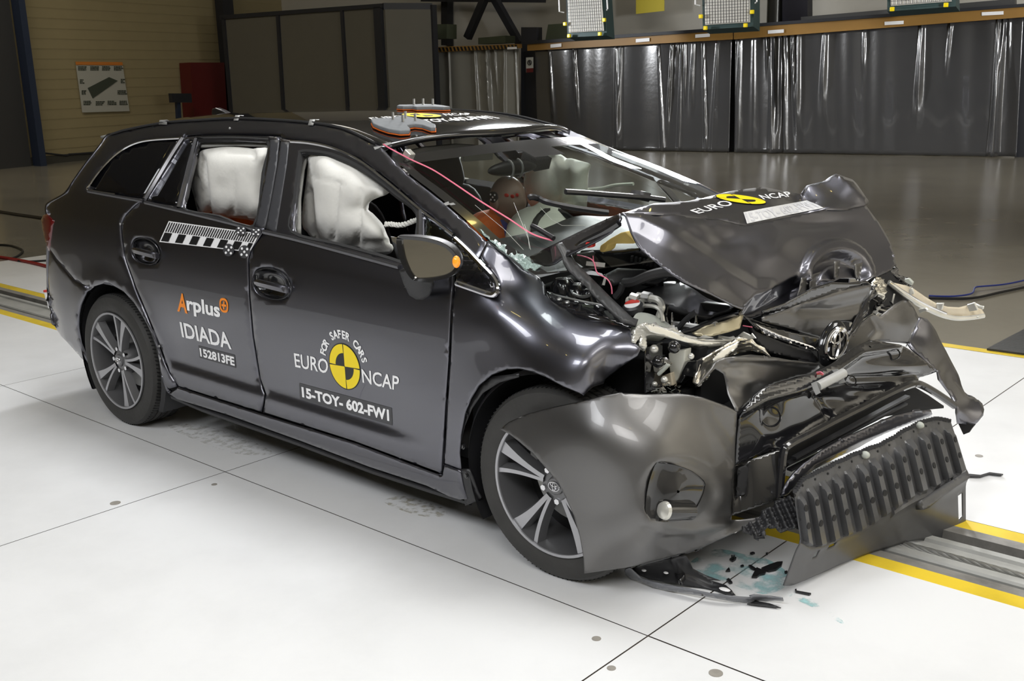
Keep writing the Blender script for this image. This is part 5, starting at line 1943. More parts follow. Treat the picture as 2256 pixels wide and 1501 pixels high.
# grille bars
psheet('grille_bar', L((1340, 205), (1420, 240), (1560, 290), (1760, 350), (1900, 380), (1990, 400), (1960, 470), (1930, 480), (1700, 410), (1500, 330), (1460, 330), (1400, 270)), list(zip(L((1340, 205), (1560, 290), (1990, 400), (1930, 480), (1500, 330)), (-.32, -.2, -.01, -.03, -.24))), M['gloss_black'], None, .01, 5)
psheet('grille_chrome', L((1425, 262), (1490, 292), (1640, 360), (1800, 415), (1900, 450), (1948, 490), (1900, 486), (1700, 418), (1500, 350), (1470, 320)), list(zip(L((1425, 262), (1640, 360), (1948, 490), (1500, 350)), (-.30, -.18, -.04, -.25))), M['chrome'], None, .006, 4, bump=lambda p: .016)
psheet('grille_lower_bar', L((1410, 240), (1460, 340), (1520, 370), (1700, 440), (1920, 510), (2000, 590), (1950, 605), (1760, 560), (1560, 510), (1470, 430), (1430, 330)), list(zip(L((1410, 240), (1700, 440), (2000, 590), (1560, 510)), (-.29, -.14, .0, -.21))), M['black_plastic'], None, .02, 5, bump=lambda p: -.01)
# emblem: dished black seat, ring and ovals
ec = at(1838, 757, 'y', .02)
ez = np.array([.80, -.52, -.12])
ez /= np.linalg.norm(ez)
# axes measured from the photo's ellipse: the badge leans with the folded grille
eu = at(1858, 750, 'y', .055) - ec
ev = at(1841, 726, 'y', .035) - ec
en = np.cross(eu, ev)
en /= np.linalg.norm(en)
if en @ (CAM - ec) < 0:
    en = -en
b = MB()
na = 36
for rr, hh in ((0, -.006), (.8, -.006), (1.12, .004), (1.3, .0), (1.45, -.012)):
    for k in range(na):
        a = 2 * math.pi * k / na
        b.v.append(tuple(ec + (eu * math.cos(a) + ev * math.sin(a)) * rr * 1.12 + en * hh))
        b.m.append(0) if False else None
b.f = [[i * na + k, i * na + (k + 1) % na, (i + 1) * na + (k + 1) % na, (i + 1) * na + k] for i in range(4) for k in range(na)]
b.m = [0] * len(b.f)
es = b.build('emblem_seat', M['gloss_black'], car)
emblem(lambda u, v, h: ec + eu * u * 1.15 + ev * v * 1.5 + en * (h * .06 + .008), es, .13)
# folded panel below the right lamp
psheet('bumper_fold', L((960, 790), (1010, 720), (1080, 640), (1110, 590), (1180, 562), (1260, 548), (1400, 530), (1540, 545), (1640, 560), (1750, 580), (1940, 607), (1975, 640), (1900, 690), (1780, 715), (1700, 740), (1600, 770), (1530, 810), (1450, 880), (1380, 925), (1330, 975), (1300, 1000), (1280, 990), (1250, 930), (1215, 860), (1190, 760), (1180, 690), (1110, 650), (1060, 700), (1000, 760)),
       list(zip(L((960, 790), (1110, 590), (1400, 530), (1640, 560), (1975, 640), (1700, 740), (1450, 880), (1300, 1000), (1190, 760), (1400, 700), (1250, 640)), (-.62, -.545, -.405, -.27, -.03, -.225, -.385, -.53, -.52, -.41, -.495))), M['paint_bumper'], None, .006, 6,
       bump=lambda p: .018 * gauss(p, L((1380, 740))[0], (38, 22)) - .014 * gauss(p, L((1250, 640))[0], (20, 14)) + .012 * math.exp(-(dline(p, L((1250, 560), (1600, 570), (1940, 612))) / 6) ** 2))
# --- right headlamp remains
hl = psheet('headlamp', L((470, 290), (520, 265), (640, 285), (760, 330), (880, 370), (1010, 400), (1130, 410), (1290, 405), (1300, 425), (1150, 450), (1000, 445), (850, 425), (720, 395), (620, 375), (540, 370), (545, 460), (480, 465), (500, 370), (450, 440), (425, 430), (440, 340)),
            list(zip(L((470, 290), (760, 330), (1010, 400), (1290, 405), (1000, 445), (620, 375), (480, 465)), (-.72, -.62, -.5, -.36, -.5, -.68, -.74))), M['silver_plastic'], None, .02, 4, bump=lambda p: .004 * math.cos(dline(p, L((470, 300), (760, 360), (1010, 420), (1290, 412))) * .8))
psheet('lens_shard', L((500, 280), (600, 290), (740, 340), (870, 395), (1000, 425), (1150, 430), (1000, 452), (850, 430), (700, 385), (560, 345)), list(zip(L((500, 280), (740, 340), (1150, 430), (700, 385)), (-.73, -.64, -.45, -.66))), M['lens_plastic'], hl, .006, 4, bump=lambda p: .012)
psheet('reflector', L((940, 770), (970, 640), (990, 580), (1060, 530), (1150, 480), (1250, 430), (1310, 395), (1400, 385), (1450, 440), (1520, 480), (1570, 550), (1500, 520), (1400, 500), (1300, 520), (1180, 560), (1110, 600), (1080, 650), (1060, 720), (975, 800)),
       list(zip(L((940, 770), (990, 580), (1250, 430), (1400, 385), (1570, 550), (1300, 520), (1110, 600), (975, 800)), (-.60, -.56, -.42, -.35, -.27, -.38, -.5, -.58))), M['crumpled_chrome'], hl, .01, 4, bump=lambda p: .004 * math.cos(dline(p, L((960, 780), (1020, 600), (1250, 470), (1400, 430), (1560, 540))) * .75) * .35 + .001 * math.sin(p[0] * .25))
psheet('lens_shard', L((1070, 570), (1150, 490), (1290, 420), (1250, 490), (1160, 560), (1080, 600)), list(zip(L((1070, 570), (1290, 420), (1160, 560)), (-.53, -.42, -.49))), M['lens_plastic'], hl, .004, 4, bump=lambda p: .014)
# inside of the lamp
slabpx('lamp_back', L((525, 480), (560, 440), (760, 430), (990, 480), (960, 640), (800, 830), (560, 850), (530, 850)), 'y', -.52, .05, M['dark'], car, (0, 1, 0))
rnd = random.Random(4)
def chunk(name, pts, y, th, mt, parent=None, nz=.0):
    q = L(*pts)
    o = slabpx(name, q, 'y', y, th, mt, parent or hl, (0, 1, 0), .004)
    return o
chunk('lamp_bracket', ((532, 490), (585, 480), (590, 640), (570, 740), (600, 790), (540, 800)), -.64, .04, M['cream'])
chunk('lamp_bracket', ((720, 520), (860, 490), (855, 590), (800, 740), (760, 780), (730, 660)), -.58, .04, mat('white_lamp_plastic', (.62, .62, .55), .4, 0, 0, .5, .15, 20))
chunk('lamp_bracket', ((640, 720), (740, 680), (760, 790), (650, 795)), -.60, .03, M['cream'])
chunk('lamp_cover', ((780, 770), (860, 620), (880, 590), (960, 580), (960, 700), (930, 720), (860, 710), (820, 770)), -.585, .05, M['gloss_black'])
chunk('lamp_reflector', ((590, 620), (660, 560), (720, 620), (640, 700), (600, 680)), -.66, .03, M['crumpled_chrome'])
chunk('lamp_strap', ((620, 690), (700, 605), (735, 620), (640, 715)), -.68, .01, M['milky'])
chunk('lamp_frame', ((520, 480), (532, 480), (532, 855), (520, 855)), -.70, .1, M['black_sheet'])
for (u, v, r) in ((605, 485, .014), (770, 470, .02), (640, 590, .02), (610, 775, .009), (690, 740, .012), (910, 545, .010)):
    q = L((u, v))[0]
    p = at(q[0], q[1], 'y', -.68)
    b = MB()
    b.ell(p, (r, r, r), 12, 8)
    b.build('bulb_holder', M['silver_plastic'] if r < .015 else M['gloss_black'], hl)
for k in range(26):
    u, v = rnd.uniform(570, 820), rnd.uniform(790, 850)
    q = L((u, v))[0]
    p = Vector(at(q[0], q[1], 'y', -.66 + rnd.uniform(0, .05)))
    b = MB()
    a, c = Vector((rnd.uniform(-1, 1), rnd.uniform(-1, 1), rnd.uniform(-.6, .6))) * .018, Vector((rnd.uniform(-1, 1), rnd.uniform(-1, 1), rnd.uniform(-.6, .6))) * .012
    b.prism([p, p + a, p + a * .6 + c], Vector((.001, -.002, .003)))
    b.build('glass_shard', M['crumpled_chrome'] if k % 3 else M['milky'], hl, False)
for pts, y in ((((900, 395), (960, 400), (1010, 370), (1090, 395), (1000, 400)), -.53), (((1125, 400), (1130, 375), (1290, 395), (1290, 410)), -.42), (((740, 330), (860, 375), (840, 385), (730, 350)), -.62), (((420, 500), (450, 470), (470, 480), (440, 530), (415, 530)), -.745), (((1290, 380), (1340, 340), (1400, 370), (1410, 350), (1450, 400), (1380, 405)), -.37)):
    chunk('lens_splinter', pts, y, .006, M['silver_plastic'])
# gold coloured crash bracket behind the lamp
psheet('crash_bracket', H((1290, 1330), (1400, 1270), (1560, 1230), (1680, 1180), (1720, 1180), (1690, 1290), (1600, 1320), (1450, 1355), (1330, 1350)), list(zip(H((1290, 1330), (1560, 1230), (1720, 1180), (1690, 1290), (1330, 1350)), (-.5, -.42, -.34, -.38, -.5))), mat('zinc_bracket', (.42, .37, .25), .35, .7, 0, .5, .15, 12), None, .006, 5)
hose('bracket_edge', [(1180, 1330), (1300, 1300), (1450, 1240), (1600, 1190), (1700, 1170)], [-.53, -.49, -.44, -.39, -.34], .008, M['black_sheet'])
# fill of dark crumpled structure behind everything
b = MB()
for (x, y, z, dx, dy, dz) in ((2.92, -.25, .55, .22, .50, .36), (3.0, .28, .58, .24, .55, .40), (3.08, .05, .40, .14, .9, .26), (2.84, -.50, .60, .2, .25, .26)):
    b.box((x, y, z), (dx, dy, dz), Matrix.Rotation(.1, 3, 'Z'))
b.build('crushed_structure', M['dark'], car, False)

# --- bumper cover, right half torn loose
bc_top = cr('F', (305, 440), (330, 415), (360, 390), (480, 337), (590, 307), (700, 281), (790, 262), (880, 241), (1000, 212), (1110, 191)) + L((350, 848), (440, 850), (530, 855), (660, 852), (800, 850), (900, 862), (1000, 882), (1100, 918), (1200, 955), (1295, 1003))
bc_right = L((1290, 1100), (1284, 1250), (1280, 1400), (1276, 1500)) + Nn((1004, 130), (995, 300), (985, 440), (985, 548))
bc_bot = Nn((1060, 545), (1190, 527), (1290, 500), (1210, 555), (1150, 590), (1080, 625), (960, 682), (860, 725), (740, 782), (590, 826), (430, 870), (290, 905), (200, 930), (100, 950), (0, 962)) + cr('F', (862, 1395), (855, 1290), (830, 1150), (790, 1010), (740, 900), (690, 800), (600, 690), (520, 600), (440, 530), (370, 475))
FOG = cr('F', (1345, 663), (1400, 668), (1460, 682), (1560, 722), (1640, 788), (1646, 830), (1630, 890), (1600, 950), (1560, 1010), (1520, 1032), (1480, 1042), (1390, 1050), (1300, 1030), (1272, 990), (1268, 950), (1272, 900), (1285, 820), (1312, 725))
bc_ctrl = [(p[0], p[1], 'y', y) for p, y in zip(cr('F', (305, 440), (360, 390), (700, 281), (1110, 191)) + L((530, 855), (800, 850), (1000, 882), (1295, 1003)), (-.955, -.945, -.92, -.84, -.78, -.70, -.64, -.53))]
bc_ctrl += [(cr('F', (1270, 950))[0] + ('y', -.905)), (cr('F', (1640, 850))[0] + ('y', -.715)), (cr('F', (1310, 720))[0] + ('y', -.875)), (cr('F', (1390, 1055))[0] + ('y', -.862))]
bc_ctrl += [(p[0], p[1], 'y', y) for p, y in zip(L((1280, 1400)) + Nn((985, 548), (1290, 500), (960, 682), (590, 826), (290, 905), (0, 962)) + cr('F', (862, 1395), (830, 1150), (690, 800), (520, 600), (900, 450), (1000, 700), (1000, 1000), (1150, 900), (1150, 500), (1400, 500), (1600, 450), (1400, 1150), (1650, 1120), (1200, 1200)), (-.52, -.55, -.46, -.58, -.70, -.79, -.88, -.945, -.955, -.96, -.96, -.945, -.945, -.935, -.925, -.90, -.81, -.68, -.80, -.66, -.90))]
FC = np.mean([p[:2] for p in FOG], 0)
def bcb(p):
    r = math.hypot((p[0] - FC[0] - 18) / 88, (p[1] - FC[1] + 4) / 78)
    h = -.012 * sstep((1.12 - r) / .35)
    h += .008 * math.exp(-(dline(p, cr('F', (1270, 1060), (1400, 1110), (1600, 1110), (1790, 1060))) / 9) ** 2)
    h -= .012 * sstep((dline(p, [(1000, 830), (1001, 830)]) > 1e9))
    return h
bcv = sheet('bumper_cover', bc_ctrl, bc_top + bc_right + bc_bot, M['paint_bumper'], car, 8, .004, holes=[FOG], bump=bcb, lam=6e-4, roll=.002)
# fog lamp bowl
t_f = TPS([(c[0], c[1]) for c in bc_ctrl], [depth_of(*c) for c in bc_ctrl], 6e-4)
V, F = [], []
fo = smooth_closed(FOG, 2)
n = len(fo)
inw = np.array([.0, .75, 0.0])
for i, (s, d) in enumerate(((1.03, .004), (1.0, .014), (.97, .024), (.85, .036), (.55, .044), (.05, .046))):
    for p in fo:
        q = FC + (np.array(p[:2]) - FC) * s
        V.append(CAM + ray(*q) * float(t_f([q])[0]) + inw * d)
for i in range(5):
    for k in range(n):
        F.append([i * n + k, (i + 1) * n + k, (i + 1) * n + (k + 1) % n, i * n + (k + 1) % n])
fog = mesh_obj('fog_lamp_bowl', V, face_cam(V, F), M['gloss_black'], bcv)
b = MB()
pa, pb = at(*Nn((425, 470))[0], 'y', -.868), at(*Nn((640, 470))[0], 'y', -.76)
b.tube([pa, np.array(pa) * .9 + np.array(pb) * .1, pb], [.027, .030, .030], 24)
b.build('fog_lamp', M['gloss_black'], fog)
b = MB()
dd = np.array(pa) - np.array(pb)
dd /= np.linalg.norm(dd)
b.tube([np.array(pa) - dd * .004, np.array(pa) + dd * .006, np.array(pa) + dd * .012], [.029, .025, .010], 24)
b.build('fog_lamp_lens', M['silver_plastic'], fog)
# black lower edge under the cover
psheet('bumper_lower_edge', Nn((200, 935), (430, 760), (560, 700), (735, 688), (740, 785), (590, 830), (430, 872), (290, 908)), list(zip(Nn((200, 935), (430, 760), (735, 688), (740, 785), (290, 908)), (-.775, -.72, -.63, -.635, -.765))), M['gloss_black'], bcv, .004, 5, bump=lambda p: .006)
# --- gloss black bumper beam behind the torn cover
A_out = Mx((108, 612), (135, 580), (170, 552), (230, 492), (300, 442), (370, 415), (450, 392), (540, 365), (620, 342), (700, 312), (770, 280), (850, 240), (910, 200), (960, 160), (1030, 110), (1100, 72), (1170, 45), (1240, 35), (1320, 55), (1400, 70), (1480, 92), (1540, 130), (1640, 205), (1755, 292), (1660, 328), (1560, 360), (1430, 420), (1300, 482), (1150, 550), (1000, 622), (850, 700), (700, 782), (560, 860), (430, 935), (250, 1005), (80, 1062), (92, 840))
A_c = [(p[0], p[1], 'y', y) for p, y in zip(Mx((108, 612), (300, 442), (620, 342), (850, 240), (1100, 72), (1320, 55), (1540, 130), (1755, 292), (1300, 482), (1000, 622), (700, 782), (430, 935), (80, 1062), (600, 600), (1000, 400), (300, 750), (1400, 250)),
                                          (-.51, -.42, -.26, -.12, .1, .28, .45, .63, .27, .05, -.18, -.34, -.52, -.24, .03, -.42, .33))]
def beamb(p):
    h = .022 * math.exp(-(dline(p, Mx((120, 620), (300, 520), (600, 430), (850, 300), (1100, 130), (1400, 90))) / 9) ** 2)
    h += .016 * math.exp(-(dline(p, Mx((430, 930), (1000, 620), (1560, 360))) / 7) ** 2)
    h -= .016 * gauss(p, Mx((380, 660))[0], (20, 28))
    h -= .014 * gauss(p, Mx((870, 520))[0], (45, 16))
    h -= .016 * math.exp(-(dline(p, Mx((780, 520), (860, 690))) / 6) ** 2)
    h += .014 * gauss(p, Mx((1400, 250))[0], (45, 14))
    h -= .012 * math.exp(-(dline(p, Mx((1050, 350), (1300, 340), (1600, 330))) / 5) ** 2)
    h -= .010 * gauss(p, Mx((1150, 450))[0], (50, 12))
    return h
beam_ = sheet('bumper_beam', A_c, A_out, M['black_sheet'], car, 6, .006, bump=beamb, lam=5e-4)
for (u, v, r) in ((370, 670, .034), (1030, 375, .020), (1115, 435, .009), (880, 470, .007), (1180, 100, .008), (1390, 150, .022), (740, 520, .008)):
    q = Mx((u, v))[0]
    tb_ = TPS([(c[0], c[1]) for c in A_c], [depth_of(*c) for c in A_c], 5e-4)
    p = CAM + ray(*q) * (float(tb_([q])[0]) - .012)
    b = MB()
    nn = Vector((.55, -.75, .3)).normalized()
    zx = nn.orthogonal().normalized()
    b.lathe([(r, 0), (r * .92, .004), (r * .84, 0), (r * .8, -.004)], 24, p, Matrix((zx, nn.cross(zx), nn)).transposed())
    b.build('pressed_ring', M['black_sheet'], beam_)
# silver tube taped on the beam
tp = [at(*q, 'y', y) for q, y in zip(Mx((715, 425), (930, 315)), (-.215, -.085))]
tp = [np.array(p) + np.array([.03, -.03, .015]) for p in tp]
b = MB()
b.tube(tp, .016, 16)
tt = tag(b.build('sensor_tube', M['tape']), 'short grey tube taped across the black bumper beam', 'tube')
for (pts, y) in ((((700, 395), (745, 375), (765, 440), (780, 470), (740, 492), (720, 450)), -.24), (((870, 285), (925, 275), (960, 330), (988, 385), (930, 400), (925, 340)), -.10)):
    o = slabpx('tape_strip', Mx(*pts), 'y', y - .02, .002, M['tape'], tt, (.6, -.6, .3), .0005)
hose('sensor_wire', [(735, 322), (770, 315), (800, 325)], -.19, .0022, M['red'], tt, 'M', 5)
hose('sensor_wire', [(745, 305), (780, 300), (805, 318)], -.19, .0022, M['pink'], tt, 'M', 5)
# gloss trim leg beside the cover with the grille frame
psheet('grille_frame', Mx((80, 1065), (250, 1010), (430, 945), (470, 960), (455, 1120), (440, 1330), (350, 1385), (200, 1435), (45, 1490), (60, 1200)), list(zip(Mx((80, 1065), (430, 945), (440, 1330), (45, 1490), (250, 1200)), (-.505, -.37, -.43, -.54, -.47))), mat('gloss_dark_trim', (.028, .027, .026), .16, .2, 1), None, .006, 6,
       bump=lambda p: -.03 * gauss(p, Mx((120, 1200))[0], (14, 45)))
psheet('grille_opening', Mx((85, 1090), (185, 1050), (180, 1150), (150, 1300), (70, 1330)), list(zip(Mx((85, 1090), (185, 1050), (70, 1330)), (-.50, -.46, -.52))), M['dark'], None, .004, 6, bump=lambda p: .012)
fr = Mx((440, 1340), (455, 1150), (475, 965), (520, 905), (700, 810), (900, 705), (1100, 605), (1300, 505), (1480, 420), (1570, 398), (1640, 420), (1760, 490), (1890, 580))
fy = (-.43, -.41, -.385, -.36, -.24, -.09, .06, .21, .34, .42, .46, .53, .60)
b = MB()
P = smoothline([np.array(at(*q, 'y', y)) for q, y in zip(fr, fy)], 5)
b.tube(P, .014, 8)
b.build('lower_grille_surround', M['black_sheet'], car)
psheet('lower_grille_void', [tuple(q) for q in fr] + Mx((1890, 600), (1680, 620), (1400, 670), (1100, 800), (880, 905), (700, 1015), (560, 1135), (450, 1320)), list(zip([fr[0], fr[2], fr[6], fr[9], fr[12]] + Mx((1400, 670), (700, 1015)), (-.41, -.37, .09, .44, .62, .30, -.26))), M['dark'], None, .006, 8, bump=lambda p: -.05)
for k, (f0, f1) in enumerate((((500, 1060), (1480, 560)), ((560, 1010), (1500, 500)), ((520, 1110), (900, 920)), ((530, 1030), (1200, 690)))):
    q0, q1 = Mx(f0, f1)
    b = MB()
    b.bar(at(*q0, 'y', -.35 + .02 * k), at(*q1, 'y', (.33, .36, -.06, .14)[k]), .02, .008)
    b.build('grille_slat', M['black_plastic'], car, False)
# lip strip in body colour
psheet('bumper_lip', Mx((448, 1325), (460, 1280), (500, 1210), (570, 1125), (640, 1055), (700, 1010), (790, 950), (880, 900), (990, 840), (1100, 792), (1250, 725), (1400, 662), (1540, 628), (1680, 605), (1685, 660), (1620, 680), (1540, 702), (1420, 750), (1300, 802), (1200, 860), (1100, 922), (1000, 970), (900, 1012), (800, 1065), (700, 1122), (610, 1190), (540, 1255), (480, 1318)),
       list(zip(Mx((448, 1325), (640, 1055), (880, 900), (1100, 792), (1400, 662), (1680, 605), (1685, 660), (1300, 802), (900, 1012), (540, 1255)), (-.47, -.34, -.17, -.01, .22, .44, .47, .16, -.14, -.41))), M['paint'], None, .008, 5,
       bump=lambda p: .012 * math.exp(-(dline(p, Mx((480, 1290), (700, 1060), (1100, 855), (1680, 632))) / 9) ** 2))
# --- ribbed splash shield hanging down in front
tray_top = smoothline(Nn((1500, 315)) + Mx((640, 1190), (800, 1110), (960, 1030), (1120, 960), (1300, 890), (1450, 800), (1600, 722), (1740, 690), (1860, 715)), 8)
tray_mid = smoothline(Nn((1555, 700), (1640, 755), (1760, 730), (1950, 650), (2100, 590)) + Mx((1400, 1400), (1560, 1300), (1700, 1240), (1850, 1160), (1980, 1090)), 8)
tray_bot = smoothline([(1727, 1291), (1749, 1289), (1803, 1266), (1856, 1242), (1909, 1222), (1963, 1206), (2002, 1194), (2034, 1191), (2075, 1201), (2099, 1194), (2128, 1164)], 8)
def resample(P, n):
    P = np.array(P, float)
    d = np.concatenate([[0], np.cumsum(np.linalg.norm(np.diff(P, axis=0), axis=1))])
    t = np.linspace(0, d[-1], n)
    return np.stack([np.interp(t, d, P[:, i]) for i in range(P.shape[1])], 1)
NU, NV1, NV2 = 235, 26, 16
TT, TM, TB = resample(tray_top, NU), resample(tray_mid, NU), resample(tray_bot, NU)
tray_c = [(1757, 1083, 'y', -.48), (1760, 1165, 'y', -.50), (1750, 1289, 'y', -.49), (1900, 975, 'y', -.10), (1980, 1110, 'y', .0), (1909, 1222, 'y', -.08), (2090, 925, 'y', .48), (2126, 1030, 'y', .50), (2127, 1160, 'y', .42), (2034, 1190, 'y', .20), (1850, 1120, 'y', -.27)]
tf = TPS([(c[0], c[1]) for c in tray_c], [depth_of(*c) for c in tray_c], 1e-3)
NR = 13
V, F, mi = [], [], []
def ribprof(u):
    x = (u * NR) % 1.0
    return sstep((x - .22) / .10) * sstep((.80 - x) / .10)
rows = []
for j in range(NV1 + NV2 + 1):
    if j <= NV1:
        f = j / NV1
        P = TT + (TM - TT) * f
        rh = sstep((f - .15) / .12) * sstep((1.02 - f) / .03)
    else:
        f2 = (j - NV1) / NV2
        P = TM + (TB - TM) * f2
        rh = 0
    T = tf(P)
    for i in range(NU):
        p, t = P[i], T[i]
        w = CAM + ray(*p) * t
        u = i / (NU - 1)
        hgt = .032 * ribprof(u) * rh
        if j > NV1:
            hgt += .020 * math.exp(-((f2 - .12) / .10) ** 2) * (1 if u > .55 else .3)
        else:
            hgt += .003 * math.sin(u * 60) * (1 - rh)
        V.append(w + np.array([.80, -.55, .12]) * hgt)
for j in range(NV1 + NV2):
    for i in range(NU - 1):
        a = j * NU + i
        c = (np.array(V[a]))
        u = i / (NU - 1)
        f2 = (j - NV1) / NV2
        if j > NV1 and .945 < u < .975 and .35 < f2 < .70:
            continue                                    # oval hole at the far end
        if j > NV1 and .88 < u < .925 and f2 > .90:
            continue
        if j > NV1 and .10 < u < .125 and .18 < f2 < .36:
            continue
        if j > NV1 and .175 < u < .215 and .10 < f2 < .25:
            continue
        F.append([a, a + 1, a + NU + 1, a + NU])
tray = mesh_obj('splash_shield', V, face_cam(V, F), M['ribbed_plastic'], car, True, 30)
solid(tray, .004)
Vt = np.array(V)
def trayp(u, j, h=0.0):
    i = min(NU - 1, max(0, int(u * (NU - 1))))
    return Vt[j * NU + i] + np.array([.80, -.55, .12]) * h
for k in range(NR):
    for jj, uu, hr in ((9, .52, .0105), (17, .52, .0105), (2, .05, .004)):
        b = MB()
        i_ = int((k + uu) / NR * (NU - 1))
        du = Vt[jj * NU + i_ + 2] - Vt[jj * NU + i_ - 2] if 2 <= i_ < NU - 2 else Vt[jj * NU + 4] - Vt[jj * NU]
        dv = Vt[(jj + 1) * NU + i_] - Vt[(jj - 1) * NU + i_]
        hn = Vector(np.cross(du, dv)).normalized()
        if hn.x < 0:
            hn = -hn
        hx = hn.orthogonal().normalized()
        b.lathe([(0, .0), (hr, .0), (hr, -.003)], 14, Vt[jj * NU + i_] + np.array(hn) * .0022, Matrix((hx, hn.cross(hx), hn)).transposed())
        b.build('rib_hole', M['dark'], tray)
b = MB()
for k in range(64):
    u = k / 64
    c = Vector(trayp(u, 0, .004))
    b.box(c + Vector((0, 0, .004)), (.012, .006, .012), Matrix.Rotation(.6, 3, 'Z'))
b.build('toothed_edge', M['black_plastic'], tray, False)
for (u, v) in ((1150, 985), (1600, 740)):
    q = Mx((u, v))[0]
    p = CAM + ray(*q) * (float(tf([q])[0]) - .02)
    b = MB()
    b.ell(p, (.016, .012, .013), 12, 8)
    b.build('broken_clip', M['milky'], tray)
# ledge on the lower right of the shield
psheet('shield_ledge', Mx((1560, 1370), (1700, 1290), (1830, 1210), (1950, 1140), (1990, 1190), (1870, 1260), (1760, 1330), (1640, 1420), (1590, 1440)), list(zip(Mx((1560, 1370), (1950, 1140), (1990, 1190), (1590, 1440)), (.10, .40, .40, .11))), M['ribbed_plastic'], tray, .03, 6, bump=lambda p: .02)
# crumpled bracket left of the shield
psheet('broken_bracket', Nn((1060, 620), (1110, 590), (1200, 545), (1230, 490), (1320, 430), (1390, 380), (1440, 350), (1490, 360), (1520, 400), (1570, 440), (1575, 500), (1540, 580), (1500, 620), (1400, 625), (1300, 600), (1260, 625), (1210, 640), (1270, 650), (1260, 680), (1190, 690), (1160, 660), (1090, 640)),
       list(zip(Nn((1060, 620), (1320, 430), (1490, 360), (1575, 500), (1400, 625), (1200, 690)), (-.60, -.50, -.46, -.47, -.52, -.6))), M['black_plastic'], None, .012, 4, bump=lambda p: .012 * math.sin(p[0] * .33 - p[1] * .15) + .006 * math.sin(p[0] * .1 + p[1] * .5))
# --- far side: wing and bumper end, lamp remains
psheet('far_bumper_end', cr('V', (330, 590), (375, 600), (420, 622), (520, 758), (580, 860), (640, 962), (700, 1080), (780, 1230), (830, 1330), (870, 1400), (930, 1455), (985, 1505)) + Mx((2085, 530), (2118, 560), (2133, 610), (2125, 660), (2100, 690), (2080, 715), (2050, 740), (1990, 735), (1915, 725), (1905, 640), (1905, 590), (1860, 490), (1760, 360), (1750, 300), (1640, 205), (1535, 110), (1500, 60)) + cr('V', (210, 915), (245, 830), (300, 720)),
       list(zip(cr('V', (330, 590), (420, 622), (640, 962), (780, 1230), (870, 1400)) + Mx((2118, 560), (2100, 690), (1915, 725), (1905, 590), (1750, 300), (1535, 110)) + cr('V', (245, 830), (480, 950), (620, 1200)), (.69, .74, .84, .88, .89, .86, .80, .70, .68, .62, .55, .60, .72, .76))), M['paint'], None, .006, 7,
       bump=lambda p: .015 * gauss(p, cr('V', (430, 800))[0], (20, 40)) - .012 * math.exp(-(dline(p, cr('V', (760, 1280), (900, 1440))) / 6) ** 2))
slabpx('bumper_tab', Mx((1915, 725), (2000, 720), (2060, 735), (2030, 770), (2010, 800), (1960, 820)), 'y', .74, .01, M['black_plastic'], car, (0, 1, 0), .002)
psheet('far_bumper_fold', K((690, 1495), (740, 1430), (820, 1330), (900, 1260), (960, 1230), (1000, 1240), (1060, 1190), (1130, 1140), (1200, 1105), (1255, 1110), (1300, 1160), (1345, 1250), (1320, 1320), (1285, 1360), (1268, 1480), (1180, 1470), (980, 1455), (900, 1520), (800, 1590), (720, 1600)),
       list(zip(K((690, 1495), (900, 1260), (1130, 1140), (1255, 1110), (1345, 1250), (1268, 1480), (980, 1455), (1100, 1320), (800, 1590)), (.10, .31, .47, .56, .62, .58, .36, .46, .20))), M['paint_bumper'], None, .006, 6,
       bump=lambda p: .02 * gauss(p, K((1130, 1300))[0], (30, 30)) - .012 * math.exp(-(dline(p, K((950, 1260), (1000, 1360), (940, 1440))) / 6) ** 2))
psheet('far_lamp_frame', K((720, 1410), (790, 1270), (860, 1150), (920, 1040), (950, 980), (985, 960), (975, 1020), (920, 1150), (860, 1280), (790, 1400), (740, 1470)), list(zip(K((720, 1410), (950, 980), (985, 960), (740, 1470)), (.15, .42, .44, .16))), M['black_sheet'], None, .01, 4, bump=lambda p: .008 * math.sin(dline(p, K((720, 1410), (985, 960))) * 1.2))
hf_ = psheet('far_headlamp', K((1085, 940), (1150, 955), (1240, 975), (1300, 1000), (1400, 1070), (1500, 1130), (1600, 1160), (1700, 1165), (1790, 1140), (1880, 1165), (1912, 1215), (1900, 1240), (1800, 1250), (1680, 1255), (1560, 1230), (1440, 1180), (1330, 1120), (1200, 1030), (1110, 965)),
             list(zip(K((1085, 940), (1300, 1000), (1500, 1130), (1700, 1165), (1880, 1165), (1912, 1215), (1680, 1255), (1440, 1180), (1200, 1030)), (.60, .70, .80, .90, 1.0, 1.0, .90, .78, .65))), M['cream'], None, .006, 5)  # clear lens, its tan reflections put into the cream colour
hose('lens_edge', [(1085, 945), (1200, 1035), (1330, 1125), (1440, 1185), (1560, 1235), (1680, 1258), (1800, 1252), (1905, 1235)], [.60, .645, .71, .76, .83, .88, .94, .99], .010, M['silver_plastic'], hf_, 'K')
hose('lens_edge', [(1100, 950), (1220, 1030), (1350, 1110), (1460, 1165), (1580, 1215)], [.60, .655, .72, .77, .84], .006, M['chrome'], hf_, 'K')
for pts, y in ((((1250, 1010), (1280, 1000), (1300, 1050), (1270, 1060)), .68), (((1490, 1130), (1555, 1130), (1540, 1190), (1500, 1180)), .80), (((1755, 1145), (1820, 1125), (1850, 1190), (1780, 1200)), .93), (((1340, 1180), (1400, 1170), (1420, 1190), (1350, 1215)), .70), (((1790, 1250), (1870, 1240), (1830, 1270)), .95), (((1820, 1130), (1860, 1150), (1900, 1160), (1895, 1185), (1840, 1165)), .96)):
    slabpx('lens_splinter', K(*pts), 'y', y, .012, M['silver_plastic'], hf_, (.3, .6, .3), .002)
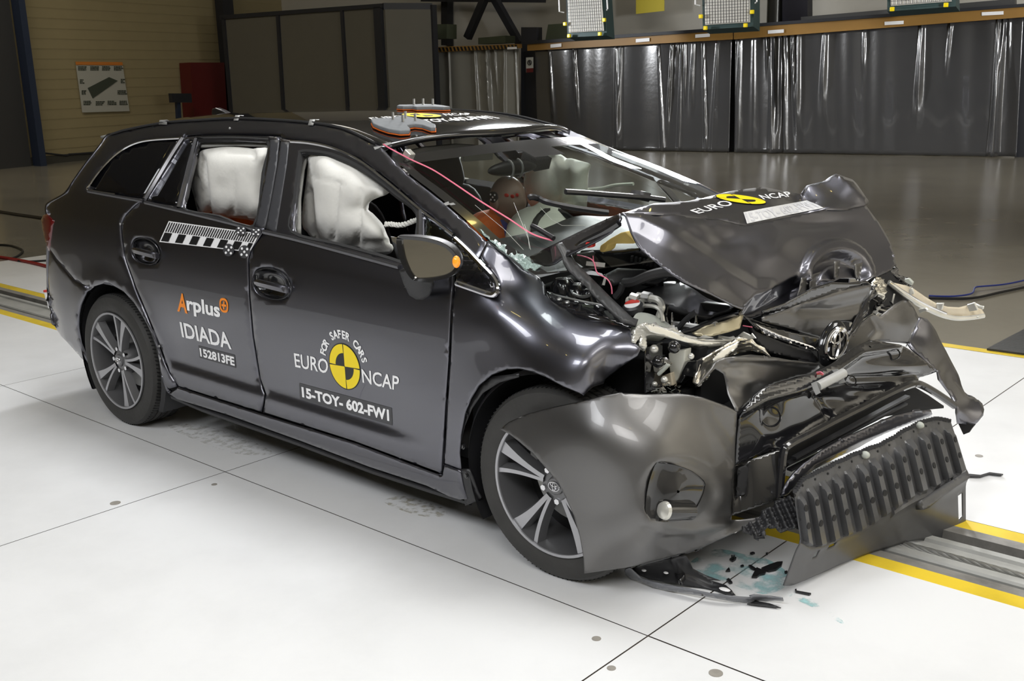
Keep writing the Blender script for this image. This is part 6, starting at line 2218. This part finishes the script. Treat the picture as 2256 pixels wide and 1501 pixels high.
slabpx('lens_splinter', K((1220, 920), (1255, 915), (1290, 950), (1280, 975), (1225, 945)), 'y', .67, .02, M['milky'], hf_, (0, 1, 0), .002)
psheet('far_lamp_reflector', K((945, 960), (990, 900), (1050, 920), (1070, 1000), (1040, 1090), (990, 1060), (960, 1010)), list(zip(K((945, 960), (1050, 920), (1070, 1000), (990, 1060)), (.43, .53, .54, .46))), M['crumpled_chrome'], None, .01, 4, bump=lambda p: .008 * math.sin(p[0] * .5) * math.cos(p[1] * .4))
rnd = random.Random(8)
for k in range(9):
    u, v = rnd.uniform(960, 1160), rnd.uniform(1000, 1160)
    q = K((u, v), (u + rnd.uniform(-60, 60), v + rnd.uniform(20, 80)), (u + rnd.uniform(-30, 90), v + rnd.uniform(30, 90)))
    P = [at(*a, 'y', .44 + (a[0] - 1925) / 500) for a in q]
    b = MB()
    b.tube(smoothline(P, 3), rnd.uniform(.003, .008), 6)
    b.build('lamp_wire', M['silver_plastic'] if k % 3 == 0 else M['gloss_black'], hf_)
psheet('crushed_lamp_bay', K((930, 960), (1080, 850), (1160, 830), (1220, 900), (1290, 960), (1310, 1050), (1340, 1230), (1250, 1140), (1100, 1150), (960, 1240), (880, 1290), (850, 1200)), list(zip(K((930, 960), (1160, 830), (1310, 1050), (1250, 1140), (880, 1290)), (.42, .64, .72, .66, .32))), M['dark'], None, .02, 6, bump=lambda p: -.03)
psheet('wing_edge', K((1150, 800), (1180, 880), (1230, 905), (1285, 950), (1290, 985), (1230, 960), (1130, 890), (1090, 860)), list(zip(K((1150, 800), (1285, 950), (1090, 860)), (.68, .74, .64))), M['black_sheet'], None, .008, 4, bump=lambda p: .006 * math.sin(p[0] * .9))
# badge-seat flaps hanging at the bonnet's front edge
for pts, y in (((( 325, 905), (385, 905), (375, 1040), (330, 1090), (285, 1085)), .0), (((400, 885), (505, 850), (490, 950), (410, 1040), (390, 1000)), .06), (((605, 770), (655, 760), (640, 900), (605, 925)), .19), (((780, 790), (850, 775), (830, 890), (800, 930), (785, 890)), .33)):
    psheet('bonnet_flap', K(*pts), [(q, y + (q[0] - K(pts[0])[0][0]) * .0045) for q in K(*pts)], M['paint_bumper'], hood, .003, 5, bump=lambda p: .006)
# --- wipers, tapes and wire on the glass
def glasspt(px, py, lift=.012):
    A, B, Cc = ws_point(4, -.8), ws_point(NE - 2, -.8), ws_point(NE // 2, .5)
    best = None
    d = ray(px, py)
    bt = 1e9
    for i in range(NE):
        for j in range(0, 41):
            p = ws_point(i, j / 20 - 1)
            t = (p - CAM) @ d / (d @ d)
            e = np.linalg.norm(CAM + d * t - p)
            if e < bt:
                bt, best = e, t
    p = CAM + d * best
    return p + np.array([.55, 0, .83]) * lift
def wiper(name, pts, r, parent):
    P = [glasspt(*q, lift=.02) for q in cr('C', *pts)]
    b = MB()
    b.tube(smoothline(P, 4), r, 6)
    return b.build(name, M['black_plastic'], parent)
wp1 = wiper('wiper', [(1430, 645), (1600, 655), (1760, 668), (2000, 685), (2080, 690), (2250, 712)], .011, car)
wiper('wiper_joint', [(1985, 670), (2040, 675), (2110, 690)], .02, wp1)
wp2 = wiper('wiper', [(1125, 700), (1150, 690), (1215, 705), (1280, 735), (1500, 780), (1780, 820)], .011, car)
wiper('wiper_blade', [(1150, 930), (1200, 955), (1330, 1035)], .009, wp2)

# shattered lower corner of the windscreen
so = cr('C', (735, 905), (770, 935), (850, 990), (920, 1035), (1000, 1080), (1080, 1120), (1150, 1150), (1170, 1200), (1250, 1225), (1200, 1262), (1120, 1262), (1060, 1200), (960, 1125), (880, 1060), (800, 990))
sc_ = []
for q in so[::2] + cr('C', (900, 1050), (1080, 1170)):
    g_ = glasspt(q[0], q[1], .016)
    sc_.append((q[0], q[1], 'y', float(g_[1])))
sheet('shattered_edge', sc_, so, M['shatter'], wsc, 5, .003, lam=2e-3, bump=lambda p: .004 * math.sin(p[0] * .9) * math.sin(p[1] * 1.1))
# ================================================================== MARKINGS AND SMALL THINGS
def roofhit(px, py, off=0.0):
    d = ray(px, py)
    f = lambda t: (CAM + d * t)[2] - roofz((CAM + d * t)[0], (CAM + d * t)[1]) - off
    t = 3.2
    best, bt = 1e9, t
    while t < 9:
        p = CAM + d * t
        if abs(p[1]) < .62 and -1.3 < p[0] < XC:
            v = f(t)
            if v < 0:
                a, b_ = t - .02, t
                for _ in range(18):
                    m = (a + b_) / 2
                    if f(m) < 0:
                        b_ = m
                    else:
                        a = m
                return CAM + d * b_
            if v < best:
                best, bt = v, t
        t += .02
    return CAM + d * bt

def text_mesh(txt, bold=0.0):
    c = D.curves.new('lettering', 'FONT')
    c.body = txt
    c.offset = bold
    c.resolution_u = 3
    o = D.objects.new('lettering', c)
    COL.objects.link(o)
    dg = bpy.context.evaluated_depsgraph_get()
    m = D.meshes.new_from_object(o.evaluated_get(dg))
    D.objects.remove(o)
    D.curves.remove(c)
    bm = bmesh.new()
    bm.from_mesh(m)
    bmesh.ops.triangulate(bm, faces=bm.faces)
    for _ in range(2):
        L_ = [e for e in bm.edges if e.calc_length() > .22]
        if L_:
            bmesh.ops.subdivide_edges(bm, edges=L_, cuts=1, use_grid_fill=False)
            bmesh.ops.triangulate(bm, faces=bm.faces)
    vs = [(v.co.x, v.co.y) for v in bm.verts]
    bm.verts.index_update()
    fs = [[v.index for v in f.verts] for f in bm.faces]
    bm.free()
    D.meshes.remove(m)
    return np.array(vs), fs

def bil(q, u, v):
    """quad TL,TR,BR,BL; u right, v down"""
    q = [np.array(p[:2], float) for p in q]
    return (q[0] * (1 - u) + q[1] * u) * (1 - v) + (q[3] * (1 - u) + q[2] * u) * v

def put_text(name, txt, quad, fn, mt, parent, bold=.0, ybox=None):
    vs, fs = text_mesh(txt, bold)
    x0, x1 = vs[:, 0].min(), vs[:, 0].max()
    y0, y1 = ybox or (vs[:, 1].min(), vs[:, 1].max())
    V = []
    for x, y in vs:
        p = bil(quad, (x - x0) / (x1 - x0), (y1 - y) / (y1 - y0))
        V.append(fn(p[0], p[1]))
    return mesh_obj(name, V, face_cam(V, fs), mt, parent, False)

def put_poly(name, poly, fn, mt, parent, step=8):
    pts, tris, bs = tri2d(poly, [], step)
    V = [fn(p[0], p[1]) for p in pts]
    return mesh_obj(name, V, face_cam(V, tris), mt, parent, False)

def logo(fn, c, u, v, parent, arc=True):
    c, u, v = np.array(c, float), np.array(u, float), np.array(v, float)
    def P(a, b_, lift):
        p = c + u * a + v * b_
        return fn(p[0], p[1], lift)
    def fan(name, r0, r1, a0, a1, lift, mt):
        n = 40
        V, F = [], []
        for rr in np.linspace(r0, r1, 6):
            for i in range(n + 1):
                a = a0 + (a1 - a0) * i / n
                V.append(P(rr * math.cos(a), rr * math.sin(a), lift))
        for j in range(5):
            for i in range(n):
                F.append([j * (n + 1) + i, j * (n + 1) + i + 1, (j + 2 - 1) * (n + 1) + i + 1, (j + 1) * (n + 1) + i])
        return mesh_obj(name, V, face_cam(V, F), mt, parent, False)
    base = fan('logo_disc', .0, 1.05, 0, 2 * math.pi, .0012, M['black_vinyl'])
    g = .028
    for k in range(4):
        a0 = k * math.pi / 2
        r0 = .60 if k in (1, 3) else .03
        fan('logo_quadrant', r0, 1.0, a0 + .03, a0 + math.pi / 2 - .03, .0019, M['yellow']).parent = base
    if arc:
        s = 'FOR SAFER CARS'
        for i, ch in enumerate(s):
            if ch == ' ':
                continue
            a = math.radians(162 - i * (162 - 19) / (len(s) - 1))
            vs, fs = text_mesh(ch, .035)
            w = .30
            V = []
            for x, y in vs:
                X = (x - (vs[:, 0].min() + vs[:, 0].max()) / 2) * .45
                Y = 1.28 + y * .50
                a2 = a - X / 1.45
                V.append(P(Y * math.cos(a2), Y * math.sin(a2), .0016))
            mesh_obj('logo_letter', V, face_cam(V, fs), M['white'], base, False)
    return base

hf3 = lambda x, y, l=.0016: hit(x, y, l)
E_ = lambda *p: cr('E', *p)
D_ = lambda *p: cr('D', *p)
A_ = lambda *p: cr('A', *p)
# front door
logo(hit, E_((828, 536))[0], (32.9, 6.7), (-4.7, -48.9), fd)
put_text('sticker_text', 'EURO', E_((470, 440), (712, 486), (710, 588), (481, 540)), hf3, M['white'], fd, .012)
put_text('sticker_text', 'NCAP', E_((945, 553), (1212, 606), (1206, 708), (955, 650)), hf3, M['white'], fd, .012)
pl_ = put_poly('number_plate_sticker', E_((507, 652), (835, 740), (1158, 828), (1164, 952), (840, 858), (513, 766)), lambda x, y: hit(x, y, .0012), M['grey_vinyl'], fd)
put_text('sticker_text', '15-TOY- 602-FW1', E_((523, 676), (1138, 838), (1142, 922), (530, 752)), lambda x, y: hit(x, y, .0022), M['white'], pl_, .04)
# rear door
put_text('sticker_text', 'A', D_((1118, 303), (1178, 318), (1190, 470), (1110, 450)), hf3, M['orange_vinyl'], rd, .03)
put_text('sticker_text', 'rplus', D_((1178, 330), (1440, 385), (1452, 535), (1190, 478)), hf3, M['white'], rd, .03)
c = D_((1476, 404))[0]
V, F = [], []
n = 36
for rr in (1.0, .68):
    for k in range(n):
        a = 2 * math.pi * k / n
        V.append(hit(c[0] + 9.6 * rr * abs(math.cos(a)) ** .75 * np.sign(math.cos(a)) - .8 * rr * math.sin(a), c[1] + 2.2 * rr * math.cos(a) - 16 * rr * abs(math.sin(a)) ** .8 * np.sign(math.sin(a)), .0016))
F = [[k, (k + 1) % n, n + (k + 1) % n, n + k] for k in range(n)]
mesh_obj('sticker_ring', V, face_cam(V, F), M['orange_vinyl'], rd, False)
put_text('sticker_text', '+', [(c[0] - 5, c[1] - 10), (c[0] + 5.4, c[1] - 8), (c[0] + 5, c[1] + 10), (c[0] - 5.4, c[1] + 8)], hf3, M['orange_vinyl'], rd, .03)
put_text('sticker_text', 'IDIADA', D_((1127, 533), (1516, 622), (1538, 752), (1148, 653)), hf3, M['white'], rd, .022)
pl_ = put_poly('number_plate_sticker', D_((1276, 720), (1562, 795), (1572, 898), (1285, 816)), lambda x, y: hit(x, y, .0012), M['grey_vinyl'], rd)
put_text('sticker_text', '152813FE', D_((1283, 738), (1556, 810), (1562, 882), (1292, 806)), lambda x, y: hit(x, y, .0022), M['white'], pl_, .035)
# scale sticker
RQ = A_((1068, 942), (1802, 1042), (1722, 1192), (992, 1110))
rul = put_poly('scale_sticker', densify(RQ, 10), lambda x, y: hit(x, y, .0014), M['white'], rd, 10)
b = MB()
def cell(u0, u1, v0, v1):
    for i in range(2):
        for j in range(3):
            ua, ub, va, vb = u0 + (u1 - u0) * i / 2, u0 + (u1 - u0) * (i + 1) / 2, v0 + (v1 - v0) * j / 3, v0 + (v1 - v0) * (j + 1) / 3
            q = [bil(RQ, u, v) for u, v in ((ua, va), (ub, va), (ub, vb), (ua, vb))]
            b.add([hit(p[0], p[1], .0034) for p in q], [[0, 1, 2, 3]])
for k in range(38):
    u = .012 + k * .0258
    cell(u, u + .0125, .05, .50)
for k in range(7):
    u = .012 + k * .1545
    cell(u, min(u + .082, .985), .54, .95)
b.build('scale_marks', M['black_vinyl'], rul, False, 0)
# round five-dot targets
def target(c, rx, ry, lift, parent, i):
    t = MB()
    n = 28
    V = [hit(c[0], c[1], lift)] + [hit(c[0] + rx * math.cos(a), c[1] + ry * math.sin(a), lift) for a in np.linspace(0, 2 * math.pi, n, endpoint=False)]
    o = mesh_obj('target_sticker', V, face_cam(V, [[0, 1 + k, 1 + (k + 1) % n] for k in range(n)]), M['grey_vinyl'], parent, False)
    b = MB()
    for (u, v) in ((0, 0), (.5, -.42), (-.42, -.5), (.42, .5), (-.5, .42)):
        q = (c[0] + u * rx, c[1] + v * ry)
        V = [hit(q[0] + rx * .2 * math.cos(a), q[1] + ry * .2 * math.sin(a), lift + .001) for a in np.linspace(0, 2 * math.pi, 12, endpoint=False)]
        b.add(V, [list(range(12))])
    b.build('target_dots', M['white'], o, False)
for i, (u, v, rr_x, rr_y) in enumerate(((1650, 1018, 11.5, 10.5), (1772, 1030, 11.5, 10.5), (1551, 1176, 12, 14), (1678, 1190, 12.5, 14.5))):
    q = A_((u, v))[0]
    target(q, rr_x, rr_y, .012 if i < 2 else .006, rd if i != 1 else fd, i)
# bonnet markings lie on the raised deck
tdk = None
deck_c = [(1366, 472, -.68), (1510, 444, -.35), (1441, 448, -.52), (1600, 423, 0), (1681, 412, .3), (1764, 427, .5), (1838, 393, .66), (1480, 474, -.5), (1540, 480, -.36), (1612, 490, -.2), (1642, 497, -.13), (1818, 461, .38), (1900, 463, .64), (1885, 405, .70), (1777, 410, .53), (1700, 452, .17), (1620, 450, -.04), (1570, 462, -.22)]
tdk = TPS([(c[0], c[1]) for c in deck_c], [depth_of(c[0], c[1], 'y', c[2]) for c in deck_c], 1e-4)
bvh_h = None
from mathutils.bvhtree import BVHTree
def bvh_of(o):
    return BVHTree.FromPolygons([v.co for v in o.data.vertices], [list(p.vertices) for p in o.data.polygons])
bvh_h = bvh_of(hood)
def deckhit(x, y, lift=.0015):
    d = Vector(ray(x, y)).normalized()
    h, nn, i, dist = bvh_h.ray_cast(Vector(CAM), d)
    if h is None:
        h, nn, i, dist = bvh_h.find_nearest(Vector(CAM + ray(x, y) * float(tdk([(x, y)])[0])))
    if nn.dot(d) > 0:
        nn = -nn
    return np.array(h + nn * (lift + .001))
lg = logo(deckhit, H((1695, 225))[0], (50, 3), (-22, -10.5), hood, False)
put_text('sticker_text', 'EURO', H((1270, 318), (1560, 232), (1645, 268), (1345, 345)), deckhit, M['white'], hood, .012)
put_text('sticker_text', 'NCAP', H((1838, 192), (2085, 160), (2125, 200), (1885, 228)), deckhit, M['white'], hood, .012)
stp = put_poly('number_plate_sticker', [(1637, 469), (1707, 455.5), (1778, 442.7), (1798, 451), (1815, 459.5), (1730, 476), (1645, 494)], deckhit, mat('glare_white_vinyl', (.78, .78, .78), .25, 0, .5), hood, 6)  # dark plate with the lamp glare put into its pale colour
put_text('sticker_text', '15-TOY- 602-FW1', [(1640, 471), (1779, 445), (1806, 458), (1648, 492)], lambda x, y: deckhit(x, y, .0025), mat('glare_pale_lettering', (.62, .62, .64), .3), stp, .03)  # lettering washed out to go with the painted glare
# roof markings
lr = logo(lambda x, y, l: roofhit(x, y, l + .002), cr('R', (645, 146))[0], (40, .2), (-15, -4.6), roof, False)
rf = lambda x, y: roofhit(x, y, .004)
put_text('sticker_text', 'EURO', cr('R', (135, 170), (440, 148), (535, 166), (185, 195)), rf, M['white'], roof, .012)
put_text('sticker_text', 'NCAP', cr('R', (840, 130), (1090, 124), (1130, 142), (880, 152)), rf, M['white'], roof, .012)
put_text('sticker_text', '15-TOY-602-FW1', cr('R', (520, 196), (1250, 150), (1400, 176), (560, 226)), rf, M['white'], roof, .03)
# foam pads on the roof
def pad(pts, label, bolts, far=False):
    P = [roofhit(x, y) for x, y in pts]
    c = np.mean(P, 0)
    t = thing('roof_pad', label, 'pad', tuple(c), 'foam pads on the car roof')
    b = MB()
    b.prism([p + np.array([0, 0, .006]) for p in P], (0, 0, .016))
    bevel(b.build('foam', M['pad_grey'], t, False), .004)
    b = MB()
    b.prism([p + (c - p) * -.015 + np.array([0, 0, .0025]) for p in P], (0, 0, .0035))
    b.build('orange_base', M['orange'], t, False)
    for x, y in bolts:
        p = roofhit(x, y)
        b = MB()
        b.cyl(p + np.array([0, 0, .02]), p + np.array([0, 0, .050]), .0055, 10)
        b.build('bolt', M['steel'], t)
    return t
pad(cr('R', (165, 240), (180, 226), (250, 224), (330, 222), (430, 206), (500, 204), (590, 222), (690, 245), (780, 285), (782, 316), (735, 318), (650, 288), (580, 280), (510, 292), (540, 325), (530, 345), (440, 348), (330, 330), (240, 300), (185, 275)), 'large grey foam pad with bolts on the near half of the car roof', cr('R', (375, 238), (495, 228), (470, 262), (588, 250)))
pad(cr('R', (410, 100), (430, 92), (560, 90), (640, 84), (760, 86), (860, 98), (920, 110), (860, 114), (740, 108), (600, 112), (560, 104), (470, 106)), 'grey foam pad with bolts on the far half of the car roof', cr('R', (575, 96), (662, 92), (755, 94)))
# tape bands on the roof edge
for pts in (((700, 548), (735, 548), (742, 532), (712, 535)), ((1028, 531), (1048, 531), (1072, 510), (1052, 510)), ((1355, 552), (1378, 552), (1404, 528), (1380, 528))):
    q = cr('1', *pts)
    P = [roofhit(*q[3], off=.006), roofhit(*q[2], off=.006), hit(*q[1], .004), hit(*q[0], .004)]
    M_ = [(np.array(P[0]) + P[3]) / 2 + np.array([0, -.004, .012]), (np.array(P[1]) + P[2]) / 2 + np.array([0, -.004, .012])]
    o = mesh_obj('tape_band', [P[0], P[1], M_[1], M_[0], P[2], P[3]], [[0, 1, 2, 3], [3, 2, 4, 5]], M['tape'], car, True)
    solid(o, .002)
# aerial fin
fp = cr('1', (942, 500), (944, 478), (958, 474), (985, 484), (1005, 496), (1022, 508), (980, 512), (945, 512))
fz = [at(x, y, 'y', .0) for x, y in fp]
b = MB()
b.prism([p + np.array([0, -.02, 0]) for p in fz], (0, .04, 0))
bevel(b.build('aerial_fin', M['paint'], car, False), .008, 3)
# pink wire from the roof edge over the glass
P = []
for i, q in enumerate(cr('C', (-70, 240), (0, 283), (160, 368), (330, 470), (500, 580), (720, 730), (960, 880), (1160, 985), (1330, 1040))):
    P.append(glasspt(*q, lift=.012 + (.01 if 2 < i < 7 else 0)))
for k in (0, 1):
    b = MB()
    b.tube([np.array(p) + np.array([0, .002 * k, .002 * k]) for p in smoothline(P, 6)], .0016, 6)
    wr = b.build('trigger_wire', M['pink'], car)
for pts in (((-140, 240), (-60, 228), (-100, 252), (-128, 262)), ((-70, 215), (0, 200), (20, 212), (-45, 232)), ((440, 705), (480, 690), (490, 715), (455, 725)), ((480, 708), (520, 700), (540, 715), (500, 722))):
    q = cr('C', *pts)
    V = [hit(x, y, .002) for x, y in q]
    o = mesh_obj('tape_strip', V, face_cam(V, [[0, 1, 2, 3]]), M['tape'], car, False)
    solid(o, .001)
gp = glasspt(*cr('C', (135, 350))[0], lift=.025)
b = MB()
b.box(gp, (.035, .03, .03), Matrix.Rotation(.6, 3, 'Y'))
bevel(b.build('clear_block', M['silver_plastic'], car, False), .003)

# --- things on the floor in front
def stain_mat(name, color, scale, thr, soft, rough=.15):
    m = D.materials.new(name)
    m.use_nodes = True
    nt = m.node_tree
    b = nt.nodes['Principled BSDF']
    b.inputs['Base Color'].default_value = (*color, 1)
    b.inputs['Roughness'].default_value = rough
    tc = nt.nodes.new('ShaderNodeTexCoord')
    n = nt.nodes.new('ShaderNodeTexNoise')
    n.inputs['Scale'].default_value = scale
    n.inputs['Detail'].default_value = 7
    r = nt.nodes.new('ShaderNodeMapRange')
    r.inputs[1].default_value = thr
    r.inputs[2].default_value = thr + soft
    nt.links.new(tc.outputs['Object'], n.inputs['Vector'])
    nt.links.new(n.outputs['Fac'], r.inputs[0])
    nt.links.new(r.outputs[0], b.inputs['Alpha'])
    return m
def floor_stain(name, poly, mt, label, cat, z=.0012):
    pts, tris, bs = tri2d([tuple(p[:2]) for p in smooth_closed(poly, 3)], [], 12)
    V = [at(p[0], p[1], 'z', z) for p in pts]
    o = mesh_obj(name, V, face_cam(V, tris), mt, None, False)
    return tag(o, label, cat)
o = floor_stain('coolant_puddle', Nn((640, 900), (760, 820), (900, 790), (1080, 830), (1250, 860), (1420, 960), (1450, 1060), (1380, 1130), (1240, 1160), (1060, 1110), (900, 1050), (760, 1000), (670, 960)), stain_mat('coolant_film', (.38, .66, .68), 11, .45, .22, .25), 'thin turquoise coolant puddle on the white floor in front of the bumper', 'puddle')
o = floor_stain('coolant_puddle', Nn((1390, 1140), (1480, 1130), (1600, 1180), (1720, 1250), (1900, 1380), (1880, 1400), (1700, 1290), (1520, 1210)), stain_mat('coolant_splash', (.42, .70, .71), 14, .5, .14), 'faint turquoise coolant streak running out from under the splash shield', 'puddle')
tm = stain_mat('tyre_smudge', (.48, .45, .36), 30, .46, .3, .7)
floor_stain('tyre_mark', [(845, 1106), (880, 1093), (930, 1103), (985, 1125), (965, 1142), (900, 1130)], tm, 'brownish tyre smudge on the floor below the front door', 'floor mark')
floor_stain('tyre_mark', [(370, 938), (450, 938), (560, 975), (600, 1000), (520, 1000), (420, 965)], stain_mat('tyre_smudge_faint', (.62, .61, .57), 26, .45, .35, .7), 'faint tyre smudge on the floor ahead of the rear wheel', 'floor mark')
# torn under-tray piece
tr = thing('under_tray_piece', 'torn black under-tray piece with a grey rim lying below the bumper', 'car part', tuple(at(1530, 1300, 'z', 0)))
psheet('tray_sheet', Nn((150, 955), (280, 905), (430, 872), (500, 850), (610, 850), (640, 900), (665, 955), (760, 1005), (890, 1052), (800, 1045), (930, 1085), (990, 1130), (1012, 1172), (960, 1175), (800, 1130), (600, 1090), (420, 1060), (300, 1040), (200, 1000)),
       [(q, z) for q, z in zip(Nn((150, 955), (430, 872), (610, 850), (665, 955), (890, 1052), (1012, 1172), (600, 1090), (300, 1040)), (.05, .10, .13, .06, .03, .012, .012, .015))], M['black_plastic'], tr, .004, 6, ax='z', bump=lambda p: .012 * math.exp(-(dline(p, Nn((500, 860), (560, 1020), (800, 1120), (980, 1150))) / 5) ** 2))
psheet('rim', Nn((98, 960), (140, 945), (230, 1030), (330, 1062), (420, 1090), (520, 1105), (640, 1125), (800, 1160), (1000, 1185), (1150, 1195), (1130, 1180), (1170, 1170), (1280, 1180), (1405, 1198), (1412, 1222), (1340, 1215), (1270, 1222), (1180, 1218), (1120, 1235), (1000, 1226), (860, 1200), (700, 1172), (560, 1152), (430, 1130), (330, 1108), (240, 1062), (150, 1040), (105, 1000)),
       [(q, z) for q, z in zip(Nn((98, 960), (330, 1062), (800, 1160), (1280, 1180), (1412, 1222), (1000, 1226), (560, 1152), (240, 1062), (105, 1000)), (.05, .035, .035, .03, .015, .008, .008, .012, .02))], mat('grey_rim_plastic', (.16, .165, .18), .3, .3, .5), tr, .004, 5, ax='z')
psheet('stub', Nn((500, 960), (520, 942), (570, 955), (598, 990), (560, 1040), (545, 1035), (510, 985)), [(q, .05 + i * .004) for i, q in enumerate(Nn((500, 960), (570, 955), (560, 1040)))], M['gloss_black'], tr, .02, 4, ax='z')
psheet('torn_tip', Nn((1110, 1240), (1180, 1215), (1300, 1238), (1392, 1272), (1340, 1268), (1260, 1258), (1180, 1250)), [(q, .008) for q in Nn((1110, 1240), (1180, 1215), (1392, 1272))], M['black_plastic'], tr, .003, 4, ax='z')
for (u, v) in ((258, 965), (440, 985), (925, 1122)):
    q = Nn((u, v))[0]
    p = at(*q, 'z', .03 if u > 900 else .055)
    b = MB()
    b.ell(p, (.009 if u < 900 else .02, .007 if u < 900 else .012, .003), 12, 6)
    b.build('slot', M['white'], tr)
# shards
M['shard'] = mat('shard_plastic', (.015, .015, .016), .35)
sh = [(((1148, 1030), (1165, 995), (1190, 950), (1205, 958), (1240, 972), (1268, 985), (1258, 1002), (1215, 1010), (1190, 1030)), 'jagged black star shaped plastic shard on the coolant puddle'),
      (((1228, 955), (1300, 925), (1360, 905), (1405, 902), (1395, 935), (1350, 968), (1290, 982), (1250, 972)), 'curved black plastic flap, largest of the debris on the puddle'),
      (((1122, 932), (1140, 930), (1185, 960), (1165, 968), (1140, 955)), 'short black sliver just left of the star shaped shard'),
      (((935, 978), (960, 950), (972, 978)), 'small black triangular shard left on the puddle'),
      (((940, 1050), (960, 1040), (990, 1075), (965, 1080)), 'small black block shard near the under-tray piece'),
      (((1505, 1132), (1520, 1130), (1520, 1145), (1640, 1166), (1625, 1174), (1510, 1150)), 'thin hooked black plastic strip right of the puddle'),
      (((1135, 830), (1160, 822), (1175, 830), (1150, 838)), 'tiny black chip far back on the puddle'),
      (((1418, 985), (1440, 978), (1446, 992), (1424, 996)), 'tiny black chip beside the splash shield edge'),
      (((1535, 790), (1555, 785), (1558, 805), (1540, 808)), 'tiny black chip under the splash shield corner'),
      (((1055, 935), (1075, 928), (1085, 936), (1065, 942)), 'tiny black chip in the middle of the puddle'),
      (((965, 880), (1000, 860), (1022, 868), (1018, 880), (990, 898)), 'black plastic push clip lying on the puddle'),
      (((1265, 830), (1285, 828), (1280, 840)), 'tiny black chip near the slab joint')]
for pts, lab in sh:
    q = Nn(*pts)
    b = MB()
    b.prism([tuple(at(x, y, 'z', .002)) for x, y in q], (0, 0, .006))
    if 'clip' in lab:
        for u in (985, 1003):
            p = at(*Nn((u, 870))[0], 'z', .008)
            b.cyl(p, np.array(p) + np.array([0, 0, .014]), .003, 8)
    o = b.build('plastic_shard', M['shard'], None, False)
    tag(o, lab, 'debris', 'plastic shards on the floor')
b = MB()
P = [at(x, y, 'z', .004) for x, y in ((2130, 1046), (2160, 1049), (2180, 1043), (2210, 1047), (2205, 1050), (2180, 1047), (2160, 1053), (2132, 1052))]
b.prism([tuple(p) for p in P], (0, 0, .005))
tag(b.build('plastic_strip', M['black_plastic'], None, False), 'thin black plastic strip on the floor right of the splash shield', 'debris')
# capsule hanging at the rear bumper
p0, p1 = at(103, 641, 'y', -.42), at(110, 679, 'y', -.42)
b = MB()
b.tube([p0, np.array(p0) * .55 + np.array(p1) * .45, np.array(p0) * .5 + np.array(p1) * .5, p1], [.018, .016, .011, .010], 14)
cp = b.build('rear_capsule', M['white'], car)
b = MB()
b.tube([np.array(p0) + np.array([0, 0, .004]), np.array(p0) - np.array([0, 0, .006])], [.020, .020], 14)
b.build('capsule_cap', M['red'], cp)

# printed stickers are one piece each: their print goes into the sticker's own mesh
def merge_children(o):
    V, F, MI, mats, SM = [], [], [], [], []
    for x in [o] + [c for c in D.objects if c.parent == o]:
        b0 = len(V)
        V += [tuple(v.co) for v in x.data.vertices]
        for pz in x.data.polygons:
            F.append([i + b0 for i in pz.vertices])
            mm = x.data.materials[pz.material_index]
            if mm not in mats:
                mats.append(mm)
            MI.append(mats.index(mm))
    for c in [c for c in D.objects if c.parent == o]:
        D.objects.remove(c)
    m = D.meshes.new(o.name)
    m.from_pydata(V, [], F)
    for mm in mats:
        m.materials.append(mm)
    m.polygons.foreach_set('material_index', MI)
    m.update()
    o.data = m
for o in [o for o in D.objects if o.name.split('.')[0] in ('logo_disc', 'number_plate_sticker', 'scale_sticker', 'target_sticker', 'target_disc')]:
    merge_children(o)
for o in list(D.objects):
    if o.name.split('.')[0] == 'logo_disc':
        o.name = 'logo_sticker'
# no deeper than thing > part > sub-part
def chain(o):
    c = [o]
    while c[-1].parent:
        c.append(c[-1].parent)
    return c[::-1]
for o in list(D.objects):
    c = chain(o)
    if len(c) > 3:
        o.parent = c[1]
        o.matrix_parent_inverse = Matrix.Identity(4)
for o in D.objects:
    if 'base' in o:
        del o['base']
